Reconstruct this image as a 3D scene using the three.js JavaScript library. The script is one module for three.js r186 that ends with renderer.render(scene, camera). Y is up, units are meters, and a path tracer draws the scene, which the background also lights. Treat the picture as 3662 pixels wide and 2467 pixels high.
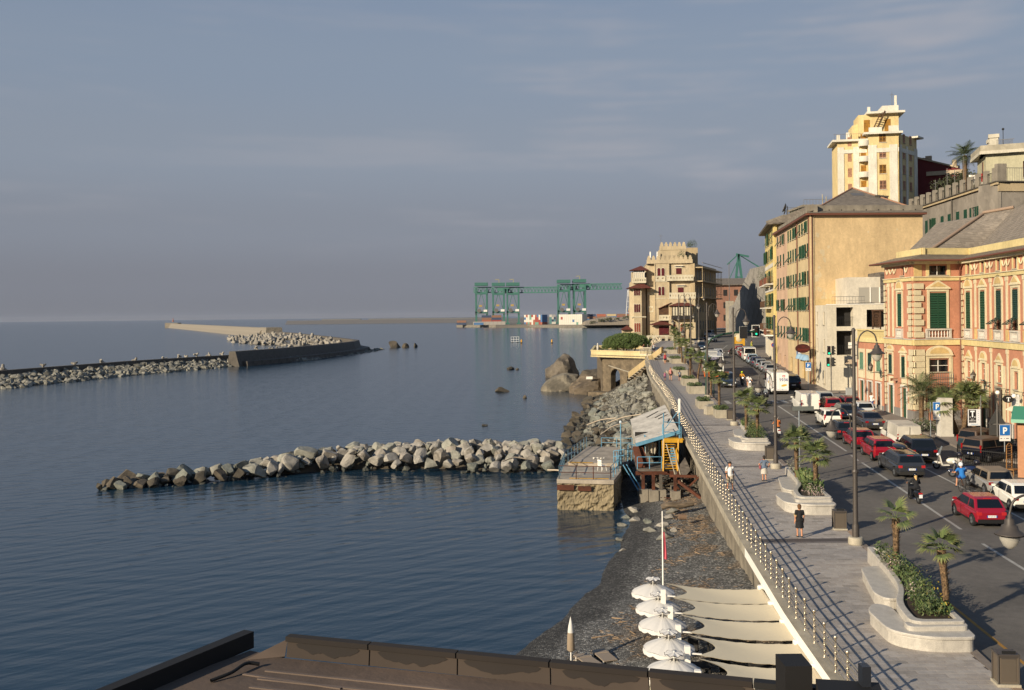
import * as THREE from 'three';
import { mergeGeometries } from 'three/addons/utils/BufferGeometryUtils.js';

// ---------- camera, sky, sun, exposure ----------
const scene = new THREE.Scene();
const camera = new THREE.PerspectiveCamera(38.22, 3662 / 2467, 0.5, 60000);
camera.position.set(0, 15, 0);
camera.rotation.set(0, 0, -0.0112);
camera.setViewOffset(3662, 2467, 0, 106, 3662, 2467);
const renderer = new THREE.WebGLRenderer();
renderer.toneMapping = THREE.LinearToneMapping;
renderer.toneMappingExposure = 1.34;
renderer.shadowMap.enabled = true;

let seed = 7;
const R = () => { seed = (seed * 1664525 + 1013904223) >>> 0; return seed / 4294967296; };
const rr = (a, b) => a + (b - a) * R();
const reseed = s => { seed = s >>> 0; R(); R(); };
function hash(x, y, s) { let h = (x * 374761393 + y * 668265263 + s * 2147483647) | 0; h = Math.imul(h ^ (h >>> 13), 1274126177); return ((h ^ (h >>> 16)) >>> 0) / 4294967296; }
function vn(x, y, p, s) {   // value noise with period p
  const xi = Math.floor(x), yi = Math.floor(y), fx = x - xi, fy = y - yi;
  const u = fx * fx * (3 - 2 * fx), v = fy * fy * (3 - 2 * fy), m = (a, q) => ((a % q) + q) % q;
  const a = hash(m(xi, p), m(yi, p), s), b = hash(m(xi + 1, p), m(yi, p), s), c = hash(m(xi, p), m(yi + 1, p), s), d = hash(m(xi + 1, p), m(yi + 1, p), s);
  return a + (b - a) * u + (c - a) * v + (a - b - c + d) * u * v;
}
function fbm(u, v, p, o, s) { let t = 0, a = 0.5, n = 0; for (let i = 0; i < o; i++) { t += a * vn(u * p, v * p, p, s + i); n += a; a *= 0.55; p *= 2; } return t / n; }
const sm = (a, b, x) => { x = Math.min(1, Math.max(0, (x - a) / (b - a))); return x * x * (3 - 2 * x); };
const lerp = (a, b, t) => a + (b - a) * t;

const SKY_GAIN = 0.87;
{
  const W = 2048, Hh = 1024, d = new Float32Array(W * Hh * 4);
  // linear sky colours by elevation (degrees), hazy morning over the sea
  const stops = [[-90, [.15, .155, .175]], [0, [.172, .180, .207]], [2, [.184, .195, .227]], [5, [.205, .226, .268]], [9, [.222, .257, .313]], [14, [.206, .254, .328]], [20, [.174, .23, .325]], [35, [.13, .2, .32]], [60, [.09, .16, .3]], [90, [.08, .145, .29]]];
  for (let j = 0; j < Hh; j++) {
    const el = ((j + .5) / Hh - .5) * 180;
    let k = 0; while (k < stops.length - 2 && el > stops[k + 1][0]) k++;
    const t = sm(0, 1, (el - stops[k][0]) / (stops[k + 1][0] - stops[k][0]));
    for (let i = 0; i < W; i++) {
      const az = ((i + .5) / W) * 360 - 90;           // 0 = straight ahead, positive to the right
      const a2 = ((az + 180) % 360 + 360) % 360 - 180;
      let c = [0, 1, 2].map(n => lerp(stops[k][1][n], stops[k + 1][1][n], t));
      // brighter air to the right of the view and around the low sun behind on the left
      const right = .5 + .5 * Math.cos((a2 - 60) * Math.PI / 180), sun = Math.max(0, Math.cos((a2 + 127) * Math.PI / 180));
      const b = .9 + .2 * right + .55 * sun * sun * Math.exp(-Math.max(0, el) / 25);
      c = c.map((x, n) => x * b * (1 + sun * [.12, .02, -.12][n] * Math.exp(-Math.max(0, el) / 18)));
      if (el > 1 && el < 60) {                          // thin streaks of high cloud
        const yy = el * (1 + .03 * Math.sin(az * .05));
        const x = (i + .5) / W;
        let n1 = fbm(x, yy / 60 % 1, 32, 5, 31), band = fbm(x, (yy / 36) % 1, 8, 3, 77), fine = fbm(x, yy / 12 % 1, 64, 4, 5);
        let m = sm(.52, .74, .5 * n1 + .28 * band + .24 * fine) * sm(2, 6, el) * (1 - .75 * sm(13, 22, el));
        m *= .35 + .75 * sm(-12, 18, a2 > 150 || a2 < -150 ? 0 : a2);
        const cl = [.345, .335, .36];
        c = c.map((v, n) => lerp(v, Math.max(v, cl[n] * b), m * .62));
      }
      const o = (j * W + i) * 4; d[o] = c[0]; d[o + 1] = c[1]; d[o + 2] = c[2]; d[o + 3] = 1;
    }
  }
  const t = new THREE.DataTexture(d, W, Hh, THREE.RGBAFormat, THREE.FloatType);
  t.mapping = THREE.EquirectangularReflectionMapping; t.magFilter = t.minFilter = THREE.LinearFilter; t.wrapS = THREE.RepeatWrapping; t.needsUpdate = true;
  scene.background = t; scene.environment = t; scene.backgroundIntensity = SKY_GAIN; scene.environmentIntensity = SKY_GAIN;
}
const SUN = new THREE.Vector3(-0.76 * .94, .342, 0.65 * .94).normalize();
const sun = new THREE.DirectionalLight(new THREE.Color(1, .86, .66), 5);
sun.position.copy(SUN).multiplyScalar(400).add(new THREE.Vector3(20, 0, -110));
sun.target.position.set(20, 0, -110); sun.castShadow = true; sun.shadow.mapSize.set(4096, 4096);
Object.assign(sun.shadow.camera, { left: -220, right: 220, top: 160, bottom: -160, near: 10, far: 900 });
scene.add(sun, sun.target);
scene.fog = new THREE.FogExp2(0x9aa0ad, 0.00001);

// ---------- helpers ----------
const V = (x, y, D) => new THREE.Vector3(x, y, -D);
const used = new Map();
function numbered(n) { const k = used.get(n) || 0; used.set(n, k + 1); return k ? n + '_' + String(k).padStart(3, '0') : n; }
function boxUV(g) {
  const p = g.attributes.position, n = p.count, uv = new Float32Array(n * 2), a = new THREE.Vector3(), b = new THREE.Vector3(), c = new THREE.Vector3();
  for (let i = 0; i < n; i += 3) {
    a.fromBufferAttribute(p, i); b.fromBufferAttribute(p, i + 1).sub(a); c.fromBufferAttribute(p, i + 2).sub(a); b.cross(c);
    const X = Math.abs(b.x), Y = Math.abs(b.y), Z = Math.abs(b.z);
    for (let k = i; k < i + 3; k++) {
      const x = p.getX(k), y = p.getY(k), z = p.getZ(k);
      if (Y >= X && Y >= Z) { uv[2 * k] = x; uv[2 * k + 1] = z; } else if (X >= Z) { uv[2 * k] = z; uv[2 * k + 1] = y; } else { uv[2 * k] = x; uv[2 * k + 1] = y; }
    }
  }
  g.setAttribute('uv', new THREE.BufferAttribute(uv, 2)); return g;
}
function fin(gs) {
  if (!Array.isArray(gs)) { if (gs.userData.done) return gs; gs = [gs]; }
  const col = gs.every(g => g.attributes.color);
  const a = gs.map(g => {
    if (g.userData.done && gs.length > 1) g = g.clone();
    const q = g.index ? g.toNonIndexed() : g;
    if (!q.attributes.normal) q.computeVertexNormals();
    for (const k of Object.keys(q.attributes)) if (!(k === 'position' || k === 'normal' || (k === 'color' && col) || (k === 'uv' && g.userData.keepUV))) q.deleteAttribute(k);
    return q;
  });
  const keep = gs.every(g => g.userData.keepUV);
  const m = a.length > 1 ? mergeGeometries(a) : a[0];
  if (!keep) boxUV(m); m.userData.done = true; return m;
}
function part(name, gs, mat, parent, M) {
  const m = new THREE.Mesh(fin(gs), mat); m.name = name; m.castShadow = m.receiveShadow = true;
  if (M) { M.decompose(m.position, m.quaternion, m.scale); }
  if (parent) parent.add(m); return m;
}
function group(name, x, y, D, turn = 0) { const o = new THREE.Group(); o.name = numbered(name); o.position.set(x, y, -D); o.rotation.y = turn; scene.add(o); return o; }
function tag(o, label, category, grp) { o.userData.label = label; o.userData.category = category; if (grp) o.userData.group = grp; return o; }
function one(name, gs, mat, label, category, grp) { const m = part(numbered(name), gs, mat, scene); return tag(m, label, category, grp); }
function struct(name, gs, mat) { const m = part(numbered(name), gs, mat, scene); m.userData.kind = 'structure'; return m; }
function copyOf(o, x, y, D, turn, label) { const c = o.clone(); c.name = numbered(o.name.replace(/_\d{3}$/, '')); c.position.set(x, y, -D); c.rotation.y = turn; c.userData = { ...o.userData }; if (label) c.userData.label = label; scene.add(c); return c; }

const box = (x0, x1, y0, y1, z0, z1) => new THREE.BoxGeometry(Math.abs(x1 - x0), Math.abs(y1 - y0), Math.abs(z1 - z0)).translate((x0 + x1) / 2, (y0 + y1) / 2, (z0 + z1) / 2);
const cb = (x, y, z, w, h, d) => new THREE.BoxGeometry(w, h, d).translate(x, y, z);
function beam(a, b, w, h = w) {   // square bar between two points
  const d = b.clone().sub(a), L = d.length(), g = new THREE.BoxGeometry(w, h, L);
  const m = new THREE.Matrix4().lookAt(a, b, Math.abs(d.y) > .999 * L ? new THREE.Vector3(1, 0, 0) : new THREE.Vector3(0, 1, 0));
  g.applyMatrix4(m); return g.translate((a.x + b.x) / 2, (a.y + b.y) / 2, (a.z + b.z) / 2);
}
function rod(a, b, r0, r1 = r0, n = 8) {
  const d = b.clone().sub(a), L = d.length(), g = new THREE.CylinderGeometry(r1, r0, L, n, 1);
  g.applyQuaternion(new THREE.Quaternion().setFromUnitVectors(new THREE.Vector3(0, 1, 0), d.normalize()));
  return g.translate((a.x + b.x) / 2, (a.y + b.y) / 2, (a.z + b.z) / 2);
}
const P3 = (x, y, z) => new THREE.Vector3(x, y, z);
function tube(pts, r, n = 8, seg) { return new THREE.TubeGeometry(new THREE.CatmullRomCurve3(pts), seg || pts.length * 4, r, n); }
const lathe = (pr, n = 12) => new THREE.LatheGeometry(pr.map(p => new THREE.Vector2(p[0], p[1])), n);
const cyl = (x, y0, y1, z, r0, r1 = r0, n = 12) => new THREE.CylinderGeometry(r1, r0, y1 - y0, n).translate(x, (y0 + y1) / 2, z);
function prism(pts, y0, y1) {    // footprint of [x, z] pairs
  const s = new THREE.Shape(pts.map(p => new THREE.Vector2(p[0], -p[1])));
  return new THREE.ExtrudeGeometry(s, { depth: y1 - y0, bevelEnabled: false, curveSegments: 8 }).rotateX(-Math.PI / 2).translate(0, y0, 0);
}
function tris(list) { const g = new THREE.BufferGeometry(); g.setAttribute('position', new THREE.BufferAttribute(new Float32Array(list), 3)); g.computeVertexNormals(); return g; }
function quads(qs) { const l = []; for (const [a, b, c, d] of qs) for (const v of [a, b, c, a, c, d]) l.push(v.x, v.y, v.z); return tris(l); }
function slabQuad(a, b, c, d, t) {  // quad with thickness below
  const n = b.clone().sub(a).cross(d.clone().sub(a)).normalize().multiplyScalar(t), e = [a, b, c, d].map(v => v.clone().sub(n));
  return quads([[a, b, c, d], [e[3], e[2], e[1], e[0]], [a, e[0], e[1], b], [b, e[1], e[2], c], [c, e[2], e[3], d], [d, e[3], e[0], a]]);
}
function gridSurf(nu, nv, f, smooth = true) {
  const pos = [], idx = [];
  for (let j = 0; j <= nv; j++) for (let i = 0; i <= nu; i++) { const v = f(i / nu, j / nv); pos.push(v.x, v.y, v.z); }
  for (let j = 0; j < nv; j++) for (let i = 0; i < nu; i++) { const a = j * (nu + 1) + i, b = a + 1, c = a + nu + 1, d = c + 1; idx.push(a, b, d, a, d, c); }
  let g = new THREE.BufferGeometry(); g.setAttribute('position', new THREE.Float32BufferAttribute(pos, 3)); g.setIndex(idx);
  if (!smooth) g = g.toNonIndexed(); g.computeVertexNormals(); return g;
}
function holed(w, h, holes, depth, x0 = 0, y0 = 0) {   // wall with openings; front face on z = 0
  const s = new THREE.Shape([[x0, y0], [x0 + w, y0], [x0 + w, y0 + h], [x0, y0 + h]].map(p => new THREE.Vector2(...p)));
  for (const q of holes) { const p = new THREE.Path((q.pts || [[q[0], q[1]], [q[0], q[3]], [q[2], q[3]], [q[2], q[1]]]).map(p => new THREE.Vector2(...p))); s.holes.push(p); }
  return new THREE.ExtrudeGeometry(s, { depth, bevelEnabled: false }).translate(0, 0, -depth);
}
const archPts = (x0, x1, y0, ys, n = 8, k = 1) => { const p = [[x0, y0], [x0, ys]], r = (x1 - x0) / 2; for (let i = 1; i < n; i++) { const a = Math.PI * (1 - i / n); p.push([(x0 + x1) / 2 + r * Math.cos(a), ys + r * k * Math.sin(a)]); } p.push([x1, ys], [x1, y0]); return p; };
function shape(pts, depth, z = 0) { return new THREE.ExtrudeGeometry(new THREE.Shape(pts.map(p => new THREE.Vector2(...p))), { depth, bevelEnabled: false }).translate(0, 0, z); }
// frame of a facade: A to B from left to right seen from outside; x along, y up, z outward; relative to a group at (gx, gy, gD)
function frame(A, B, y0, o) {
  const th = Math.atan2(B[1] - A[1], B[0] - A[0]);
  const m = new THREE.Matrix4().makeRotationY(th); m.setPosition(A[0], y0, -A[1]);
  if (o) m.premultiply(new THREE.Matrix4().makeTranslation(-o.position.x, -o.position.y, -o.position.z));
  m.L = Math.hypot(B[0] - A[0], B[1] - A[1]); return m;
}
const at = (M, x, y, z) => M.clone().multiply(new THREE.Matrix4().makeTranslation(x, y, z));
const atR = (M, x, y, z, rx, ry, rz = 0) => at(M, x, y, z).multiply(new THREE.Matrix4().makeRotationFromEuler(new THREE.Euler(rx, ry, rz)));

// ---------- textures (tone only: multiplied with the colour) ----------
function tex(n, tile, fn, srgb = true) {
  const d = new Uint8Array(n * n * 4);
  for (let j = 0; j < n; j++) for (let i = 0; i < n; i++) { const c = fn((i + .5) / n, (j + .5) / n), o = (j * n + i) * 4; for (let k = 0; k < 3; k++) d[o + k] = Math.max(0, Math.min(255, 255 * (c.length ? c[k] : c))); d[o + 3] = 255; }
  const t = new THREE.DataTexture(d, n, n); t.wrapS = t.wrapT = THREE.RepeatWrapping; t.magFilter = THREE.LinearFilter; t.minFilter = THREE.LinearMipmapLinearFilter; t.generateMipmaps = true;
  if (srgb) t.colorSpace = THREE.SRGBColorSpace; t.repeat.set(1 / tile, 1 / tile); t.needsUpdate = true; return t;
}
const T = {};
T.plaster = tex(512, 9, (u, v) => { const n = fbm(u, v, 4, 6, 1), f = fbm(u, v, 64, 2, 9), st = fbm(u, v * .25, 32, 3, 12); return .84 + .13 * (n - .5) + .08 * (f - .5) + .1 * (st - .5); });
T.old = tex(512, 11, (u, v) => { const n = fbm(u, v, 5, 6, 21), st = fbm(u, v * .2, 24, 4, 22), p = sm(.56, .62, fbm(u, v, 9, 5, 25)); return Math.min(1, .82 + .26 * (n - .5) + .12 * (st - .5) + .06 * p); });
T.concrete = tex(512, 5, (u, v) => { const n = fbm(u, v, 4, 6, 41), st = fbm(u, v * .3, 16, 3, 42), f = vn(u * 256, v * 256, 256, 43); return .78 + .34 * (n - .5) + .16 * (st - .5) + .1 * (f - .5); });
T.rock = tex(512, 2.6, (u, v) => { const n = fbm(u, v, 4, 7, 51), w = Math.abs(Math.sin((v * 6 + 2.5 * fbm(u, v, 3, 4, 52)) * Math.PI * 2)); return .74 + .5 * (n - .5) + .05 * (w - .5); });
T.asphalt = tex(1024, 14, (u, v) => { const n = fbm(u, v, 5, 5, 61), f = hash(u * 1024 | 0, v * 1024 | 0, 62), s = fbm(u, v, 60, 2, 63); return .76 + .22 * (n - .5) + .14 * (f - .5) + .1 * (s - .5); });
T.granite = tex(512, 1.5, (u, v) => { const f = vn(u * 200, v * 200, 200, 71), n = fbm(u, v, 6, 4, 72); return .82 + .24 * (f - .5) + .14 * (n - .5); });
T.wood = tex(512, 2.5, (u, v) => { const n = fbm(u * .12, v, 60, 3, 81), k = fbm(u, v, 5, 3, 82); return .72 + .5 * (n - .5) + .2 * (k - .5); });
T.slate = tex(512, 6, (u, v) => { const r = Math.floor(v * 24), o = hash(r, 3, 91), c = Math.floor(u * 14 + o), t = hash(c, r, 92), e = (v * 24 % 1); return   .76 + .15 * t + .12 * (fbm(u, v, 30, 3, 93) - .5) - (e < .12 ? .08 : 0); });
function voro(u, v, p, s) { const x = u * p, y = v * p, xi = Math.floor(x), yi = Math.floor(y); let d1 = 9, d2 = 9, id = 0; for (let a = -1; a < 2; a++) for (let b = -1; b < 2; b++) { const cx = ((xi + a) % p + p) % p, cy = ((yi + b) % p + p) % p; const dx = xi + a + hash(cx, cy, s) - x, dy = yi + b + hash(cx, cy, s + 1) - y, d = dx * dx + dy * dy; if (d < d1) { d2 = d1; d1 = d; id = hash(cx, cy, s + 2); } else if (d < d2) d2 = d; } return [Math.sqrt(d1), Math.sqrt(d2), id]; }
T.pebble = tex(1024, 5, (u, v) => { const q = voro(u, v, 56, 5), w = voro(u, v, 26, 15), n = fbm(u, v, 4, 4, 7); const t = .5 + .42 * q[2] * q[2] + .12 * (w[2] - .5) + .3 * (n - .5) - .2 * (1 - Math.min(1, (q[1] - q[0]) * 4)); const g = q[2] > .93 ? .3 : 0; return [t + g, t + g * .98, t + g * .92]; });
T.pebbleB = tex(1024, 5, (u, v) => { const q = voro(u, v, 56, 5); return Math.min(1, (q[1] - q[0]) * 1.6); }, false);
T.bark = tex(256, 1, (u, v) => .65 + .7 * (fbm(u, v, 24, 3, 95) - .5));
T.bump = tex(512, 1.2, (u, v) => fbm(u, v, 8, 5, 99), false);
// water: sum of wave trains that tile
function waveField(n, comps) { const h = new Float32Array(n * n); for (const [kx, ky, a, ph] of comps) for (let j = 0; j < n; j++) for (let i = 0; i < n; i++) h[j * n + i] += a * Math.sin(2 * Math.PI * (kx * i + ky * j) / n + ph); return h; }
function waveComps(count, kmin, kmax, dir, spread, pow) { const c = []; for (let i = 0; i < count; i++) { const k = kmin * Math.pow(kmax / kmin, i / count), a = dir + (R() + R() - 1) * spread; const kx = Math.round(k * Math.cos(a)), ky = Math.round(k * Math.sin(a)); if (kx || ky) c.push([kx, ky, Math.pow(k, -pow), R() * 6.28]); } return c; }
{
  reseed(3);
  const n = 512, h = waveField(n, waveComps(70, 5, 110, 1.15, .9, 1.25)), d = new Uint8Array(n * n * 4); const S = 46;
  // slopes in texture units: scaled to about 0.1 at most
  let mx = 0; const gx = new Float32Array(n * n), gy = new Float32Array(n * n);
  for (let j = 0; j < n; j++) for (let i = 0; i < n; i++) { const o = j * n + i; gx[o] = h[j * n + (i + 1) % n] - h[j * n + (i + n - 1) % n]; gy[o] = h[((j + 1) % n) * n + i] - h[((j + n - 1) % n) * n + i]; mx += gx[o] ** 2 + gy[o] ** 2; }
  const k = .16 / Math.sqrt(mx / n / n);
  for (let o = 0; o < n * n; o++) { const x = -gx[o] * k, y = -gy[o] * k, l = 1 / Math.hypot(x, y, 1); d[o * 4] = 127.5 + 127.5 * x * l; d[o * 4 + 1] = 127.5 + 127.5 * y * l; d[o * 4 + 2] = 127.5 + 127.5 * l; d[o * 4 + 3] = 255; }
  const t = new THREE.DataTexture(d, n, n); t.wrapS = t.wrapT = THREE.RepeatWrapping; t.magFilter = THREE.LinearFilter; t.repeat.set(1 / 12, 1 / 12); t.needsUpdate = true; T.waterN = t;
  const h2 = waveField(512, waveComps(50, 3, 60, 1.45, 1.1, 1.1)); let m2 = 0; for (const x of h2) m2 = Math.max(m2, Math.abs(x));
  T.waterB = tex(512, 61, (u, v) => .5 + .5 * h2[Math.floor(v * 512) * 512 + Math.floor(u * 512)] / m2, false);
}

// ---------- materials ----------
function M(color, o = {}) {
  const { rough = .85, metal = 0, ...rest } = o, C = o.phys ? THREE.MeshPhysicalMaterial : THREE.MeshStandardMaterial; delete rest.phys;
  return new C({ color: Array.isArray(color) ? new THREE.Color().setRGB(...color) : color, roughness: rough, metalness: metal, ...rest });
}
const pl = (c, o = {}) => M(c, { map: T.plaster, bumpMap: T.bump, bumpScale: .006, ...o });
const X = {
  asphalt: M(0x7a746c, { map: T.asphalt, rough: .9, bumpMap: T.bump, bumpScale: .004 }), mark: M(0xc9c6bd, { map: T.asphalt, rough: .8 }), markYellow: M(0xc9943a, { map: T.asphalt }),
  pave: M(0x9a8f84, { map: T.granite, rough: .75 }), paveDark: M(0x5f5650, { map: T.granite, rough: .75 }),
  granite: M(0xd2cbbe, { map: T.granite, rough: .5 }), conc: M(0xa79d8c, { map: T.concrete, bumpMap: T.bump, bumpScale: .01 }), concLight: M(0xc9bfa9, { map: T.concrete, bumpMap: T.bump, bumpScale: .006 }), concDark: M(0x6d665c, { map: T.concrete, bumpMap: T.bump, bumpScale: .015 }),
  white: M(0xe6e2d8, { rough: .6 }), whiteWall: pl(0xe9e3d5), glass: M(0x0d1013, { rough: .05, metal: 0 }), darkGlass: M(0x15181b, { rough: .08 }), black: M(0x141414, { rough: .6 }), soft: M(0x23211f, { rough: .9 }),
  steel: M(0xc6b9a2, { rough: .3, metal: .85 }), grey: M(0x6d6a66, { rough: .55, metal: .4 }), lamp: M(0x4d4742, { rough: .5, metal: .3 }), chrome: M(0xd0d0d0, { rough: .15, metal: 1 }),
  green: M(0x16402c, { rough: .6 }), greenD: M(0x17352c, { rough: .6 }), wood: M(0x6b4a30, { map: T.wood }), greyWood: M(0x857c72, { map: T.wood }), rust: M(0x6b3a22, { map: T.rock, rough: .9 }), blueP: M(0x6aa5c4, { map: T.plaster, rough: .6 }), yellowP: M(0xdda51c, { map: T.plaster, rough: .6 }),
  slate: M(0x9c9183, { map: T.slate, rough: .85 }), slateD: M(0x867b6c, { map: T.slate, rough: .85 }), copper: M(0x6a4030, { rough: .6 }), soil: M(0x4a3826, { map: T.rock }),
  trunk: M(0x8a6a4a, { map: T.bark, rough: .95 }), skin: M(0xc98f6c, { rough: .6 }), rubber: M(0x18181a, { rough: .85 }),
};
// street heights: promenade level by distance along the coast
const gH = D => D < 49 ? 3.8 - (49 - D) * .01 : D < 200 ? 3.8 + .0326 * (D - 49) : 8.72 + .017 * (D - 200);
const poly = pts => D => { if (D <= pts[0][1]) { const [a, b] = pts; return a[0] + (b[0] - a[0]) * (D - a[1]) / (b[1] - a[1]); } for (let i = 1; i < pts.length; i++) if (D <= pts[i][1] || i === pts.length - 1) { const a = pts[i - 1], b = pts[i]; return a[0] + (b[0] - a[0]) * (D - a[1]) / (b[1] - a[1]); } };
const RAIL = [[9.8, 22], [10.02, 30], [10.39, 36.8], [10.95, 43.2], [11.95, 54.9], [13.5, 72.1], [15.1, 90.2], [16.6, 104.7], [17.75, 119.5], [18.45, 130], [19.5, 141.7], [22.0, 163], [25.3, 186], [28.6, 202], [32.1, 216.3]];
const KERB = [[14.9, 22], [15.3, 32.3], [15.85, 36.9], [17.0, 48.6], [18.1, 58.5], [19.5, 75.5], [20.75, 89.7], [21.7, 105.6], [23.6, 126], [24.6, 134.5], [28.5, 165], [32.4, 184.8], [36.6, 198.4], [40.7, 211.5], [42.6, 220.5]];
const railX = poly(RAIL), kerbX = poly(KERB);
const dirAt = (f, D) => { const d = (f(D + 2) - f(D - 2)) / 4; return Math.atan(d); };   // heading to the right of straight ahead
// ---------- foliage ----------
const LEAF = M(0xffffff, { vertexColors: true, rough: .75, side: THREE.DoubleSide, phys: true, transmission: .18, thickness: 0 });
// many small leaves spread through ellipsoids [x, y, z, rx, ry, rz]
function leafMass(blobs, n, size, sd, cols = [[.05, .085, .025], [.075, .11, .035], [.035, .06, .022], [.1, .12, .045]], narrow = .55) {
  reseed(sd * 7919 + 13); const pos = [], col = [], vols = blobs.map(b => b[3] * b[4] * b[5]), tot = vols.reduce((a, b) => a + b, 0), e = new THREE.Euler(), m = new THREE.Matrix4(), v = new THREE.Vector3();
  blobs.forEach((b, bi) => { const k = Math.max(4, Math.round(n * Math.pow(vols[bi], .67) / vols.map(x => Math.pow(x, .67)).reduce((a, c) => a + c, 0)));
    for (let i = 0; i < k; i++) {
      const u = rr(-1, 1), a = rr(0, 6.283), r = Math.pow(R(), .38) * rr(.82, 1.08), s = Math.sqrt(1 - u * u), d = new THREE.Vector3(s * Math.cos(a), u, s * Math.sin(a));
      const c = new THREE.Vector3(b[0] + d.x * b[3] * r, b[1] + d.y * b[4] * r, b[2] + d.z * b[5] * r), L = size * rr(.6, 1.4);
      e.set(rr(-1.2, 1.2), rr(0, 6.28), rr(-1.2, 1.2)); m.makeRotationFromEuler(e); const cc = cols[R() * cols.length | 0], t = rr(.75, 1.25);
      for (const [x, y, z] of [[-.5, 0, 0], [0, 0, -narrow * .5], [.5, .12, 0], [-.5, 0, 0], [.5, .12, 0], [0, 0, narrow * .5]]) { v.set(x * L, y * L, z * L).applyMatrix4(m).add(c); pos.push(v.x, v.y, v.z); col.push(cc[0] * t, cc[1] * t, cc[2] * t); }
    } });
  const g = tris(pos); g.setAttribute('color', new THREE.Float32BufferAttribute(col, 3)); return g;
}

// ================= SETTING =================
{
  const sea = M([.010, .031, .054], { rough: .15, phys: true, ior: 1.33, normalMap: T.waterN, bumpMap: T.waterB, bumpScale: .05 });
  sea.normalScale.set(.24, .24);
  const s = struct('sea', quads([[V(-12000, 0, -300), V(12000, 0, -300), V(12000, 0, 15000), V(-12000, 0, 15000)]]), sea);
}
const SHORE = [[-9, 20], [-5, 34], [.24, 44.5], [2.4, 48.9], [4.4, 55.2], [6.3, 62.2], [8.2, 71.3], [8.6, 78], [9, 85], [8, 96], [7.2, 119], [9.8, 144], [13.5, 169], [17.6, 200], [22, 215], [24, 240], [24, 320]];
const shoreX = poly(SHORE);
const beachY = (x, D) => {
  const s = x - shoreX(D), n = fbm(x / 40 + .5, D / 40, 12, 4, 301) - .5;
  const rocky = sm(86, 104, D), w = Math.max(.5, railX(D) + .6 - shoreX(D));
  const flat = s < 0 ? s * .28 : Math.min(1.35, .13 * s + .06 * s * Math.exp(-s * .3) + .25 * sm(3, 7, s) * .4);
  const rise = s < 0 ? s * .4 : s / w * (gH(D) - 2.3 - .6);
  return lerp(flat, rise, rocky) + n * (.22 + .5 * rocky);
};
{
  const mk = (D0, D1, nv, nu, over) => { const g = gridSurf(nu, nv, (a, b) => { const D = lerp(D0, D1, b), x0 = shoreX(D) - 9, x1 = railX(D) + over, x = lerp(x0, x1, a); return V(x, beachY(x, D), D); }); return g; };
  const g = mk(18, 104, 150, 60, 1.6), p = g.attributes.position, c = new Float32Array(p.count * 3), col = new THREE.Color();
  for (let i = 0; i < p.count; i++) {
    const x = p.getX(i), D = -p.getZ(i), s = x - shoreX(D), n = fbm(x / 30 + 2, D / 30, 16, 5, 88), wet = 1 - sm(.9, 3.2, s + (n - .5) * 2.2), weed = sm(.5, .62, n) * sm(3, 6, s) * .8;
    col.setRGB(.36, .35, .32).lerp(new THREE.Color().setRGB(.36, .27, .18), weed).multiplyScalar(1 - .66 * wet);
    c.set([col.r, col.g, col.b], i * 3);
  }
  g.setAttribute('color', new THREE.BufferAttribute(c, 3));
  struct('beach', g, M(0xffffff, { map: T.pebble, bumpMap: T.pebbleB, bumpScale: .03, vertexColors: true, rough: .9 }));
  struct('rocky_shore', mk(104, 200, 50, 24, 1.5), M([.12, .105, .085], { map: T.rock, bumpMap: T.bump, bumpScale: .05 }));
  // driftwood chips and dry weed over the shingle
  reseed(44); const n = 2000, im = new THREE.InstancedMesh(new THREE.BoxGeometry(1, .6, .35).scale(.3, .03, .05), M(0xffffff, { rough: .95 }), n), m = new THREE.Matrix4(), q = new THREE.Quaternion(), e = new THREE.Euler(), cc = new THREE.Color();
  for (let i = 0; i < n; i++) {
    let x, D, w; do { D = rr(40, 80); x = shoreX(D) + 3 + R() * (railX(D) - shoreX(D) - 3); w = fbm(x / 30 + 2, D / 30, 16, 5, 88); } while (R() > sm(.44, .6, w) + .06);
    e.set(rr(-.2, .2), rr(0, 6.28), rr(-.2, .2)); const s = rr(.25, 1.1) * (R() < .05 ? 2.6 : 1); m.compose(V(x, beachY(x, D) + .012, D), q.setFromEuler(e), new THREE.Vector3(s, s, s)); im.setMatrixAt(i, m);
    im.setColorAt(i, cc.setRGB(.26, .18, .11).multiplyScalar(rr(.5, 1.3)));
  }
  im.name = 'driftwood_litter'; im.userData = { kind: 'stuff', label: 'brown driftwood chips and dry weed strewn over the shingle beach', category: 'driftwood' }; scene.add(im);
}
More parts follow.
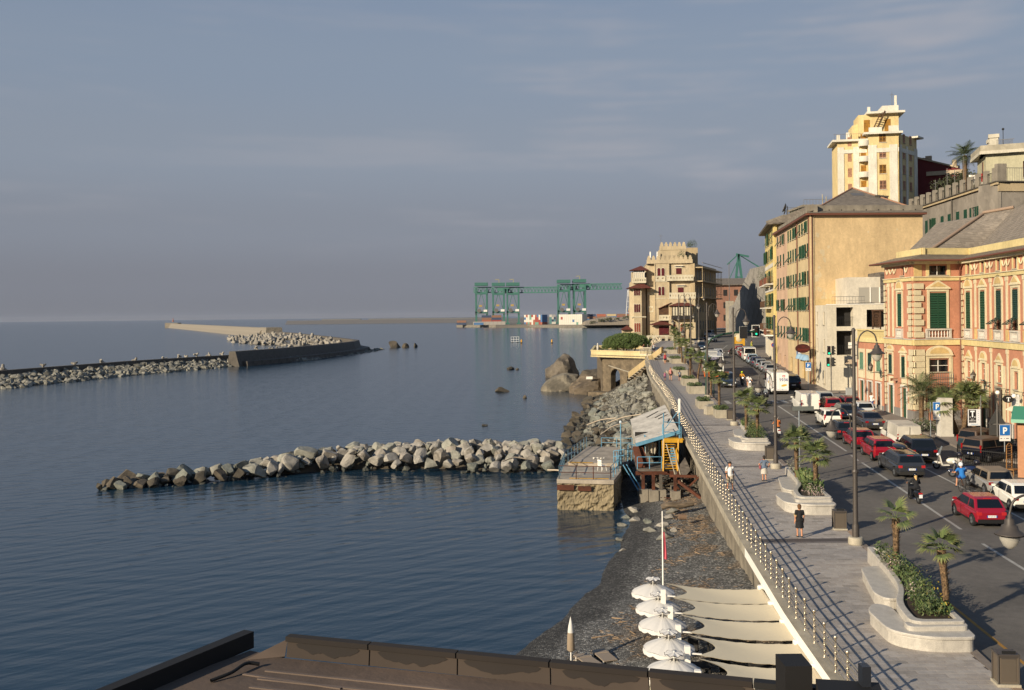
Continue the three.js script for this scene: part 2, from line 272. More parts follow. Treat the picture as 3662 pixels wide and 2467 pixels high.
// ground that carries street and houses
function strip(D0, D1, step, xl, xr, y, nx = 1) { const qs = []; for (let D = D0; D < D1 - 1e-6; D += step) { const E = Math.min(D1, D + step); for (let k = 0; k < nx; k++) { const a = k / nx, b = (k + 1) / nx; qs.push([V(lerp(xl(D), xr(D), a), y(D), D), V(lerp(xl(D), xr(D), b), y(D), D), V(lerp(xl(E), xr(E), b), y(E), E), V(lerp(xl(E), xr(E), a), y(E), E)]); } } return quads(qs); }
const roadY = D => gH(D) - .12;
const roadL = D => D < 219 ? kerbX(D) - .05 : 43 + .42 * (D - 220);
struct('road', strip(16, 420, 4, roadL, D => 110 + .6 * Math.max(0, D - 150), roadY, 6), X.asphalt);
{ // promenade: bed, slabs, kerbstones
  const bed = struct('promenade', strip(20, 219, 3, D => railX(D) - .32, D => kerbX(D) - .28, D => gH(D) - .012, 2), X.paveDark);

  const tones = [0xbab2a9, 0xb2aaa1, 0xaca49b, 0xc2b9ae, 0xb8aea3, 0xa29a90, 0x857d76].map(c => M(c, { map: T.granite, rough: .72 }));
  reseed(9); let made = 0; const rest = tones.map(() => []), list = [];
  const quadSlab = (x0, x1, D0, D1) => { const t = .0, a = V(x0, gH(D0) + t, D0), b = V(x1, gH(D0) + t, D0), c = V(x1, gH(D1) + t, D1), d = V(x0, gH(D1) + t, D1); return slabQuad(a, b, c, d, .02); };
  for (let D = 24, r = 0; D < 92; r++) {
    const h = .3, L = .62, x0 = railX(D) + .06, x1 = kerbX(D) - .3; let x = x0 - (r % 3) * .2;
    while (x < x1) { const a = Math.max(x0, x), b = Math.min(x1, x + L - .016); if (b - a > .06) list.push([a, b, D, D + h - .014]); x += L; } D += h;
  }
  const zig = (x, D) => { const t = Math.abs(((D * .11 + x * .06) % 1 + 1) % 1 - .5) * 2; return (x - railX(D)) / (kerbX(D) - railX(D)) < t ? 0 : 1; };
  for (const [a, b, D0, D1] of list) {
    const dark = Math.abs(((D0 - 8.6) % 19.8) - 0) < .62; let k = zig((a + b) / 2, D0) ? 3 + (R() * 2 | 0) : (R() * 3 | 0); if (R() < .04) k = 5; if (dark) k = 6;
    const u = 1831 + 3560 * (a + b) / 2 / D0; const g = quadSlab(a, b, D0, D1);
    if (made < 300 && D0 > 29.5) { part('paving_slab', g, tones[k], bed); made++; } else rest[k].push(g);
  }
  rest.forEach((l, k) => { if (l.length) { const m = part('paving_slabs', l, tones[k], bed); m.userData.kind = 'stuff'; } });
  const far = part('far_paving', strip(92, 219, 3, D => railX(D) + .06, D => kerbX(D) - .3, D => gH(D), 2), tones[1], bed);
  const kerb = struct('kerb', strip(20, 220, 3, D => kerbX(D) - .3, D => kerbX(D), D => gH(D) - .02), X.conc);
  const stones = [M(0xa9998a, { map: T.granite }), M(0x8f8377, { map: T.granite }), M(0xb49a82, { map: T.granite })];
  const far2 = [];
  for (let D = 22, i = 0; D < 219; D += 1.1, i++) {
    const E = D + 1.085, y = .005, a = V(kerbX(D) - .29, gH(D) + y, D), b = V(kerbX(D), gH(D) + y, D), c = V(kerbX(E), gH(E) + y, E), d = V(kerbX(E) - .29, gH(E) + y, E), g = slabQuad(a, b, c, d, .2);
    if (D < 130) part('kerb_stone', g, stones[R() * 3 | 0], kerb); else far2.push(g);
  }
  part('far_kerb_stones', far2, stones[0], kerb).userData.kind = 'stuff';
}
{ // right-hand pavements
  const foot = (name, pts, y0) => { const s = new THREE.Shape(pts.map(p => new THREE.Vector2(p[0], p[1]))); const g = new THREE.ExtrudeGeometry(s, { depth: .22, bevelEnabled: false }); const p = g.attributes.position; for (let i = 0; i < p.count; i++) { const x = p.getX(i), D = p.getY(i), h = p.getZ(i); p.setXYZ(i, x, gH(D) - .2 + h + (y0 || 0), -D); } g.computeVertexNormals(); return struct(name, g, X.pave); };
  foot('pavement', [[33.3, 72.5], [34.1, 80.5], [34.0, 86], [33.9, 92], [34.2, 101.5], [52, 101.5], [52, 56], [36, 56], [35.2, 68]], 0);
  foot('pavement', [[35.0, 113.2], [33.9, 116.5], [34.6, 124], [36.0, 133], [37.6, 146], [40.2, 165], [44, 182], [56, 182], [56, 113.2]]);
}
{ // painted lines
  const L = [], Yw = [], seg = (x0, D0, x1, D1, w, l = L, n = 10) => { for (let i = 0; i < n; i++) { const f = t => [lerp(x0, x1, t), lerp(D0, D1, t)], a = f(i / n), b = f((i + 1) / n), dx = x1 - x0, dD = D1 - D0, k = w / 2 / Math.hypot(dx, dD), ox = dD * k, oD = -dx * k, q = (p, s) => V(p[0] + s * ox, roadY(p[1] + s * oD) + .005, p[1] + s * oD); l.push([q(a, -1), q(a, 1), q(b, 1), q(b, -1)]); } };
  seg(27.17, 102, 24.98, 74.7, .17); seg(24.75, 73, 24.5, 70.8, .16, L, 2); seg(24.5, 70, 21.5, 34, .17, L, 20);
  seg(27.3, 102, 31.2, 102.2, .3, L, 3); seg(27.95, 68, 26.8, 46, .14, L, 12); seg(28, 63.6, 31, 64.2, .12, L, 3); seg(28, 67.9, 31.5, 69, .12, L, 3); seg(27.9, 60.4, 31, 61.2, .12, L, 3);
  for (let i = 0; i < 9; i++) seg(22.7 + i * 1.0, 104.3, 22.85 + i * 1.0, 106.9, .5, L, 2);
  for (let i = 0; i < 7; i++) seg(34.6, 104.2 + i * 1.15, 39.5, 104.8 + i * 1.15, .5, L, 2);
  seg(27.9, 110, 29.8, 140, .14, L, 10); seg(29.8, 140, 33.5, 165, .14, L, 8); seg(34.6, 171, 43, 199, .14, L, 10); seg(43, 199, 49.5, 210, .14, L, 6); seg(49.5, 210, 52, 223, .14, L, 5);
  seg(17.0, 40, 16.2, 28, .13, Yw, 8);
  struct('road_marking', quads(L), X.mark); struct('road_marking', quads(Yw), X.markYellow);
}
{ // land under the villa and the hill behind the houses
  const hd = prism([[29, -221], [42, -222], [60, -262], [120, -300], [120, -420], [52, -420], [37, -300], [28, -246], [27.2, -232]], -3, 8.6);
  struct('headland', hd, M([.16, .14, .11], { map: T.rock, bumpMap: T.bump, bumpScale: .05 }));
  const hill = gridSurf(24, 24, (a, b) => { const D = lerp(40, 480, b), x = lerp(95, 420, a) + Math.max(0, D - 200) * .55; const t = sm(0, 1, a); return V(x, gH(Math.min(D, 330)) - 1.2 + 26 * t + 8 * sm(60, 300, D) * t + 3 * (fbm(a, b, 8, 4, 5) - .5), D); }, false);
  struct('hillside', hill, M([.09, .085, .05], { map: T.rock }));
}

// ================= ROCKS (shared shapes) =================
function rockGeo(s, detail = 3, cuts = 12, d0 = .42, amp = .05) {
  reseed(s); const g = new THREE.IcosahedronGeometry(1, detail), p = g.attributes.position, pls = [];
  for (let i = 0; i < cuts; i++) { const n = new THREE.Vector3(rr(-1, 1), rr(-1, 1), rr(-1, 1)).normalize(); pls.push([n, rr(d0, d0 + .3)]); }
  const v = new THREE.Vector3(), o = rr(0, 50);
  for (let i = 0; i < p.count; i++) {
    v.fromBufferAttribute(p, i);
    for (const [n, d] of pls) { const t = v.dot(n) - d; if (t > 0) v.addScaledVector(n, -t); }
    const k = 1 + amp * (fbm((v.x + 2) / 8 + o, (v.y + v.z * .7 + 4) / 8, 16, 3, s) - .5) * 2; v.multiplyScalar(k); p.setXYZ(i, v.x, v.y, v.z);
  }
  g.computeVertexNormals(); return fin(g);
}
const ROCKS = []; for (let i = 0; i < 9; i++) ROCKS.push(rockGeo(100 + i * 17, 3, 11 + i % 5));
const rm = (r, g, b) => M([r, g, b], { map: T.rock, bumpMap: T.bump, bumpScale: .03, rough: .9 });
const ROCKM = [rm(.50, .46, .39), rm(.42, .41, .34), rm(.36, .345, .285), rm(.29, .30, .25), rm(.46, .41, .34)], ROCKDARK = [rm(.13, .105, .07), rm(.16, .13, .09), rm(.10, .085, .06)];

// ================= BREAKWATERS =================
function wallAlong(pts, y0, y1, tb, tt, lean = 0) {   // concrete wall along [x, D] points; tb / tt thickness at base / top
  const qs = [], ring = pts.map(([x, D], i) => { const a = pts[Math.max(0, i - 1)], b = pts[Math.min(pts.length - 1, i + 1)], l = Math.hypot(b[0] - a[0], b[1] - a[1]), nx = (b[1] - a[1]) / l, nD = -(b[0] - a[0]) / l; const P = (s, y) => V(x + nx * s, y, D + nD * s); return [P(tb / 2 + lean, y0), P(tt / 2, y1), P(-tt / 2, y1), P(-tb / 2, y0)]; });
  for (let i = 0; i < ring.length - 1; i++) { const a = ring[i], b = ring[i + 1]; for (let k = 0; k < 3; k++) qs.push([a[k], b[k], b[k + 1], a[k + 1]]); }
  const e = ring[0], f = ring[ring.length - 1]; qs.push([e[0], e[1], e[2], e[3]], [f[3], f[2], f[1], f[0]]); return quads(qs);
}
{
  const t = group('breakwater', -112, 0, 219); tag(t, 'long concrete breakwater with rubble slope curving out into the bay', 'breakwater');
  const sh = g => g.translate(112, 0, 219);
  part('low_wall', sh(wallAlong([[-134, 205], [-123, 236], [-110, 284], [-97, 314], [-90, 326]], -1, 3.2, 2, 1.6)), X.concDark, t);
  part('high_wall', sh(wallAlong([[-87.5, 311], [-80, 337], [-71, 390], [-68, 420], [-70, 448], [-80, 480], [-100, 540], [-151, 686], [-200, 800]], -2, 4.7, 4, 2.2, 1.0)), X.concDark, t);
  part('footing', sh(wallAlong([[-85.5, 313], [-78, 337], [-69, 390], [-66, 420], [-67, 450], [-77, 483]], -2, 1.5, 5.4, 5)), X.concDark, t);
  part('outer_wall', sh(wallAlong([[-196, 792], [-259, 940], [-400, 1280], [-560, 1660], [-592, 1736]], -2, 7.4, 18, 4)), X.conc, t);
  part('end_block', sh(wallAlong([[-184, 770], [-196, 800]], -2, 7.7, 14, 12)), X.conc, t);
  part('head_block', sh(cb(-594, 3, -1745, 22, 11, 20)), X.conc, t);
  part('beacon', sh(mergeGeometries([cyl(-594, 10.5, 13, -1745, 1.6, 1.2).toNonIndexed(), cyl(-594, 13, 17, -1745, .5, .4).toNonIndexed()])), M(0x9a5a3a), t);
  // rubble slope: past counting, one part
  reseed(71); const n = 1700, im = new THREE.InstancedMesh(ROCKS[2], ROCKM[2], n), m = new THREE.Matrix4(), q = new THREE.Quaternion(), e = new THREE.Euler(), cc = new THREE.Color();
  const toe = poly([[-121, 180], [-112.7, 219], [-103.5, 265], [-85, 319], [-73, 346], [-64, 400], [-60, 430], [-60, 470]]), wl = poly([[-137, 200], [-122, 236], [-109, 284], [-90, 335], [-77, 346], [-66, 400], [-64, 430], [-66, 470]]);
  part('rubble_core', sh(gridSurf(50, 6, (a, b) => { const D = lerp(196, 350, a); return V(lerp(wl(D), toe(D) + .5, b), lerp(1.7, -.6, b), D); }, false)), ROCKM[3], t);
  for (let i = 0; i < n; i++) {
    const D = i < 1450 ? rr(196, 362) : rr(350, 462), t0 = toe(D), w0 = D < 345 ? wl(D) : t0 - 4, k = Math.pow(R(), .8), x = lerp(w0, t0 + 1, k), top = D < 325 ? 2.0 : lerp(1.9, .2, sm(325, 375, D));
    const s = rr(.5, 1.3) * (D < 350 ? 1 : .7); e.set(rr(0, 6), rr(0, 6), rr(0, 6)); m.compose(new THREE.Vector3(x + 112, lerp(top, -.3, k) + rr(-.2, .3), 219 - D), q.setFromEuler(e), new THREE.Vector3(s * rr(.8, 1.5), s * rr(.7, 1.1), s * rr(.8, 1.4))); im.setMatrixAt(i, m); im.setColorAt(i, cc.setScalar(rr(.6, 1.25)));
  }
  im.name = 'rubble'; im.userData.kind = 'stuff'; t.add(im);
}
{ // tetrapods: four stubby legs from one body
  const dirs = [[0, 1, 0], [.943, -.333, 0], [-.471, -.333, .816], [-.471, -.333, -.816]].map(a => new THREE.Vector3(...a));
  const tg = fin([new THREE.IcosahedronGeometry(.42, 1), ...dirs.map(d => rod(d.clone().multiplyScalar(.1), d.clone().multiplyScalar(1.05), .42, .3, 9))]);
  const ms = [M([.42, .38, .31], { map: T.concrete }), M([.36, .33, .28], { map: T.concrete }), M([.47, .43, .36], { map: T.concrete })];
  reseed(515); const wl = poly([[-72, 450], [-84, 480], [-104, 540], [-155, 686], [-190, 760]]);
  let first = true;
  const put = (x, y, D, s) => { const o = part(numbered('tetrapod'), tg, ms[R() * 3 | 0], scene); o.position.set(x, y, -D); o.rotation.set(rr(0, 6), rr(0, 6), rr(0, 6)); o.scale.setScalar(s); return o; };
  for (let i = 0; i < 120; i++) { const D = rr(462, 715), a = sm(450, 620, D), k = R(), x = wl(D) - 3 - k * (8 + 30 * a); tag(put(x, lerp(3.5, .5, k) + rr(-.6, .4), D, rr(1.9, 2.8)), 'concrete tetrapod in the heap behind the breakwater bend', 'tetrapod', 'tetrapods heaped behind the breakwater bend'); }
  for (const [x, D] of [[-131, 246], [-129, 249], [-127.5, 252], [-122, 262], [-119, 274], [-116, 285], [-111, 297], [-107, 310], [-105, 318], [-104, 322], [-102, 326], [-100, 333], [-97, 338], [-93, 342], [-89, 352], [-86, 362], [-85, 366], [-83, 378]]) tag(put(x - 1.5, 2.4 + rr(0, .9) + (D > 345 ? 1.2 : 0), D, rr(.8, 1.2)), 'concrete tetrapod peeping over the long breakwater wall', 'tetrapod', 'tetrapods showing above the breakwater wall');
}
{
  const t = group('outer_breakwater', 0, 0, 2250); tag(t, 'dark distant breakwater lying along the horizon with a beacon mast', 'breakwater');
  part('wall', wallAlong([[-520, 2310], [-100, 2240], [500, 2160]], -2, 8.5, 40, 8).translate(0, 0, 2250), M([.1, .098, .1]), t);
  for (const [a, b] of [[-440, -350], [-330, -20], [20, 170]]) part('crown_wall', box(a, b, 8, 11, -10 + a * .12, 2 + a * .12), M([.14, .14, .14]), t);
  part('mast', [cyl(-65, 8, 42, 0, .8, .4, 6), cb(-65, 42, 0, 2, 2, 2)], X.grey, t);
}
// ================= CONTAINER PORT =================
{
  const q = prism([[-74, -1322], [-60, -1300], [5, -1240], [62, -1150], [132, -1125], [330, -1060], [900, -1000], [900, -1900], [-74, -1900]], -3, 3.2);
  struct('quay', q, M([.30, .27, .22], { map: T.concrete }));
  const mound = gridSurf(40, 12, (a, b) => V(lerp(78, 190, a) + 2, 3 + 9.5 * Math.sin(Math.PI * b) * Math.pow(Math.sin(Math.PI * a), .35) * (.85 + .3 * fbm(a, b, 8, 4, 9)), lerp(1108, 1180, b)), false);
  one('earth_mound', mound, M([.5, .41, .29], { map: T.rock }), 'bare earth mound with scrub in front of the containers', 'mound');
  const spit = gridSurf(60, 6, (a, b) => { const x = lerp(-20, 190, a), D = lerp(1236, 1105, sm(0, 1, a)) - 12 + b * 22; return V(x, -.6 + 4.2 * Math.sin(Math.PI * b) * (.6 + .7 * fbm(a, b, 32, 4, 3)), D); }, false);
  struct('rubble_bank', spit, M([.30, .26, .2], { map: T.rock }));
  reseed(81); const bush = (x, y, D, s) => { const l = []; for (let i = 0; i < 40; i++) { const a = rr(0, 6.3), r = Math.sqrt(R()) * s, h = R() * s * .7; l.push(new THREE.TetrahedronGeometry(s * .22).rotateX(rr(0, 3)).rotateY(rr(0, 3)).translate(x + r * Math.cos(a), y + h, -D + r * Math.sin(a))); } return l; };
  [[100, 7, 1118, 4], [108, 8, 1116, 5], [118, 9, 1117, 3], [128, 10, 1118, 4], [90, 5, 1116, 3.5], [140, 10, 1118, 3]].forEach(b => one('scrub_bush', bush(...b), M([.07, .075, .04]), 'dark scrub bush on the bare earth mound', 'bush', 'scrub bushes on the earth mound'));
  // one container: corner posts, rails and sunken walls, 12.2 x 2.6 x 2.44 m
  const L = 12.2, Hc = 3.0, W = 2.44, cg = [cb(0, Hc / 2, 0, W - .14, Hc - .1, L - .14)];
  for (const sx of [-1, 1]) { for (const sz of [-1, 1]) cg.push(cb(sx * (W / 2 - .08), Hc / 2, sz * (L / 2 - .08), .16, Hc - .02, .16)); for (const y of [.09, Hc - .07]) cg.push(cb(sx * (W / 2 - .06), y, 0, .12, .14, L - .34)); }
  for (const sz of [-1, 1]) { for (const y of [.09, Hc - .07]) cg.push(cb(0, y, sz * (L / 2 - .06), W - .34, .14, .12)); for (const x of [-.5, 0, .5]) cg.push(cb(x, Hc / 2, sz * (L / 2 - .03), .05, Hc - .4, .05)); }
  const geo = fin(cg), cols = { red: [.26, .045, .035], rust: [.3, .09, .05], blue: [.05, .13, .27], navy: [.03, .05, .1], white: [.55, .52, .45], grey: [.3, .3, .29], green: [.12, .26, .2], teal: [.1, .22, .22], brown: [.2, .1, .06], tan: [.42, .33, .18] }, cm = {};
  for (const k in cols) cm[k] = M(cols[k], { rough: .7 });
  const put = (x, D, y, c, turn, label, grp) => { const o = part(numbered('shipping_container'), geo, cm[c], scene); o.position.set(x, y, -D); o.rotation.y = turn; return tag(o, label, 'container', grp); };
  const pick = s => s[R() * s.length | 0];
  // z-crop columns: block of mixed colours, end on
  reseed(33);
  const mix = ['red', 'red', 'white', 'white', 'blue', 'rust', 'rust', 'grey', 'green', 'white', 'red'];
  for (let i = 0; i < 10; i++) for (let r = 0; r < 4; r++) { const c = pick(mix); put(19.5 + i * 2.2, 1240 - i * 1.5, 3.25 + r * 3.05, c, -.6, `${c} shipping container end-on in the tall many-coloured stack`, 'many-coloured container stack'); }
  for (let i = 0; i < 12; i++) for (let r = 0; r < 4; r++) { const c = r === 3 ? 'white' : R() < .8 ? 'white' : pick(['red', 'blue', 'rust', 'green']); put(60 + i * 2.2, 1185 - i * 1.5, 3.25 + r * 3.05, c, -.6, `${c} shipping container in the mostly white stack behind the earth mound`, 'mostly white container stack'); }
  for (let i = 0; i < 4; i++) for (let r = 0; r < 4; r++) put(-33 + (i % 2) * 13, 1285 + (i > 1 ? 8 : 0), 3.25 + r * 3.05, pick(['brown', 'red', 'rust', 'brown', 'navy']), 1.55, 'rusty red shipping container in the broadside stack under the crane', 'rusty container stack');
  put(-42.5, 1268, 3.25, 'blue', 1.5, 'single blue container lying on the quay edge', 'container'); put(-66, 1300, 3.25, 'navy', 1.5, 'navy container at the tip of the quay', 'container'); put(-66, 1300, 6.05, 'brown', 1.5, 'brown container stacked on the navy one at the quay tip', 'container');
  for (let i = 0; i < 3; i++) for (let r = 0; r < 4; r++) put(50 + i * 2.5, 1290, 3.25 + r * 3.05, pick(['navy', 'grey', 'teal', 'white']), 0, 'dark container in the narrow stack between the two big blocks', 'narrow container stack');
  for (let i = 0; i < 9; i++) for (let r = 0; r < 5; r++) { if (i < 6 && r > 3) continue; put(106 + i * 13 - (i > 5 ? 8 : 0), 1330 - i * 3, 3.25 + r * 3.05, pick(['brown', 'brown', 'rust', 'navy', 'red', 'blue', 'tan']), 1.5, 'container in the long broadside row beyond the earth mound', 'broadside containers beyond the mound'); }
  for (let i = 0; i < 5; i++) for (let r = 0; r < 3; r++) { if (r === 2 && i < 2) continue; put(172 + i * 13, 1420, 17 + r * 3.05, pick(['red', 'tan', 'green', 'teal', 'rust']), 1.5, 'container on the upper tiers of the far stack', 'upper tiers of the far container stack'); put(172 + i * 13, 1420, 3.25 + r * 4.5, 'brown', 1.5, 'brown container in the lower tiers of the far stack', 'lower tiers of the far container stack'); }
  const fence = group('port_fence', -50, 3.2, 1275); tag(fence, 'pale mesh fence along the edge of the container quay', 'fence'); for (let i = 0; i < 8; i++) part('panel', box(i * 5.2, i * 5.2 + 5, 0, 4.2, -.1, .1), M([.3, .28, .25]), fence);
  const mast = group('lattice_mast', 146, 3, 1250); tag(mast, 'white lattice radio mast rising behind the containers', 'mast'); for (const s of [-1, 1]) part('leg', rod(P3(s * 3.5, 0, 0), P3(s * .4, 42, 0), .35, .3, 5), X.white, mast); for (let i = 1; i < 6; i++) part('brace', beam(P3(-3.5 + i * .5, i * 7, 0), P3(3.5 - i * .5, i * 7, 0), .3), X.white, mast);
}
{ // gantry cranes with lattice girder
  const gm = M([.035, .13, .105], { rough: .7 }), gd = gm, lt = M([.055, .17, .135], { rough: .7 });
  const truss = (x0, x1, y0, y1, z, n) => { const l = []; for (const dz of [-4, 4]) { l.push(beam(P3(x0, y1, z + dz), P3(x1, y1, z + dz), 1.1), beam(P3(x0, y0, z + dz), P3(x1, y0, z + dz), 1.3)); for (let i = 0; i < n; i++) { const a = lerp(x0, x1, i / n), b = lerp(x0, x1, (i + 1) / n), mid = (a + b) / 2; l.push(beam(P3(a, y0, z + dz), P3(mid, y1, z + dz), .5), beam(P3(mid, y1, z + dz), P3(b, y0, z + dz), .5), beam(P3(a, y0, z + dz), P3(a, y1, z + dz), .4)); } } for (let i = 0; i <= n; i++) { const a = lerp(x0, x1, i / n); l.push(beam(P3(a, y1, z - 4), P3(a, y1, z + 4), .4)); } return l; };
  const signs = M(0xd8d4cc);
  function crane(x, D, w, top, o, label) {
    const t = group('gantry_crane', x, 3.2, D); tag(t, label, 'crane', 'green gantry cranes on the container quay');
    for (const [lx, lz, m, r] of [[0, 8, gm, 2.0], [w, 8, gm, 2.4], [0, -8, gd, 2.2], [w, -8, gm, 2.2]]) part('leg', [box(lx - r / 2, lx + r / 2, 0, top - 6, lz - r / 2, lz + r / 2), cb(lx, 1, lz, r * 2.4, 2, r * 1.6)], m, t);
    part('portal_beam', [box(-1, w + 1, 15, 17.6, 7, 9), box(-1, w + 1, 15, 17.6, -9, -7)], gm, t);
    part('walkway', box(-2, w + 2, 14, 14.4, 9.2, 10.6), X.grey, t);
    part('head_house', [box(-1.5, w + 1.5, top - 3, top + 1.4, -9.5, 9.5), box(-1, w + 1, top - 15, top - 12.6, 6.5, 9.5)], gd, t);
    part('diagonal_brace', [beam(P3(0.6, 18, 8), P3(w * .5, top - 12, 8), .8), beam(P3(w - .6, 18, 8), P3(w * .5, top - 12, 8), .8)], gm, t);
    part('cable_reel', new THREE.CylinderGeometry(2.7, 2.7, .6, 20).rotateX(Math.PI / 2).translate(w * .3, 18.6, 10.4), X.grey, t);
    part('sign_board', box(w * .7, w * .7 + 5, 17, 20, 10.3, 10.5), signs, t);
    part('cabin', box(w * .3, w * .3 + 4, 24, 26.4, 9.6, 12), M([.35, .24, .07]), t);
    part('girder', truss(o.x0, o.x1, top - 12, top - 5, 0, o.n), lt, t);
    if (o.box) part('machine_house', box(o.box, o.box + 16, top - 10, top - 5.2, 4.6, 5.4), lt, t);
    if (o.jib) part('jib', [beam(P3(w * .55, top + 1.4, 0), P3(w * .55, top + 6, 0), .7), beam(P3(w * .55, top + 6, 0), P3(w * .55 - 5, top + 5.6, 0), .7)], M([.3, .26, .12]), t);
    return t;
  }
  crane(-49.5, 1380, 15, 56, { x0: -3, x1: 22, n: 5 }, 'green gantry crane standing at the tip of the quay');
  crane(-25, 1330, 14.5, 54, { x0: -2, x1: 88, n: 20, box: 6, jib: 1, dark: 1 }, 'green gantry crane carrying the long lattice girder above the rusty containers');
  crane(-6, 1330, 15, 54, { x0: -2, x1: 8, n: 3, jib: 1 }, 'green gantry crane behind the many-coloured container stack');
  crane(62, 1330, 14.5, 57, { x0: -1, x1: 26, n: 6 }, 'green gantry crane with long diagonal brace over the white containers');
  crane(83, 1330, 14.5, 57.5, { x0: -2, x1: 64, n: 14, box: 7, jib: 1 }, 'green gantry crane whose lattice girder reaches behind the villa');
  const s = group('ship_crane', 178, 9, 780); tag(s, 'pale green harbour crane with stay cables behind the villa', 'crane');
  part('tower', [beam(P3(-6, 0, 0), P3(0, 52, 0), 1.6), beam(P3(6, 0, 0), P3(0, 52, 0), 1.6), beam(P3(-4, 20, 0), P3(4, 20, 0), 1), beam(P3(-3, 34, 0), P3(3, 34, 0), 1), beam(P3(-2, 52, 0), P3(8, 50, 0), 1.4), beam(P3(-9, 44, 0), P3(0, 52, 0), .8)], gm, s);
  for (const e of [[36, 30], [46, 22], [-14, 18]]) part('stay', beam(P3(1, 51, 0), P3(e[0], e[1], 0), .5), gm, s);
  part('boom', [beam(P3(-16, 20, 0), P3(50, 20, 0), 1.6), beam(P3(-16, 24, 0), P3(50, 24, 0), 1)], gm, s); part('sign', box(18, 30, 24, 30, 1, 1.4), signs, s);
}
{ // things afloat and small rocks
  const fl = (D, x) => { const t = group('float_frame', x, 0, D); tag(t, 'white tubular frame on a small floating raft', 'raft'); part('raft', [cb(-4, .4, 0, 2.4, 1.4, 3), cb(4, .4, 0, 2.4, 1.4, 3)], X.soft, t); const b = []; for (const y of [1.6, 5.2, 9]) b.push(beam(P3(-6, y, 1), P3(6, y, 1), .35)); for (const x of [-6, -2, 2, 6]) b.push(beam(P3(x, 1, 1), P3(x, 9, 1), .35)); part('frame', b, X.white, t); };
  fl(545, 1.5); scene.children[scene.children.length - 1].scale.setScalar(.36);
  const by = (x, D, l) => { const t = group('marker_buoy', x, 0, D); tag(t, l, 'buoy'); part('hull', lathe([[0, -.5], [1, -.4], [1.1, .9], [.9, 1.2], [0, 1.2]]), X.soft, t); part('body', lathe([[.8, 1.2], [.75, 3.6], [.35, 4.4], [0, 4.5]]), M(0xd09a1e), t); t.scale.setScalar(.45); };
  by(4.9, 535, 'yellow marker buoy beside the white floating frame'); by(21, 528, 'yellow marker buoy alone in open water before the containers');
  const isl = (name, x, D, s, h, l, k) => { const o = one(name, ROCKS[k], ROCKDARK[k % 3], l, 'rock'); o.position.set(x, h * .15, -D); o.scale.set(s, h, s * .8); o.rotation.y = k; };
  isl('sea_rock', -57, 483, 4.6, 4, 'largest of three dark rocks off the breakwater tip', 1); isl('sea_rock', -51.5, 482, 2.1, 3, 'middle one of three dark rocks off the breakwater tip', 3); isl('sea_rock', -47, 484, 2, 2, 'smallest low rock off the breakwater tip', 5);
  isl('sea_rock', -.6, 276, 2.0, 1, 'low dark rock awash in mid bay below the buoys', 2); isl('sea_rock', 1.2, 274, .9, .6, 'small dark stone beside the low rock in mid bay', 4); isl('sea_rock', -2.4, 196, 1.9, .9, 'flat dark rock awash with a bird perch shape', 6); isl('sea_rock', 2.1, 180, .6, .7, 'small dark upright stone in the bay', 7); isl('sea_rock', -3.8, 135.5, .7, .25, 'thin dark reef stone just breaking the surface', 8);
}

// ================= BUILDINGS =================
const leafCache = {};
function leafGeo(w, h) {   // louvred shutter leaf, hinge on x = 0
  const k = w.toFixed(2) + 'x' + h.toFixed(2); if (leafCache[k]) return leafCache[k];
  const l = [box(0, .06, 0, h, -.02, .02), box(w - .06, w, 0, h, -.02, .02), box(.06, w - .06, 0, .09, -.02, .02), box(.06, w - .06, h - .09, h, -.02, .02), box(.06, w - .06, h * .48, h * .48 + .07, -.02, .02)];
  const n = Math.max(6, Math.min(14, Math.round(h / .17))); for (let i = 0; i < n; i++) { const y = .12 + (h - .24) * (i + .5) / n; l.push(new THREE.BoxGeometry(w - .12, (h - .24) / n * .98, .012).rotateX(-.45).translate(w / 2, y, 0)); }
  return leafCache[k] = fin(l);
}
const boxCache = {};
const bg = (w, h, d) => { const k = [w, h, d].map(v => v.toFixed(3)).join(); return boxCache[k] || (boxCache[k] = fin(new THREE.BoxGeometry(w, h, d))); };
// window with a pane behind the opening, frame bars and shutters; opening from (x, y), size w by h
function win(par, F, x, y, w, h, o = {}) {
  const p = part('window', bg(w, h, .04), o.glass || X.darkGlass, par, at(F, x + w / 2, y + h / 2, -(o.deep || .2)));
  const add = (n, g, m, px, py, pz, rx = 0, ry = 0) => { const c = part(n, g, m, p); c.position.set(px, py, pz + (o.deep || .2)); c.rotation.set(rx, ry, 0); return c; };
  if (o.bars !== 0) { const fm = o.frame || X.white; add('frame', bg(.05, h, .05), fm, 0, 0, -(o.deep || .2) + .04); if (o.bars > 1) for (let i = 1; i < o.bars; i++) add('glazing_bar', bg(w, .04, .05), fm, 0, -h / 2 + h * i / o.bars, -(o.deep || .2) + .04); }
  const sm_ = o.sm || X.green, lw = w / 2, g = leafGeo(lw, h);
  if (o.shut === 'closed' || o.shut === 'tilt') {
    if (o.shut === 'closed') { add('shutter', g, sm_, -w / 2, -h / 2, .03); add('shutter', g, sm_, 0.002, -h / 2, .03); }
    else { const hh = h * .5, g2 = leafGeo(lw, hh); for (const s of [-w / 2, .002]) { add('shutter', g2, sm_, s, 0, .03); add('shutter', leafGeo(lw, hh), sm_, s, -hh * Math.cos(.6), .03 + hh * Math.sin(.6), -.6); } }
  } else if (o.shut === 'open') { add('shutter', g, sm_, -w / 2, -h / 2, .02, 0, -(o.ang ?? 1.75)); const c = add('shutter', g, sm_, w / 2, -h / 2, .02, 0, Math.PI + (o.ang ?? 1.75)); }
  else if (o.shut === 'flat') { add('shutter', g, sm_, -w - .0, -h / 2, .035); add('shutter', g, sm_, w / 2 + .002, -h / 2, .035); }
  if (o.sill !== 0) add('sill', bg(w + .2, .08, .22), o.sillM || X.concLight, 0, -h / 2 - .04, .04);
  return p;
}
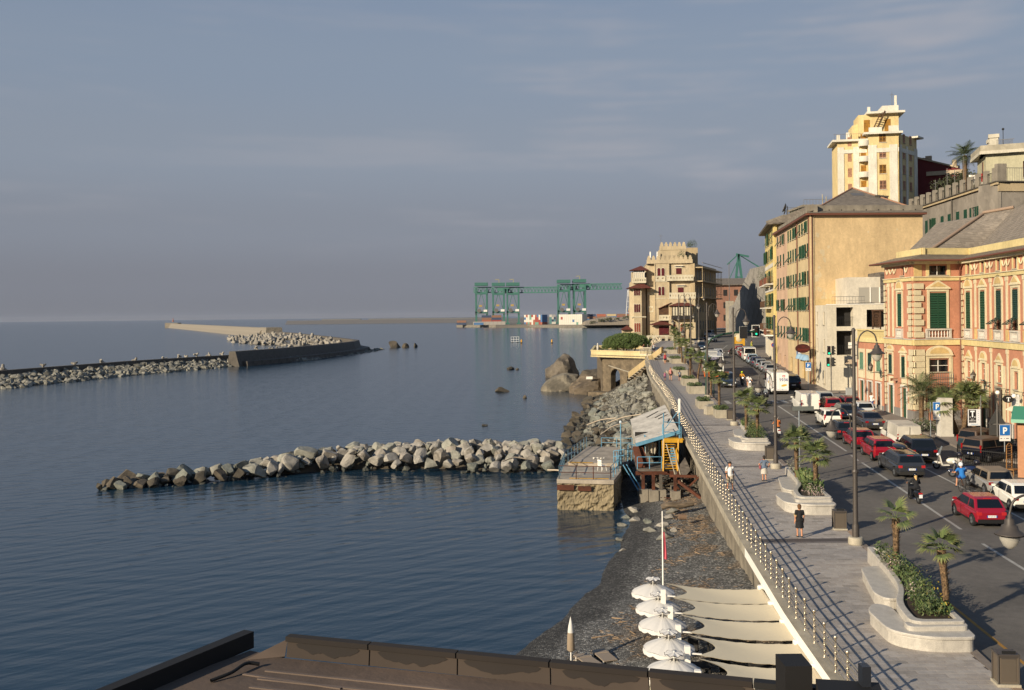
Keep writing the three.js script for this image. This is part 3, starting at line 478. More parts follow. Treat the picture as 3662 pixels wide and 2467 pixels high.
const slope = (a, b, c, d, t = .12) => slabQuad(a, b, c, d, t);

// ---- orange palazzo at the near right ----
{
  const t = group('palazzo', 36, 4.9, 89.4); tag(t, 'orange and cream painted palazzo with quoins, pediments and tall green shutters', 'building');
  const or = pl(0xd09172), cr = pl(0xefe1bb), crD = pl(0xe0c285), ye = pl(0xeed99c), stone = pl(0xd9d2c4), pl0 = pl(0x8d8984);
  const y0 = 4.9, Fa = frame([35.95, 96], [36, 89.4], y0, t), Fb = frame([36, 89.4], [40.6, 89.9], y0, t), Fc = frame([40.6, 89.9], [37.6, 64.4], y0, t), Fw = frame([35.85, 103.6], [35.95, 96], y0, t);
  const H = 14.6;
  const lv = { pl: 1.1, str: 7.0, str2: 7.5, f1: 12.8, fr: 13.1, top: 14.6 };
  const cW = [[1.9], [5.5], [9.2], [12.7], [16.2], [19.7], [23.2]];
  // walls with real openings
  const hole = (x, w, a, b) => [x - w / 2, a, x + w / 2, b];
  part('wall', holed(6.6, H, [hole(3.7, 1.0, 8.7, 11.7), hole(1.35, .9, 4.2, 6.0), hole(4.4, .9, 4.0, 5.9), hole(4.4, .7, 13.35, 14.2), hole(1.4, 1.1, .05, 3.1), hole(4.5, 1.1, .05, 3.0)], .28), or, t, Fa);
  part('wall', holed(Fb.L, H, [hole(2.35, 1.6, 8.5, 11.7), hole(2.4, 1.9, 4.6, 5.7), hole(2.4, 2.2, 1.3, 3.2), hole(2.4, 1.7, 13.3, 14.15)], .28), or, t, Fb);
  part('wall', holed(Fc.L, H, cW.flatMap(([x], i) => [hole(x, 1.25, 8.5, 11.7), hole(x, .9, i < 3 ? 4.2 : 3.9, i < 3 ? 5.6 : 5.2), hole(x, .8, 13.3, 14.2), i === 1 ? hole(x, 1.3, .05, 3.2) : i === 3 || i === 4 ? hole(x, 1.1, .05, 2.8) : hole(x, 1.1, .9, 3.6)]), .28), or, t, Fc);
  part('wing_wall', holed(7.6, 7.2, [hole(1.3, 1, 4.2, 5.9), hole(3.6, 1, 4.2, 5.9), hole(5.9, 1, 4.2, 5.9), hole(1.4, 1.1, .05, 3), hole(3.6, 1.1, .05, 3), hole(5.9, 1.1, .05, 3)], .28), or, t, Fw);
  part('rear_wall', prism([[.6, -.6], [4.95, -1.1], [2.1, 23], [14, 23], [14, -8], [.6, -6]].map(p => [p[0], p[1]]), .05, H - .1), crD, t);
  part('wing_body', box(.6, 9, .05, 7.1, -14.1, -6.7), crD, t);
  const trim = (F, L, a, b, z, m, n) => part(n, box(0, L, a, b, 0, z), m, t, F);
  for (const [F, L] of [[Fa, 6.6], [Fb, Fb.L], [Fc, Fc.L]]) { trim(F, L, lv.str, lv.str2, .14, ye, 'string_course'); trim(F, L, lv.str2, lv.str2 + .08, .22, stone, 'string_ledge'); trim(F, L, lv.f1, lv.fr, .12, ye, 'cornice'); trim(F, L, lv.fr, lv.fr + .08, .2, cr, 'cornice_ledge'); trim(F, L, 14.28, 14.6, .3, cr, 'eaves_cornice'); }
  trim(Fw, 7.6, 7.0, 7.3, .16, ye, 'wing_cornice'); trim(Fw, 7.6, .0, .9, .06, pl0, 'plinth');
  for (const [F, L, gaps] of [[Fa, 6.6, [[.8, 2.0], [3.9, 5.1]]], [Fb, Fb.L, [[1.3, 3.5]]], [Fc, Fc.L, [[4.8, 6.2], [12.1, 13.3], [15.6, 16.8]]]]) { let x = 0; for (const g of [...gaps, [L, L]]) { if (g[0] > x) part('plinth', box(x, g[0], 0, lv.pl, 0, .07), pl0, t, F); x = g[1]; } }
  // quoins, block by block
  const bevel = (w, h, d) => { const s = new THREE.Shape([[0, 0], [w, 0], [w, h], [0, h]].map(p => new THREE.Vector2(...p))); return fin(new THREE.ExtrudeGeometry(s, { depth: d, bevelEnabled: true, bevelSize: -.05, bevelThickness: .05, bevelSegments: 1 })); };
  const qA = bevel(.95, .5, .08), qB = bevel(.7, .44, .08), qC = bevel(1.0, .52, .08);
  const quoin = (F, x, ya, yb, big, small, flip) => { let k = 0; for (let y = ya; y < yb - .4; y += .545, k++) { const g = k % 2 ? small : big, w = k % 2 ? .7 : .95; part('quoin_block', g, cr, t, at(F, flip ? x - w : x, y, .02)); } };
  quoin(Fa, 6.58, 7.7, 12.8, qA, qB, true); quoin(Fb, .02, 7.7, 12.8, qA, qB); quoin(Fa, 6.58, 1.2, 6.9, qC, qC, true); quoin(Fb, .02, 1.2, 6.9, qC, qC); quoin(Fc, .05, 1.2, 12.8, bevel(.55, .5, .05), bevel(.4, .44, .05)); quoin(Fa, .02, 1.2, 12.8, bevel(.5, .5, .05), bevel(.4, .44, .05));
  const pil = (F, x, a, b, w = .34) => { part('pilaster', box(x - w / 2, x + w / 2, a, b, 0, .07), cr, t, F); part('pilaster_capital', box(x - w * .7, x + w * .7, b - .35, b - .02, 0, .11), cr, t, F); };
  for (const x of [1.05, 2.1]) { pil(Fa, x, 7.7, 12.75); }
  for (const x of [3.7, 7.35, 10.95, 14.45, 17.95, 21.45]) { pil(Fc, x, 8.6, 12.75); pil(Fc, x, 1.15, 6.95, .3); part('pedestal', box(x - .25, x + .25, 7.6, 8.5, 0, .08), crD, t, Fc); }
  // tall shuttered windows with pediments
  const surround = (F, x, w, a, b, kind, k = 1) => {
    part('window_surround', [box(x - w / 2 - .22, x - w / 2, a, b + .12, 0, .09), box(x + w / 2, x + w / 2 + .22, a, b + .12, 0, .09), box(x - w / 2 - .22, x + w / 2 + .22, b + .12, b + .34, 0, .1), box(x - w / 2 - .34, x + w / 2 + .34, b + .34, b + .46, 0, .2)], cr, t, F);
    const W = w / 2 + .34, yb = b + .46, hh = kind === 'tri' ? .75 * k : .8 * k; let o, i;
    if (kind === 'tri') { o = [[x - W, yb], [x + W, yb], [x, yb + hh]]; i = [[x - W * .68, yb + .1], [x + W * .68, yb + .1], [x, yb + hh * .74]]; }
    else { const n = 12; o = [[x - W, yb]]; i = [[x - W * .7, yb + .08]]; for (let q = 0; q <= n; q++) { const a = Math.PI * (1 - q / n); o.push([x + W * Math.cos(a), yb + hh * Math.sin(a) * (1)]); i.push([x + W * .7 * Math.cos(a), yb + .08 + hh * .68 * Math.sin(a)]); } o.push([x + W, yb]); i.push([x + W * .7, yb + .08]); }
    part('pediment', shape(o, .12), cr, t, F); part('pediment_field', shape(i, .03), crD, t, at(F, 0, 0, .12));
  };
  const balus = (F, x, w, n, a = 7.62, m = stone) => { part('balustrade_rail', [box(x - w / 2, x + w / 2, a + .72, a + .86, -.05, .22), box(x - w / 2, x + w / 2, a, a + .1, -.05, .22), box(x - w / 2, x - w / 2 + .2, a + .1, a + .72, -.03, .18), box(x + w / 2 - .2, x + w / 2, a + .1, a + .72, -.03, .18)], m, t, F); const g = balus.g || (balus.g = fin(lathe([[.05, 0], [.05, .06], [.035, .1], [.075, .24], [.04, .46], [.05, .56], [.05, .62]], 8))); for (let i = 0; i < n; i++) part('baluster', g, X.whiteWall, t, at(F, x - w / 2 + .2 + (w - .4) * (i + .5) / n, a + .1, .09)); };
  const gx = { glass: X.glass, deep: .12, bars: 0, sill: 0 };
  win(t, Fa, 3.2, 8.7, 1.0, 3.0, { ...gx, shut: 'closed' }); surround(Fa, 3.7, 1, 8.6, 11.7, 'arch'); balus(Fa, 3.7, 1.4, 5);
  win(t, Fb, 1.55, 8.5, 1.6, 3.2, { ...gx, shut: 'closed' }); surround(Fb, 2.35, 1.6, 8.5, 11.7, 'tri', .95); balus(Fb, 2.35, 2.4, 7);
  cW.forEach(([x], i) => {
    const tilt = i > 1; const p = win(t, Fc, x - .62, 8.5, 1.25, 3.2, { ...gx, shut: tilt ? undefined : 'closed' });
    if (tilt) { const g1 = leafGeo(.62, 2.2), g2 = leafGeo(.62, 1.0); for (const s of [-.62, .003]) { const a = part('shutter', g1, X.greenD, p); a.position.set(s, -.6, .15); const b = part('shutter', g2, X.greenD, p); b.position.set(s, -.6 - Math.cos(1.0), .15 + Math.sin(1.0)); b.rotation.x = -1.0; } }
    surround(Fc, x, 1.25, 8.5, 11.7, i % 2 ? 'tri' : 'arch'); balus(Fc, x, 1.7, 5);
    // attic windows and swags
    win(t, Fc, x - .4, 13.3, .8, .9, { deep: .15, bars: 1, frame: X.white }); part('attic_panel', [box(x - .62, x - .4, 13.2, 14.26, 0, .05), box(x + .4, x + .62, 13.2, 14.26, 0, .05), box(x - .4, x + .4, 13.2, 13.26, 0, .05), box(x - .4, x + .4, 14.2, 14.26, 0, .05)], ye, t, Fc);
    for (const s of [1.25, 2.1]) { part('swag', tube([P3(x + s - .36, 14.05, .05), P3(x + s - .18, 13.72, .07), P3(x + s, 13.62, .08), P3(x + s + .18, 13.72, .07), P3(x + s + .36, 14.05, .05)], .06, 6, 10), cr, t, Fc); } part('swag_pilaster', box(x + 1.62, x + 1.76, 13.2, 14.26, 0, .05), cr, t, Fc);
    // ground floor
    surround(Fc, x, .9, i < 3 ? 4.1 : 3.8, i < 3 ? 5.5 : 5.2, i % 2 ? 'arch' : 'tri', .85);
    part('bay_panel', [box(x - 1.2, x - (i === 1 ? .82 : .58), 1.15, 5.6, 0, .04), box(x + (i === 1 ? .82 : .58), x + 1.2, 1.15, 5.6, 0, .04), box(x - .5, x + .5, i === 1 || i === 3 || i === 4 ? 3.3 : 3.7, 3.85, 0, .04)], cr, t, Fc);
    win(t, Fc, x - .45, i < 3 ? 4.2 : 3.9, .9, i < 3 ? 1.4 : 1.3, { deep: .2, bars: i < 3 ? 3 : 1 });
    if (i === 1 || i === 3 || i === 4) { const d = part('door', bg(i === 1 ? 1.3 : 1.1, i === 1 ? 3.15 : 2.75, .06), i === 1 ? X.green : X.glass, t, at(Fc, x, i === 1 ? 1.62 : 1.42, -.16)); part('door_frame', [box(x - .8, x - .65, 0, 3.4, 0, .1), box(x + .65, x + .8, 0, 3.4, 0, .1), box(x - .8, x + .8, 3.2, 3.4, .0, .12)], X.whiteWall, t, Fc); }
    else { const p2 = part('window', bg(1.1, 2.7, .04), X.darkGlass, t, at(Fc, x, 2.25, -.16)); const bars = [], n = 7; for (let k = 0; k < n; k++) bars.push(cyl(x - .65 + 1.3 * k / (n - 1), .95, 3.95, .2, .018, .018, 5)); for (const yy of [1.1, 2.0, 2.9, 3.7]) bars.push(box(x - .7, x + .7, yy, yy + .05, .18, .22)); part('window_grille', bars, X.grey, t, Fc); }
  });
  // entrance side, ground floor
  surround(Fb, 2.4, 1.9, 4.4, 5.7, 'arch', 1.0); win(t, Fb, 1.45, 4.6, 1.9, 1.1, { bars: 2, deep: .2 }); part('gate', bg(2.2, 1.9, .05), X.black, t, at(Fb, 2.4, 2.25, -.2));
  { const bars = []; for (let k = 0; k < 13; k++) bars.push(cyl(1.15 + 2.5 * k / 12, 1.0, 4.3, .25, .02, .02, 5), lathe([[.03, 0], [.012, .16], [0, .2]], 5).translate(1.15 + 2.5 * k / 12, 4.3, .25)); for (const yy of [1.3, 2.4, 3.6, 4.05]) bars.push(box(1.1, 3.7, yy, yy + .05, .23, .27)); part('window_grille', bars, X.grey, t, Fb); }
  part('entrance_panel', [box(1.1, 1.42, 3.4, 6, 0, .05), box(3.38, 3.7, 3.4, 6, 0, .05)], cr, t, Fb); win(t, Fb, 1.55, 13.3, 1.7, .85, { bars: 1, deep: .2 }); part('attic_panel', [box(1.25, 1.55, 13.2, 14.26, 0, .06), box(3.25, 3.55, 13.2, 14.26, 0, .06)], ye, t, Fb); part('corner_panel', box(.1, .85, 13.2, 14.2, 0, .06), crD, t, Fb);
  // short flank
  win(t, Fa, .9, 4.2, .9, 1.8, { shut: 'closed', sm: X.greenD }); win(t, Fa, 3.95, 4.0, .9, 1.9, { shut: 'open', ang: .4, sm: X.greenD }); surround(Fa, 1.35, .9, 4.1, 6.0, 'arch', .6); surround(Fa, 4.4, .9, 3.9, 5.9, 'tri', .65); win(t, Fa, 4.05, 13.35, .7, .85, { bars: 1 });
  for (const x of [.85, 1.7, 2.55, 5.3]) part('swag', tube([P3(x - .36, 14.05, .05), P3(x, 13.6, .08), P3(x + .36, 14.05, .05)], .06, 6, 8), cr, t, Fa);
  for (const x of [1.4, 4.5]) { part('door', bg(1.1, 3, .06), X.green, t, at(Fa, x, 1.55, -.14)); part('door_frame', [box(x - .75, x - .55, 0, 3.3, 0, .08), box(x + .55, x + .75, 0, 3.3, 0, .08), box(x - .75, x + .75, 3.1, 3.3, .0, .1)], X.whiteWall, t, Fa); part('bay_panel', box(x - .6, x + .6, 3.3, 3.95, 0, .04), cr, t, Fa); }
  for (const [i, x] of [1.35, 3.6, 5.9].entries()) { win(t, Fw, x - .5, 4.2, 1, 1.7, { shut: 'closed', sm: i === 1 ? X.greenD : M(0x587a62) }); part('window_surround', [box(x - .92, x - .5, 3.3, 6.3, 0, .05), box(x + .5, x + .92, 3.3, 6.3, 0, .05), box(x - .5, x + .5, 5.95, 6.3, 0, .05), box(x - .5, x + .5, 3.3, 4.1, 0, .05)], cr, t, Fw); part('door', bg(1.1, 3, .06), i ? X.greyWood : X.green, t, at(Fw, x, 1.55, -.14)); part('door_frame', [box(x - .75, x - .55, 0, 3.2, 0, .08), box(x + .55, x + .75, 0, 3.2, 0, .08), box(x - .75, x + .75, 3.05, 3.2, .0, .1)], X.whiteWall, t, Fw); }
  // wing terrace
  part('terrace_parapet', [box(0, 7.6, 7.3, 7.42, -.2, .05), box(0, 7.6, 8.15, 8.3, -.25, .1)], ye, t, Fw); for (let i = 0; i < 22; i++) part('parapet_slat', bg(.16, .74, .12), ye, t, at(Fw, .2 + i * .34, 7.78, -.07));
  { const p = []; for (const x of [2.2, 4.2, 6.2, 7.4]) p.push(box(x, x + .12, 8.3, 10.2, -.9, -.78)); p.push(box(2.1, 7.6, 10.1, 10.25, -.95, -.75)); for (const [a, b] of [[2.3, 4.1], [6.3, 7.4]]) for (let i = 0; i < 6; i++) { const w = (b - a); p.push(beam(P3(a + w * i / 6, 8.4, -.85), P3(a + Math.min(w, w * i / 6 + w * .5), 10, -.85), .04), beam(P3(a + w * i / 6, 10, -.85), P3(a + Math.min(w, w * i / 6 + w * .5), 8.4, -.85), .04)); } part('pergola', p, X.wood, t, Fw); }
  // roofs: eaves skirt, parapet, main roof in overlapping courses
  const o = t.position, L = (x, y, D) => P3(x - o.x, y - o.y, -D - o.z);
  const eave = [[34.95, 97.2], [35.05, 88.1], [40.0, 88.7], [36.6, 63.8]], inn = [[37.6, 97.2], [37.5, 90.9], [42.4, 92.2], [39.4, 65]], rid = [[46, 98], [47.5, 96], [48, 95], [47, 66]];
  const courses = (E, I, y0, y1, n, m, name) => { for (let s = 0; s < E.length - 1; s++) { const l = []; for (let k = 0; k < n; k++) { const P = (q, r, f, up) => { const x = lerp(E[q][0], I[q][0], f), D = lerp(E[q][1], I[q][1], f); return L(x, lerp(Array.isArray(y0) ? y0[q] : y0, Array.isArray(y1) ? y1[q] : y1, f) + up, D); }; l.push(slabQuad(P(s, 0, k / n, .05), P(s + 1, 0, k / n, .05), P(s + 1, 0, (k + 1) / n + .01, .0), P(s, 0, (k + 1) / n + .01, .0), .07)); } part(name, l, m, t); } };
  courses(eave, inn, 19.5, 20.15, 8, X.slateD, 'eaves_slates'); courses([[38.2, 97.5], [38.1, 91.5], [42.9, 92.8], [40, 65]], [[44, 103], [46, 97], [48, 95], [50, 66]], 20.2, [24.0, 24.2, 24.6, 29.5], 22, X.slate, 'roof_slates');
  for (let s = 0; s < 3; s++) { const a = inn[s], b = inn[s + 1], F = frame(a, b, 19.9, t); part('parapet', box(-.1, F.L + .1, 0, .85, -.25, 0), ye, t, F); for (let k = .8; k < F.L; k += 1.5) part('parapet_slot', bg(.12, .2, .05), X.soft, t, at(F, k, .16, 0)); const e0 = eave[s], e1 = eave[s + 1]; part('gutter', rod(L(e0[0], 19.48, e0[1]), L(e1[0], 19.48, e1[1]), .09, .09, 6), X.copper, t); part('soffit', slabQuad(L(e0[0] + .1, 19.44, e0[1]), L(e1[0] + .1, 19.44, e1[1]), L(b[0], 19.5, b[1]), L(a[0], 19.5, a[1]), .04), cr, t); }
  part('ridge_tiles', [rod(L(38.1, 20.3, 91.5), L(46, 24.4, 97), .16, .16, 6), rod(L(46, 24.5, 97), L(48, 24.8, 95), .16, .16, 6)], M(0x8d7866), t);
  part('drainpipe', tube([P3(4.25, 14.4, .9), P3(4.3, 14.2, .5), P3(4.42, 13.6, .14), P3(4.42, 12, .14), P3(4.42, .3, .14)], .075, 6, 20), X.copper, t, Fb); part('drainpipe', rod(P3(0, .2, .1), P3(0, 7, .1), .06, .06, 6), X.copper, t, Fa);
}
// ---- beige modern house beside the side street ----
{
  const t = group('beige_house', 36.3, 5.6, 114.6); tag(t, 'plain beige modern house with dark stacked loggias and a timber-clad roof box', 'building');
  const be = pl(0xe9dec6), y0 = 5.6, Fl = frame([37.4, 125], [36.3, 114.6], y0, t), Ff = frame([36.3, 114.6], [46, 113.8], y0, t);
  const hl = []; for (const y of [1.0, 4.7, 7.9]) for (const x of [4.2, 8.1]) hl.push([x, y, x + .8, y + 1.5]);
  part('wall', holed(Fl.L, 10.2, hl, .4), be, t, Fl); for (const h of hl) win(t, Fl, h[0], h[1], .8, 1.5, { glass: M(0x8f8470), bars: 0, deep: .12 });
  part('wall', holed(Ff.L, 10.2, [[1.0, 4.4, 2.9, 7.2], [1.0, 7.7, 2.9, 9.9], [4.4, 7.6, 6.6, 9.6], [5.0, .6, 6.8, 2.2], [4.6, 3.2, 6.9, 6.6]], 1.2), be, t, Ff);
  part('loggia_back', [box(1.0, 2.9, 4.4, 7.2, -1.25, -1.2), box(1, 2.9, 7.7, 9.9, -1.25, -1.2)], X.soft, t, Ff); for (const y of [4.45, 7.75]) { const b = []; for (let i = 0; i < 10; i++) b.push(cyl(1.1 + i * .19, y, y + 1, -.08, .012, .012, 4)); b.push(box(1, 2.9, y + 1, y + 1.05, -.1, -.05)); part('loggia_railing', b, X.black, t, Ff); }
  part('window', box(4.4, 6.6, 7.6, 9.6, -.7, -.6), X.glass, t, Ff); part('garage_shutter', box(5, 6.8, .6, 2.2, -.4, -.3), X.greenD, t, Ff); { const l = []; for (let i = 0; i < 17; i++) l.push(box(4.6, 6.9, 3.22 + i * .2, 3.38 + i * .2, -.35, -.25)); part('louvre_screen', l, M(0xb9b3a6), t, Ff); }
  part('flank_body', prism([[.5, -1.6], [9.6, -.9], [9.6, -8], [1.5, -10]], 0, 10.1), be, t);
  part('upper_block', box(2.7, 7.5, 10.15, 13.4, -8, -1.8), pl(0xe2d8c4), t, Ff); part('upper_window', box(4.0, 6.6, 10.4, 12.2, -1.8, -1.76), M(0x9a958a, { rough: .15 }), t, Ff); part('upper_window_frame', box(5.25, 5.35, 10.4, 12.2, -1.76, -1.7), X.white, t, Ff); part('upper_window_frame', box(6.3, 6.6, 10.4, 12.2, -1.76, -1.7), X.white, t, Ff);
  { const l = []; for (let i = 0; i < 17; i++) l.push(box(6.4, 11.6, 10.2 + i * .22, 10.4 + i * .22, -1.62, -1.5)); for (const [k, g] of l.entries()) part('cladding_board', g, k % 3 ? X.greyWood : M(0x6f675e, { map: T.wood }), t, Ff); part('clad_box', box(6.45, 11.55, 10.15, 13.95, -7, -1.63), X.greyWood, t, Ff); }
  { const b = []; for (let i = 0; i < 12; i++) b.push(cyl(.6 + i * .33, 10.2, 11.1, -.3, .014, .014, 4)); b.push(box(.6, 4.3, 11.1, 11.15, -.33, -.27), box(.6, 4.3, 10.65, 10.68, -.32, -.28)); part('roof_railing', b, X.grey, t, Ff); }
  part('coping', [box(-.05, 2.95, 10.2, 10.28, -.5, .06), box(2.95, 9.5, 10.2, 10.28, -.5, .06)], X.white, t, Ff);
}
// ---- big ochre house: blank gable and long street front ----
{
  const t = group('ochre_house', 36.5, 6.0, 121.6); tag(t, 'tall ochre house with a huge blank gable wall and shuttered street front', 'building');
  const oc = M(0xe5c796, { map: T.plaster, bumpMap: T.bump, bumpScale: .008 }), oc2 = pl(0xe2ca9c), pk = pl(0xdfbb9c), y0 = 6, H = 20.8;
  const Fg = frame([36.5, 121.6], [50.6, 122.4], y0, t), Fo = frame([39.05, 141], [36.5, 121.6], y0, t), Fp = frame([40.55, 152.4], [39.05, 141], y0, t);
  part('gable_wall', box(0, Fg.L, 0, H, -.5, 0), oc, t, Fg); part('gable_patch', box(.2, 3.6, 8.2, 10.6, 0, .012), pl(0xe0c48e), t, Fg);
  reseed(12); const pm = pl(0xe2cda4); for (let i = 0; i < 34; i++) { const x = i < 16 ? rr(.2, 2.2) : rr(.4, 12), y = rr(8, 19.5), s = i < 16 ? rr(.12, .5) : rr(.08, .3), p = []; for (let k = 0; k < 9; k++) { const a = -k / 9 * 6.283, q = s * rr(.5, 1.2); p.push([x + q * Math.cos(a), y + q * 1.3 * Math.sin(a)]); } part('bare_plaster_patch', shape(p.reverse(), .008 + i * .0002), pm, t, Fg); }
  const rows = [5.3, 9.2, 12.4, 15.8, 18.85], holes = (xs, w = 1) => rows.flatMap(y => xs.map(x => [x, y, x + w, y + 1.7 - (y > 18 ? .2 : 0)]));
  const xo = [.9, 3.1, 5.3, 7.6, 10.9, 13.1, 15.2, 17.4], xp = [1.4, 4.3, 7.6];
  part('street_wall', holed(Fo.L, H, [...holes(xo), [1.5, .1, 4, 2.8], [6, .1, 8, 2.8], [12, .1, 15, 2.9]], .45), oc2, t, Fo); part('pink_wall', holed(Fp.L, H + .5, [...holes(xp), [2, .1, 4, 2.8], [7, .1, 9, 2.8]], .45), pk, t, Fp);
  part('core', prism([[.6, -.6], [3.0, -19.4], [4.4, -30.6], [17, -30.6], [13.8, -1.6]].map(p => [p[0], p[1]]), .1, H - .1), pk, t);
  reseed(77); const modes = ['tilt', 'tilt', 'closed', 'open', 'tilt', 'closed'];
  for (const y of rows) { const h = 1.7 - (y > 18 ? .2 : 0); xo.forEach(x => win(t, Fo, x, y, 1, h, { shut: modes[R() * 6 | 0], ang: rr(2.5, 2.9), bars: 1 })); xp.forEach(x => win(t, Fp, x, y, 1, h, { shut: modes[R() * 6 | 0], ang: rr(2.5, 2.9), bars: 1 })); }
  part('shop_front', [box(1.5, 4, .1, 2.8, -.4, -.3), box(6, 8, .1, 2.8, -.4, -.3), box(12, 15, .1, 2.9, -.4, -.3)], M(0xc9a25a, { map: T.wood }), t, Fo); part('shop_front', [box(2, 4, .1, 2.8, -.4, -.3), box(7, 9, .1, 2.8, -.4, -.3)], X.soft, t, Fp);
  part('plinth', box(0, Fo.L, 0, .08, 0, .1), X.conc, t, Fo); part('shop_sign', box(8.6, 11.2, 3.1, 4.2, .02, .12), M(0xd8dde0), t, Fo); part('shop_sign_panel', box(8.6, 9.5, 3.12, 4.18, .12, .13), M(0x3d7fb0), t, Fo);
  for (const x of [9.85, 19.3]) part('drainpipe', rod(P3(x, .2, .12), P3(x, H, .12), .07, .07, 6), X.copper, t, Fo); part('drainpipe', rod(P3(.2, .2, .12), P3(.2, H, .12), .07, .07, 6), X.copper, t, Fg);
  for (const x of [11, 14, 16]) { part('awning', new THREE.SphereGeometry(.75, 10, 5, 0, Math.PI * 2, 0, Math.PI / 2).scale(1, .9, .8), M(0x7f9db3), t, at(Fo, x + 1.2, 3.0, .2)); }
  for (const [F, L] of [[Fo, Fo.L], [Fg, Fg.L], [Fp, Fp.L]]) { part('eaves', box(-.3, L + .3, H, H + .25, -.4, .55), X.copper, t, F); part('roof_parapet', box(-.2, L + .2, H + .25, H + 1.25, -.9, -.35), X.conc, t, F); for (let x = 1; x < L; x += 1.55) part('parapet_slot', bg(.12, .25, .04), X.soft, t, at(F, x, H + .62, -.35)); part('eaves_slates', slabQuad(P3(-.3, H + .27, .6), P3(L + .3, H + .27, .6), P3(L + .3, H + .6, -.35), P3(-.3, H + .6, -.35), .05), X.slateD, t, F); }
  const o = t.position, L = (x, y, D) => P3(x - o.x, y - o.y, -D - o.z), ap = L(46, 31.6, 134), ap2 = L(47.5, 31.6, 142), z = 27.6;
  part('roof', [slabQuad(L(37.4, z, 122.6), L(50.3, z, 123.4), ap, ap, .1), slabQuad(L(41, z, 150), L(37.4, z, 122.6), ap, ap2, .1), slabQuad(L(50.3, z, 123.4), L(54, z, 150), ap2, ap, .1)], X.slateD, t);
  part('skylight', [box(-.8, .8, -.06, .06, -.55, .55)], X.grey, t).position.copy(L(45.4, 30.3, 130.4)); t.children[t.children.length - 1].rotation.x = .42;
  part('ridge_tiles', [rod(L(37.4, z, 122.6), ap, .14, .14, 6), rod(L(50.3, z, 123.4), ap, .14, .14, 6)], M(0x8f6a52), t); for (const [x, D] of [[48.2, 129.5], [49, 130], [47.5, 129]]) part('chimney_pot', [box(-.2, .2, 0, 1.1, -.2, .2), box(-.28, .28, 1.1, 1.25, -.28, .28)], X.concDark, t).position.copy(L(x, 28.8, D));
  // oval sign on the corner
  const s = group('oval_sign', 35.55, 11.05, 120.5); tag(s, 'dark red oval restaurant sign hung on a bracket from the ochre house', 'sign');
  const sc = document.createElement('canvas'); sc.width = 512; sc.height = 288; const cx = sc.getContext('2d'); cx.fillStyle = '#3d100b'; cx.fillRect(0, 0, 512, 288); cx.fillStyle = '#7d2c1c'; cx.font = 'italic 92px serif'; cx.textAlign = 'center'; cx.fillText('Pignotto"', 270, 205); cx.fillStyle = '#501610'; cx.beginPath(); cx.ellipse(270, 80, 60, 36, 0, 0, 7); cx.fill(); const st = new THREE.CanvasTexture(sc); st.colorSpace = THREE.SRGBColorSpace;
  const el = new THREE.CircleGeometry(1, 40); el.userData.keepUV = true; part('face', el, M(0xffffff, { map: st, rough: .5 }), s).scale.set(1.75, 1.08, 1); s.children[0].position.set(-.85, -.9, .11); part('rim', new THREE.CylinderGeometry(1, 1, .2, 40).rotateX(Math.PI / 2).scale(1.78, 1.1, 1).translate(-.85, -.9, 0), M(0x3c120d), s); part('bracket', [beam(P3(-1.6, .45, 0), P3(1.4, .5, 0), .08), beam(P3(-1.2, -2.2, 0), P3(1.4, -2.2, 0), .08)], X.black, s); s.scale.setScalar(.5);
}
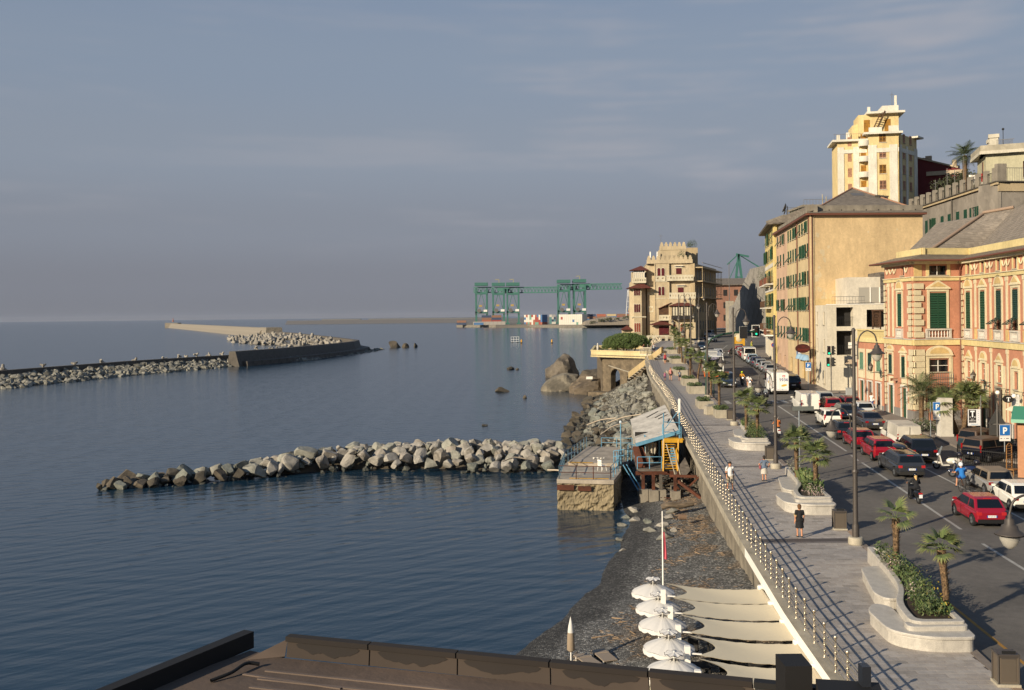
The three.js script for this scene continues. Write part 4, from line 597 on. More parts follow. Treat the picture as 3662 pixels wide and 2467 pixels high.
// ---- yellow house with balconies ----
{
  const t = group('yellow_house', 41, 7.1, 153); tag(t, 'yellow house with white bands and planted balconies beyond the ochre house', 'building');
  const ye = pl(0xe8cf86), y0 = 7.1, H = 21.4, F = frame([44.6, 175], [40.4, 153], y0, t), Fn = frame([40.4, 153], [46, 154.5], y0, t);
  const rows = [5.2, 8.9, 12.6, 16.2, 19.0], xs = [2, 5.5, 9, 12.5, 16, 19.5];
  part('wall', holed(F.L, H, [...rows.flatMap(y => xs.map(x => [x, y, x + 1.1, y + 2])), ...xs.map(x => [x - .3, .1, x + 1.6, 3.2])], .45), ye, t, F); part('wall', box(0, Fn.L, 0, H, -.4, 0), ye, t, Fn); part('core', prism([[.3, -.8], [3.9, -21.8], [14, -21.8], [10, -3]], .1, H - .05), ye, t);
  reseed(5); for (const y of rows) for (const x of xs) win(t, F, x, y, 1.1, 2, { shut: R() < .4 ? 'closed' : R() < .5 ? 'open' : 'tilt', ang: rr(2.4, 2.9), bars: 1, sm: X.green });
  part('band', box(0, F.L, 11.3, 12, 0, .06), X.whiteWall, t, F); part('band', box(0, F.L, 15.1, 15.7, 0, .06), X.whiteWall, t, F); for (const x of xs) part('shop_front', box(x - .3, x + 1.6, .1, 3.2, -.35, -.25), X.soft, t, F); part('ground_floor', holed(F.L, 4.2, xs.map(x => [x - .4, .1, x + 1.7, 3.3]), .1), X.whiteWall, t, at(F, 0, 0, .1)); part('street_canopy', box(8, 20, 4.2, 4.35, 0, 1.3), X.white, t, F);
  const balc = (x, y, w, m = X.copper) => { part('balcony_slab', box(x, x + w, y - .18, y, 0, 1.15), X.whiteWall, t, F); const l = []; for (let i = 0; i <= w / .14; i++) l.push(cyl(x + i * .14, y, y + 1, 1.1, .014, .014, 4)); for (const e of [x, x + w]) for (let i = 0; i < 8; i++) l.push(cyl(e, y, y + 1, .05 + i * .14, .014, .014, 4)); l.push(box(x, x + w, y + 1, y + 1.06, 1.07, 1.13), box(x - .03, x + .03, y + 1, y + 1.06, 0, 1.1), box(x + w - .03, x + w + .03, y + 1, y + 1.06, 0, 1.1)); part('balcony_railing', l, m, t, F); };
  balc(1, 12.4, 9.5); balc(13, 12.4, 8); balc(3, 8.7, 12, X.wood); balc(2, 5, 9, X.wood); balc(12, 1.2 + 3, 7);
  part('eaves', box(-.9, F.L + .7, H, H + .22, -.5, 1), X.slateD, t, F); part('eaves', box(-.7, Fn.L, H + .01, H + .2, -.5, .9), X.slateD, t, Fn); part('roof', slabQuad(P3(-.9, H + .22, 1.1), P3(F.L + .7, H + .22, 1.1), P3(F.L - 2, H + 3.2, -6), P3(3, H + 3.2, -6), .1), X.slateD, t, F); part('roof', slabQuad(P3(F.L + .7, H + .22, 1.1), P3(F.L + 1, H + .22, -10), P3(F.L - 2, H + 3.2, -6), P3(F.L - 2, H + 3.2, -6), .1), X.slateD, t, F);
  part('dish', lathe([[0, 0], [.3, .05], [.55, .18], [.75, .4]], 14).rotateX(1.2), X.grey, t, at(F, 20.5, H + 2.6, -2)); part('dish', lathe([[0, 0], [.3, .05], [.5, .2]], 14).rotateX(1.3), X.grey, t, at(F, 19.3, H + 2.2, -2)); part('dish_mast', [cyl(20.5, H + .4, H + 3, -2.2, .05), cyl(19.3, H + .4, H + 2.6, -2.2, .05)], X.grey, t, F);
  part('pot_plants', leafMass([[6, 13.1, .8, 1.2, .6, .4], [3.4, 13.6, .8, .7, 1.4, .5], [10.2, 13.3, .8, .8, .8, .4], [0.6, 14.2, .7, 1.3, 2.2, .8]], 900, .12, 3), LEAF, t, F);
}
// ---- villa with battlements ----
{
  const t = group('castle_villa', 35, 9.2, 234); tag(t, 'sand-coloured battlemented villa with red shutters at the end of the promenade', 'building');
  const sa = pl(0xd2bf9c), sd = pl(0xc4ae88), wh = pl(0xe6dcc0), red = M(0x6d1720, { map: T.wood }), or = M(0xb0563c, { map: T.wood }), tile = M(0x6a3327, { map: T.slate }), y0 = 9.2;
  const F = frame([26.6, 233], [42.6, 231.6], y0, t), Fs = frame([42.6, 231.6], [54, 263], y0, t);
  const U = x => (x - 285) / 41.7 + .9;   // picture columns to metres along the front
  const body = (x0, x1, a, b, z0, z1, m = sa, n = 'wall') => part(n, box(x0, x1, a, b, z0, z1), m, t, F);
  body(6.8, 10.1, 0, 17.6, -20, 0); body(10.1, 15.6, 0, 17.6, -20, -.4); body(9.9, 16, 0, 9.4, -.4, 1.3); body(5, 6.8, 0, 17.6, -20, -.9);
  part('bay_tower', prism([[1.0, 0], [1.9, 1.1], [3.7, 1.1], [4.7, 0], [5, -8], [1.0, -8]], 0, 12.3), sa, t, F); part('bay_tower', prism([[1.9, .2], [4.4, .2], [5, -8], [1.6, -8]], 12.3, 15.8), sa, t, F); body(1.5, 6, 0, 13.6, -20, -8);
  const arch = (x, y, w, h, m = red, z = .02, n = 1, k = 1) => { for (let i = 0; i < n; i++) { const xx = x + i * w * 1.32; part('window_surround', shape(archPts(xx - .12, xx + w + .12, y - .1, y + h, 10, k), .05), wh, t, at(F, 0, 0, z)); const s = part('window', shape(archPts(xx, xx + w, y, y + h, 10, k), .04), m, t, at(F, 0, 0, z + .05)); } };
  arch(1.95, 1.6, .38, 1.9, or, 1.12, 3); arch(1.95, 6.2, .38, 1.7, red, 1.12, 3); arch(1.95, 10.1, .38, 1.4, red, 1.12, 3, .1);
  arch(U(562) - .1, 14.5, .72, 1.6, red, .02, 2); arch(U(570) - .1, 10.1, .6, 1.7, red, .02, 2);
  for (const [x, y, w, h] of [[U(740), 15, 1.25, 1.4], [U(755), 10.7, 1.3, 1.2]]) { part('window_surround', box(x - .25, x + w + .25, y + h, y + h + .5, -.38, -.3), wh, t, F); part('window', box(x, x + w, y, y + h, -.4, -.32), red, t, F); part('awning', box(x - .4, x + w + .4, y + h + .45, y + h + .55, -.4, .2), X.white, t, F); }
  const parapet = (x0, x1, y, h, z0, z1, n) => { part('balcony_slab', box(x0, x1, y - .2, y, z0, z1), wh, t, F); part('balcony_parapet', holed(x1 - x0, h, Array.from({ length: n }, (_, i) => { const w = (x1 - x0) / n, a = x0 + i * w + w * .25; return { pts: [[a, y + h * .5], [a + w * .25, y + h * .8], [a + w * .5, y + h * .5], [a + w * .25, y + h * .2]] }; }), .12, x0, y), wh, t, at(F, 0, 0, z1)); part('balcony_rail', box(x0 - .05, x1 + .05, y + h, y + h + .1, z1 - .16, z1 + .04), wh, t, F); };
  parapet(9.5, 15.7, 13.6, 1.05, -.4, .9, 9); parapet(10.0, 16.1, 9.4, 1.15, -.4, 1.4, 10); parapet(1.6, 4.8, 13.2, .95, .2, .9, 6); parapet(7.7, 10.4, 4.4, 1.0, 0, 1.4, 4);
  parapet(7.0, 9.3, 13.6, .9, 0, .2, 2);
  // bow window and hipped roofs
  part('glazed_bow', box(2.0, 4.4, 14.2, 16, .1, .8), X.darkGlass, t, F); part('bow_mullions', Array.from({ length: 6 }, (_, i) => box(1.95 + i * .48, 2.05 + i * .48, 14.2, 16, .8, .9)).concat([box(1.9, 4.5, 15.4, 15.5, .8, .88)]), X.white, t, F); part('bow_curtains', Array.from({ length: 5 }, (_, i) => box(2.1 + i * .48, 2.4 + i * .48, 14.25, 15.35, .805, .82)), wh, t, F);
  const hip = (x0, x1, y, h, z0, z1, zt, n = 'hip_roof') => { const ax = lerp(x0, x1, .62), a = P3(x0, y, z1), b = P3(x1, y, z1), c = P3(x1, y, z0), d = P3(x0, y, z0), p = P3(ax, y + h, zt); part(n, [slabQuad(a, b, p, p, .12), slabQuad(b, c, p, p, .12), slabQuad(d, a, p, p, .12), quads([[d, c, b, a].map(v => v.clone().setY(y - .05))])], tile, t, F); };
  hip(1.0, 5.4, 16, 1.1, -3, 1.5, -1); hip(.2, 6.0, 11.8, 1.3, -3, 2.2, 0); hip(9.8, 15.6, 7.6, 1.2, -.4, 3.2, 0); hip(5.4, 10.4, 3.3, 1.0, -.2, 3.0, 0); hip(-1.2, 1.4, 2.2, 1.0, -3, 1.2, -.5);
  part('sun_room', box(10.3, 15.2, 4.6, 7.6, 0, 2.6), sd, t, F); part('sun_room_glass', box(10.6, 15, 5.3, 7.4, 2.6, 2.64), X.darkGlass, t, F); part('sun_room_curtains', Array.from({ length: 7 }, (_, i) => box(10.75 + i * .62, 11.15 + i * .62, 5.35, 7.3, 2.65, 2.68)), wh, t, F); part('sun_room_posts', Array.from({ length: 8 }, (_, i) => box(10.55 + i * .62, 10.68 + i * .62, 5.3, 7.5, 2.64, 2.75)), X.soft, t, F); part('sun_room_railing', box(10.4, 15.2, 4.5, 5.25, 2.7, 2.8), X.soft, t, F); part('corner_post', [box(9.9, 10.2, 0, 4.5, 2.3, 2.6), box(15.2, 15.5, 0, 4.5, 2.3, 2.6)], sa, t, F);
  part('lattice_porch', box(7.7, 10.3, 5.4, 7.2, .2, 1.2), X.wood, t, F); part('porch_roof', slabQuad(P3(7.5, 7.0, 1.6), P3(10.5, 8.4, 1.6), P3(10.5, 8.4, 0), P3(7.5, 7.0, 0), .1), tile, t, F);
  part('red_doors', [box(7.6, 9.9, .5, 2.9, 1.3, 1.42)], red, t, F); part('porch_wall', box(6.4, 10.2, 0, 3.3, 0, 1.3), sa, t, F); part('side_annexe', box(-.9, 1.0, 0, 2.2, -4, .2), sa, t, F); arch(11, .2, .6, 2.8, or, 1.32, 1); arch(12.5, .2, .75, 2.8, or, 1.32, 1); part('flower_box', leafMass([[9, .9, 1.7, .8, .5, .3]], 120, .12, 8), LEAF, t, F);
  const panel = (x, y, s, star) => { part('painted_panel', [box(x, x + s, y, y + s, -.88, -.85), box(x + .15, x + s - .15, y + .15, y + s - .15, -.85, -.83)], wh, t, F); if (star) part('star_inlay', [shape([[x + s / 2 - .5, y + s / 2 - .3], [x + s / 2 + .5, y + s / 2 - .3], [x + s / 2, y + s / 2 + .58]], .02), shape([[x + s / 2 - .5, y + s / 2 + .3], [x + s / 2, y + s / 2 - .58], [x + s / 2 + .5, y + s / 2 + .3]].reverse(), .03)], sd, t, at(F, 0, 0, -.83)); };
  panel(5.15, 6.2, 1.4, 1); panel(5.1, 10.2, .7); panel(6.0, 10.2, .7);
  part('string_course', [box(6.8, 10.1, 13.2, 13.4, 0, .1), box(6.8, 10.1, 9.3, 9.45, 0, .08), box(1.0, 4.7, 5.0, 5.2, 1.1, 1.2)], wh, t, F); part('pilaster', [box(6.75, 6.95, 0, 17.6, 0, .15), box(10, 10.2, 9.5, 17.6, 0, .15)], sa, t, F);
  const merl = (x0, x1, y, n, z, F_ = F, h = 1.2) => { part('battlement_wall', box(x0, x1, y, y + .9, z - .4, z + .12), sa, t, F_); for (let i = 0; i < n; i++) { const w = (x1 - x0) / n, a = x0 + i * w + w * .14, b = a + w * .72; part('merlon', shape([[a, y + .9], [b, y + .9], [b, y + h + .25], [b - w * .14, y + h + .25], [b - w * .14, y + h + .55], [(a + b) / 2, y + h + .7], [a + w * .14, y + h + .55], [a + w * .14, y + h + .25], [a, y + h + .25]], .4), sa, t, at(F_, 0, 0, z - .35)); } };
  merl(5, 15.6, 17.5, 10, .05); part('upper_storey', box(8.4, 14.2, 17.6, 21.2, -14, -3), sa, t, F); merl(8.2, 14.4, 20.8, 6, -3); body(6.8, 6.8 + .01, 17.5, 17.6, -12, 0); part('roof_deck', box(5, 15.6, 17.3, 17.5, -19.8, -.5), X.conc, t, F); part('stair_turret', box(15, 17.6, 17.6, 21.6, -13, -8), sd, t, F); part('terrace_railing', [box(9.0, 12.5, 19.4, 19.45, -2.5, -2.45), ...Array.from({ length: 12 }, (_, i) => cyl(9 + i * .3, 18.2, 19.4, -2.5, .02, .02, 4))], X.grey, t, F); part('roof_plants', leafMass([[13.2, 19.6, -1.5, 1.1, 1, .8], [14.6, 18.9, -1.5, .8, .7, .6], [16.4, 22.6, -9, 1.4, 1.1, 1], [15.6, 22.3, -9, .7, .8, .7], [5.9, 18.6, -1, .4, .5, .4]], 1400, .16, 21), LEAF, t, F); part('roof_umbrella', [cyl(7.6, 18.3, 20.4, -2, .22, .12, 8), cyl(6, 19, 20.4, -2, .2, .2, 6)], X.white, t, F); part('antenna', [cyl(8.6, 22.5, 24.6, -4, .03, .03, 4), box(8.1, 9.1, 24.2, 24.25, -4, -3.95)], X.grey, t, F);
  // street side with stacked galleries
  part('street_wall', box(0, Fs.L, 0, 17.4, -1, 0), sd, t, Fs); for (const y of [9.6, 13.4, 16.6]) { part('gallery_slab', box(.3, Fs.L - 1, y - .25, y, 0, 1.8), sd, t, Fs); part('gallery_rail', box(.3, Fs.L - 1, y + .9, y + 1, 1.7, 1.8), sd, t, Fs); for (let x = .5; x < Fs.L - 1; x += 2.6) { if (y < 16) part('gallery_column', bg(.1, 3.3, .1), sd, t, at(Fs, x, y + 1.6, 1.7)); } } for (const y of [2, 6, 10.2, 14]) for (let x = 3; x < Fs.L - 3; x += 4) win(t, Fs, x, y, 1.2, 2, { deep: -.03, bars: 1, shut: 'closed', sm: X.soft, sill: 0 });
}
// ---- houses on the hill ----
{ // cream tower block
  const t = group('tower_block', 63, 24, 190); tag(t, 'tall cream tower block with white corner strips and curved balconies', 'building');
  const ye = pl(0xf2d89c), wh = pl(0xf3ecd9), y0 = 20, F = frame([62.8, 190.6], [79, 187.6], y0, t), Fs = frame([73.55, 188.55], [79.6, 195], y0, t), sh = M(0xc58b2c, { map: T.wood }), shp = M(0xd29a78, { map: T.wood });
  part('wall', box(0, 6.4, 0, 27.6, -9, -1.2), ye, t, F); part('bay_wall', box(5.5, 10.7, 0, 28.6, -9, 0), ye, t, F); part('side_wall', box(0, Fs.L, 0, 28.6, -1, 0), ye, t, Fs);
  for (const [a, b, z] of [[0, 1.2, -1.2], [2.9, 4.0, -1.2], [5.45, 7.0, 0], [9.3, 10.75, 0]]) part('corner_strip', box(a, b, 0, 26.6, z, z + .12), wh, t, F); for (const [a, b] of [[.3, 1.4], [3.4, 4.4], [7.4, 9]]) part('corner_strip', box(a, b, 0, 26.6, 0, .1), wh, t, Fs); part('band', [box(0, 5.4, 25.4, 26.1, -1.2, -1.06), box(5.5, 10.75, 25.2, 26.0, 0, .14)], wh, t, F); part('band', box(-.2, Fs.L, 25.2, 26, 0, .13), wh, t, Fs);
  for (let i = 0; i < 6; i++) { const y = 12.2 + i * 2.98; win(t, F, 7.45, y, 1.2, 1.7, { deep: -.02, bars: 0, shut: 'closed', sm: i % 2 ? sh : shp, sillM: wh }); win(t, F, 1.9, y - .3, .7, 1.7, { deep: 1.18, bars: 0, shut: undefined, glass: shp, sill: 0 }); win(t, F, 4.3, y - .1, .95, 2, { deep: 1.18, bars: 0, glass: sh, sill: 0 }); for (const x of [2.0, 5.2]) win(t, Fs, x, y, 1.1, 1.7, { deep: -.02, bars: 0, glass: shp }); if (i > 0) { part('balcony', lathe([[1.05, -.2], [1.15, 0], [1.15, .85], [1.05, .85], [1.05, .05], [0, .05]], 18), wh, t, at(F, 4.9, y - .35, -.9)); } }
  part('terrace_slab', box(-1.0, 6.5, 27.6, 28.0, -8, -.4), wh, t, F); part('terrace_slab', box(4.6, 11.6, 28.6, 29.0, -8, .9), wh, t, F); part('terrace_slab', box(7, Fs.L + 1.0, 28.6, 28.95, -4, 1.0), wh, t, Fs); part('terrace_parapet', [box(5.6, 8, 29, 30, -.1, 0), box(9.2, 11, 29, 30.2, -.1, 0)], wh, t, F); part('penthouse', box(4.2, 11.6, 28.9, 33.0, -9, -3), ye, t, F); part('penthouse_slab', box(5.6, 12.6, 33, 33.4, -9.4, -1.9), wh, t, F); part('penthouse_top', box(8.6, 11.6, 33.4, 34.6, -8, -3), wh, t, F); part('roof_curve', shape([[2.8, 28], [4.2, 28], [5, 31.6], [3.2, 31.2], [3.1, 29.6]], 5), ye, t, at(F, 0, 0, -9)); for (const x of [5.2, 9.0]) win(t, F, x, 29.6, 1.1, 2.4, { deep: 2.96, bars: 0, glass: sh, sill: 0 });
  part('stairs', [beam(P3(6.4, 29.2, -2.2), P3(8.3, 33.4, -2.2), .12, .2), beam(P3(7, 29.2, -1.8), P3(8.9, 33.4, -1.8), .12, .2), ...Array.from({ length: 10 }, (_, i) => box(6.5 + i * .2, 7 + i * .2, 29.3 + i * .42, 29.34 + i * .42, -2.2, -1.8))], X.wood, t, F); part('chimney', [box(.2, .8, 28, 29.4, -4, -3.4), box(2, 2.6, 28, 29.8, -4, -3.4), box(11, 11.4, 33.4, 36.6, -4, -3.6), box(6, 6.5, 33.4, 34.6, -4, -3.5)], wh, t, F); part('aerial', [cyl(10.6, 34, 37.4, -4, .05, .03, 4), box(10.2, 11, 36.8, 36.86, -4, -3.95)], X.grey, t, F); part('terrace_railing', Array.from({ length: 14 }, (_, i) => cyl(-.6 + i * .4, 28, 29, -.6, .02, .02, 4)).concat([box(-.8, 5, 29, 29.05, -.63, -.57)]), X.grey, t, F); part('drainpipe', rod(P3(.1, 0, .12), P3(.1, 28, .12), .09, .09, 6), X.soft, t, Fs);
}
{ // red house
  const t = group('red_house', 82, 28, 205); tag(t, 'dark red gabled house half hidden behind the tower block', 'building'); const re = pl(0x6d2020), cr = pl(0xc9b596), F = frame([83.5, 205], [91, 201], 24, t), Fs = frame([91, 201], [97, 210], 24, t);
  part('wall', box(0, F.L, 0, 19.5, -8, 0), re, t, F); part('gable', shape([[0, 19.5], [F.L, 19.5], [1.5, 22.4], [0, 22.4]], 8, -8), re, t, F); part('side_wall', box(0, Fs.L, 0, 19, -4, 0), re, t, Fs); part('cornice', box(2, F.L + .4, 18.6, 19.4, 0, .4), cr, t, F); part('verge', beam(P3(0, 22.6, .2), P3(F.L - .6, 19.9, .2), .3), cr, t, F); for (const y of [8, 13.8]) win(t, F, 4, y, 1.5, 2.2, { bars: 1, deep: -.03, frame: X.white }); part('chimney', [box(1.6, 2.8, 22, 23, -3, -2), box(6.8, 7.6, 19.5, 21.6, -1.5, -.7)], cr, t, F); part('chimney', box(5, 5.9, 19, 21, -2, -1.2), cr, t, Fs); part('eaves', box(-.3, Fs.L + .5, 18.8, 19.1, -1, .6), X.soft, t, Fs); part('aerial', [cyl(3, 5.5, 11.5, 2.5, .09, .06, 5), box(2.2, 3.8, 11, 11.2, 2.4, 2.6), box(2.4, 3.6, 10.2, 11.4, 2.45, 2.5)], X.grey, t, F);
}
{ // long grey house with terrace piers
  const t = group('grey_house', 58.7, 18, 120); tag(t, 'weathered grey house with green shutters and a pier-lined roof terrace', 'building'); const gy = M(0x9a9184, { map: T.old, bumpMap: T.bump, bumpScale: .01 }), y0 = 18, H = 12.4, F = frame([61.6, 154], [58.7, 120], y0, t), Fe = frame([58.7, 120], [76, 122], y0, t);
  const xs = [4, 7.5, 11, 14.2, 17, 20.2, 23, 25.6, 28, 31]; part('wall', holed(F.L, H, xs.flatMap(x => [[x, 8, x + 1.1, 10.2], [x, 3.4, x + .8, 4.4]]), .4), gy, t, F); part('end_wall', box(0, Fe.L, 0, H, -4, 0), gy, t, Fe); part('core', prism([[.5, -1], [3.4, -33.5], [17, -33], [17, -6]], 0, H - .05), gy, t);
  xs.forEach((x, i) => { win(t, F, x, 8, 1.1, 2.2, { shut: ['closed', 'closed', 'open', 'tilt', 'tilt', 'tilt', 'tilt', 'flat', 'flat', 'tilt'][i], ang: 1.5, bars: 1 }); win(t, F, x, 3.4, .8, 1, { shut: 'closed', bars: 0 }); });
  win(t, Fe, 3.6, 6, 1.8, 3.2, { shut: 'closed', deep: -.03, bars: 0 }); part('cornice', [box(0, F.L + .3, H - .3, H, 0, .3)], pl(0xcdb892), t, F); part('cornice', box(0, Fe.L, H - 1.1, H - .1, 0, .16), pl(0xcdb892), t, Fe); part('ledge', box(0, F.L + .4, H, H + .12, -1, .45), X.concDark, t, F); part('ledge', box(0, Fe.L, H, H + .12, -1, .4), X.concDark, t, Fe);
  for (let i = 0; i < 13; i++) part('terrace_pier', bg(.75, 1.7, .5), X.conc, t, at(F, 1 + i * 2.7, H + .95, 0)); const l = []; for (let i = 0; i < 110; i++) l.push(cyl(.5 + i * .3, H + .1, H + 1.3, 0, .02, .02, 4)); part('terrace_railing', l.concat([box(0, F.L, H + 1.3, H + 1.36, -.03, .03)]), X.soft, t, F); const l2 = []; for (let i = 0; i < 50; i++) l2.push(cyl(1 + i * .3, H + .1, H + 1.7, 0, .02, .02, 4)); part('terrace_railing', l2.concat([box(0, Fe.L, H + 1.7, H + 1.76, -.03, .03)]), X.grey, t, Fe); part('terrace_pier', box(-.2, 1, H + .1, H + 2.2, -.3, .3), X.conc, t, Fe); part('drainpipe', [rod(P3(18.9, 0, .15), P3(18.9, H, .15), .09, .09, 6)], X.concDark, t, F);
  [[6, 3], [11, 4], [14, 3.4], [17.5, 4.6]].forEach(([x, h]) => part('aerial', [cyl(x, H, H + h + 1, -2, .05, .04, 5), box(x - .9, x + .9, H + h + .5, H + h + .56, -2.03, -1.97), box(x - .5, x + .5, H + h, H + h + .05, -2.03, -1.97)], X.grey, t, F));
}
{ // pale green-grey block at the top right
  const t = group('terrace_block', 76, 32, 160); tag(t, 'pale sage apartment block with roof chimneys above the grey house', 'building'); const sg = pl(0xc6c0a0), wh = pl(0xdad2bd), sh = M(0xc9832f, { map: T.wood }), shp = M(0xc78b6a, { map: T.wood }), F1 = frame([78.8, 168], [76.6, 160.4], 26, t), F2 = frame([76.6, 160.4], [80.4, 158.8], 26, t), F3 = frame([80.4, 158.8], [92, 153], 26, t);
  for (const F of [F1, F2, F3]) { part('wall', box(0, F.L, 0, 14, -8, 0), sg, t, F); part('roof_slab', box(-.8, F.L + .6, 14, 14.5, -6, 1), wh, t, F); part('stained_fascia', box(-.8, F.L + .6, 14.5, 15.4, .6, .9), M(0xb9b09a, { map: T.old }), t, F); }
  win(t, F1, 4.6, 10.6, 1, 2.6, { deep: -.03, bars: 0, shut: 'closed', sm: sh, sill: 0 }); win(t, F1, 4.6, 7, 1, 1.6, { deep: -.03, bars: 0, shut: 'closed', sm: sh, sill: 0 }); win(t, F3, 1.2, 10, 1.1, 2.6, { deep: -.03, bars: 0, shut: 'closed', sm: shp }); win(t, F3, 5.4, 9.5, 1.3, 2.2, { deep: -.03, bars: 0, shut: 'closed', sm: shp }); win(t, F3, 8, 8.5, 1, 3.2, { deep: -.03, bars: 0, shut: 'closed', sm: sh });
  part('balcony', box(3.6, F1.L + .8, 9.2, 9.6, 0, 1.8), wh, t, F1); part('balcony_railing', [box(3.6, F1.L + .8, 10.6, 10.66, 1.7, 1.76), ...Array.from({ length: 18 }, (_, i) => cyl(3.7 + i * .25, 9.6, 10.6, 1.73, .02, .02, 4))], X.grey, t, F1); part('balcony', box(4.4, 9.6, 7.6, 9.2, 0, 1.6), wh, t, F3); for (const [F, x, h] of [[F1, 3.4, 1.2], [F2, .6, 1.6], [F3, 2, 2.4], [F3, 4.6, 1.2], [F3, 8, 2.8]]) part('chimney', [box(x, x + 1.3, 14.5, 14.5 + h + .7, -2, -1), box(x - .15, x + 1.45, 15.2 + h, 15.8 + h, -2.15, -.85)], wh, t, F); part('terrace_railing', [box(1.6, F2.L, 16.2, 16.26, .3, .36), ...Array.from({ length: 20 }, (_, i) => cyl(1.6 + i * .12, 15.4, 16.2, .33, .02, .02, 4))], X.grey, t, F2); part('roof_lamp', [cyl(2.6, 15.4, 18, -1, .05), new THREE.SphereGeometry(.2, 8, 6).translate(2.6, 18.1, -1)], X.soft, t, F2);
  const w = group('laundry', 78.4, 34.2, 166); tag(w, 'white sheet and red towel drying on the sage block balcony', 'laundry'); part('white_sheet', gridSurf(8, 6, (a, b) => P3(-3.2 + a * 1.9, 3 - b * 4.3, 2.6 + .12 * Math.sin(a * 9 + b))), X.white, w); part('red_towel', gridSurf(8, 6, (a, b) => P3(-1.2 + a * 1.2, 3.2 - b * 4.2, 2.6 + .12 * Math.sin(a * 11))), M(0x8f1f24), w); part('line', rod(P3(-3.6, 3.1, 2.6), P3(1, 3.3, 2.0), .03, .03, 4), X.grey, w);
}
{ // roofs and flat blocks between
  const a = group('rear_flat_block', 50.6, 26, 184); tag(a, 'cream flat-roofed block with chimney pots behind the yellow house', 'building'); part('wall', box(0, 13, -18, 6.6, -12, 0), pl(0xcdbb98), a); part('roof_ledge', box(-.4, 13.4, 6.6, 7, -12, .3), X.conc, a); part('roof_railing', [box(0, 9, 8.3, 8.36, -.1, -.04), ...Array.from({ length: 14 }, (_, i) => cyl(i * .65, 7, 8.3, -.07, .03, .03, 4))], X.grey, a); for (const x of [7.5, 11]) part('chimney', [box(x, x + 1.4, 7, 9, -3, -2), cyl(x + .3, 9, 11, -2.5, .1), cyl(x + 1, 9, 10.6, -2.5, .1)], X.concLight, a); part('vent_pipes', Array.from({ length: 6 }, (_, i) => cyl(12.4 + i * .5, 7, 10.4 + (i % 2) * .5, -4, .18)), X.concLight, a);
  const b = group('rear_green_block', 57.4, 24, 195); tag(b, 'small sage flat block with a window row left of the tower', 'building'); part('wall', box(0, 12, -8, 11.6, -10, 0), pl(0xb4b092), b); part('roof_ledge', box(-.4, 12, 11.6, 12, -10, .4), X.conc, b); for (const [x, w] of [[1.5, .9], [3.6, 2.8], [9, 1.8]]) part('window', box(x, x + w, 8.4, 10, 0, .06), X.darkGlass, b); part('roof_railing', [box(0, 11, 13, 13.06, -.1, -.04), ...Array.from({ length: 18 }, (_, i) => cyl(i * .6, 12, 13, -.07, .03, .03, 4))], X.grey, b); part('flue', cyl(7, 12, 15, -3, .1), X.soft, b);
  const c = group('rear_slate_roof', 46, 28, 160); tag(c, 'corrugated grey hip roof behind the ochre house parapet', 'roof'); const l = []; for (let i = 0; i < 26; i++) { const x = -3 + i * .42; l.push(beam(P3(x, -.6, 1), P3(lerp(x, 5.5, .5), 3.4, -6), .22, .12)); } part('roof_sheet', [slabQuad(P3(-3.4, -.7, 1.2), P3(8, -.7, 1.2), P3(6.5, 3.4, -6), P3(1.2, 3.4, -6), .1)], X.slateD, c); part('roof_ribs', l, X.slateD, c); part('walls', box(-3, 7.6, -6, -.8, -7, .8), pl(0xd8c08c), c);
}
{ // ramp wall and dark houses where the road turns
  const t = group('ramp_wall', 62, 9.4, 265); tag(t, 'tall grey concrete ramp wall with stepped top where the road bends', 'wall'); const F = frame([62, 285], [62.4, 243], 9, t);
  const s = [[0, 0], [0, 7.8], [6, 8.2]]; for (let i = 0; i < 18; i++) s.push([6 + i * 1.1, 8.2 + i * .52 + .4], [6 + (i + 1) * 1.1, 8.2 + i * .52 + .4]); s.push([42, 17.6], [42, 0]);
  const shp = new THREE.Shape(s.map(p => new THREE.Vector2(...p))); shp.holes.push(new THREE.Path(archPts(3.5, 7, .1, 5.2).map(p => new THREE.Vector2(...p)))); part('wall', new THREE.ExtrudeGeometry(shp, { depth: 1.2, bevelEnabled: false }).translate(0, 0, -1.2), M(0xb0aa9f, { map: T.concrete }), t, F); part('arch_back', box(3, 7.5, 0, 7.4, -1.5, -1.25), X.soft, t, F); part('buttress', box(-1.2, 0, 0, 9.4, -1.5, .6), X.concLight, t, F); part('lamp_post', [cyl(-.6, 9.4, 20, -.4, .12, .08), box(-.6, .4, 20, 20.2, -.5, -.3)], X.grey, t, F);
  const d = group('dark_tenement', 72, 10, 335); tag(d, 'brown tenement in shade beyond the villa', 'building'); part('wall', box(-14, 12, 0, 14.5, -10, 0), pl(0xa67a64), d); for (let i = 0; i < 6; i++) for (let r = 0; r < 3; r++) part('window', bg(1.3, 2, .08), X.soft, d).position.set(-11 + i * 3.6, 3.4 + r * 4.2, .04); part('roof', slabQuad(P3(-15, 14.5, 1), P3(13, 14.5, 1), P3(13, 17, -10), P3(-15, 17, -10), .2), X.slateD, d);
  const e = group('far_tenement', 92, 10, 380); tag(e, 'grey far house at the end of the road', 'building'); part('wall', box(-22, 20, 0, 17, -10, 0), pl(0x9a9084), e); for (let i = 0; i < 8; i++) for (let r = 0; r < 4; r++) part('window', bg(1.4, 2, .08), X.soft, e).position.set(-18 + i * 4.6, 3 + r * 4, .04);
}

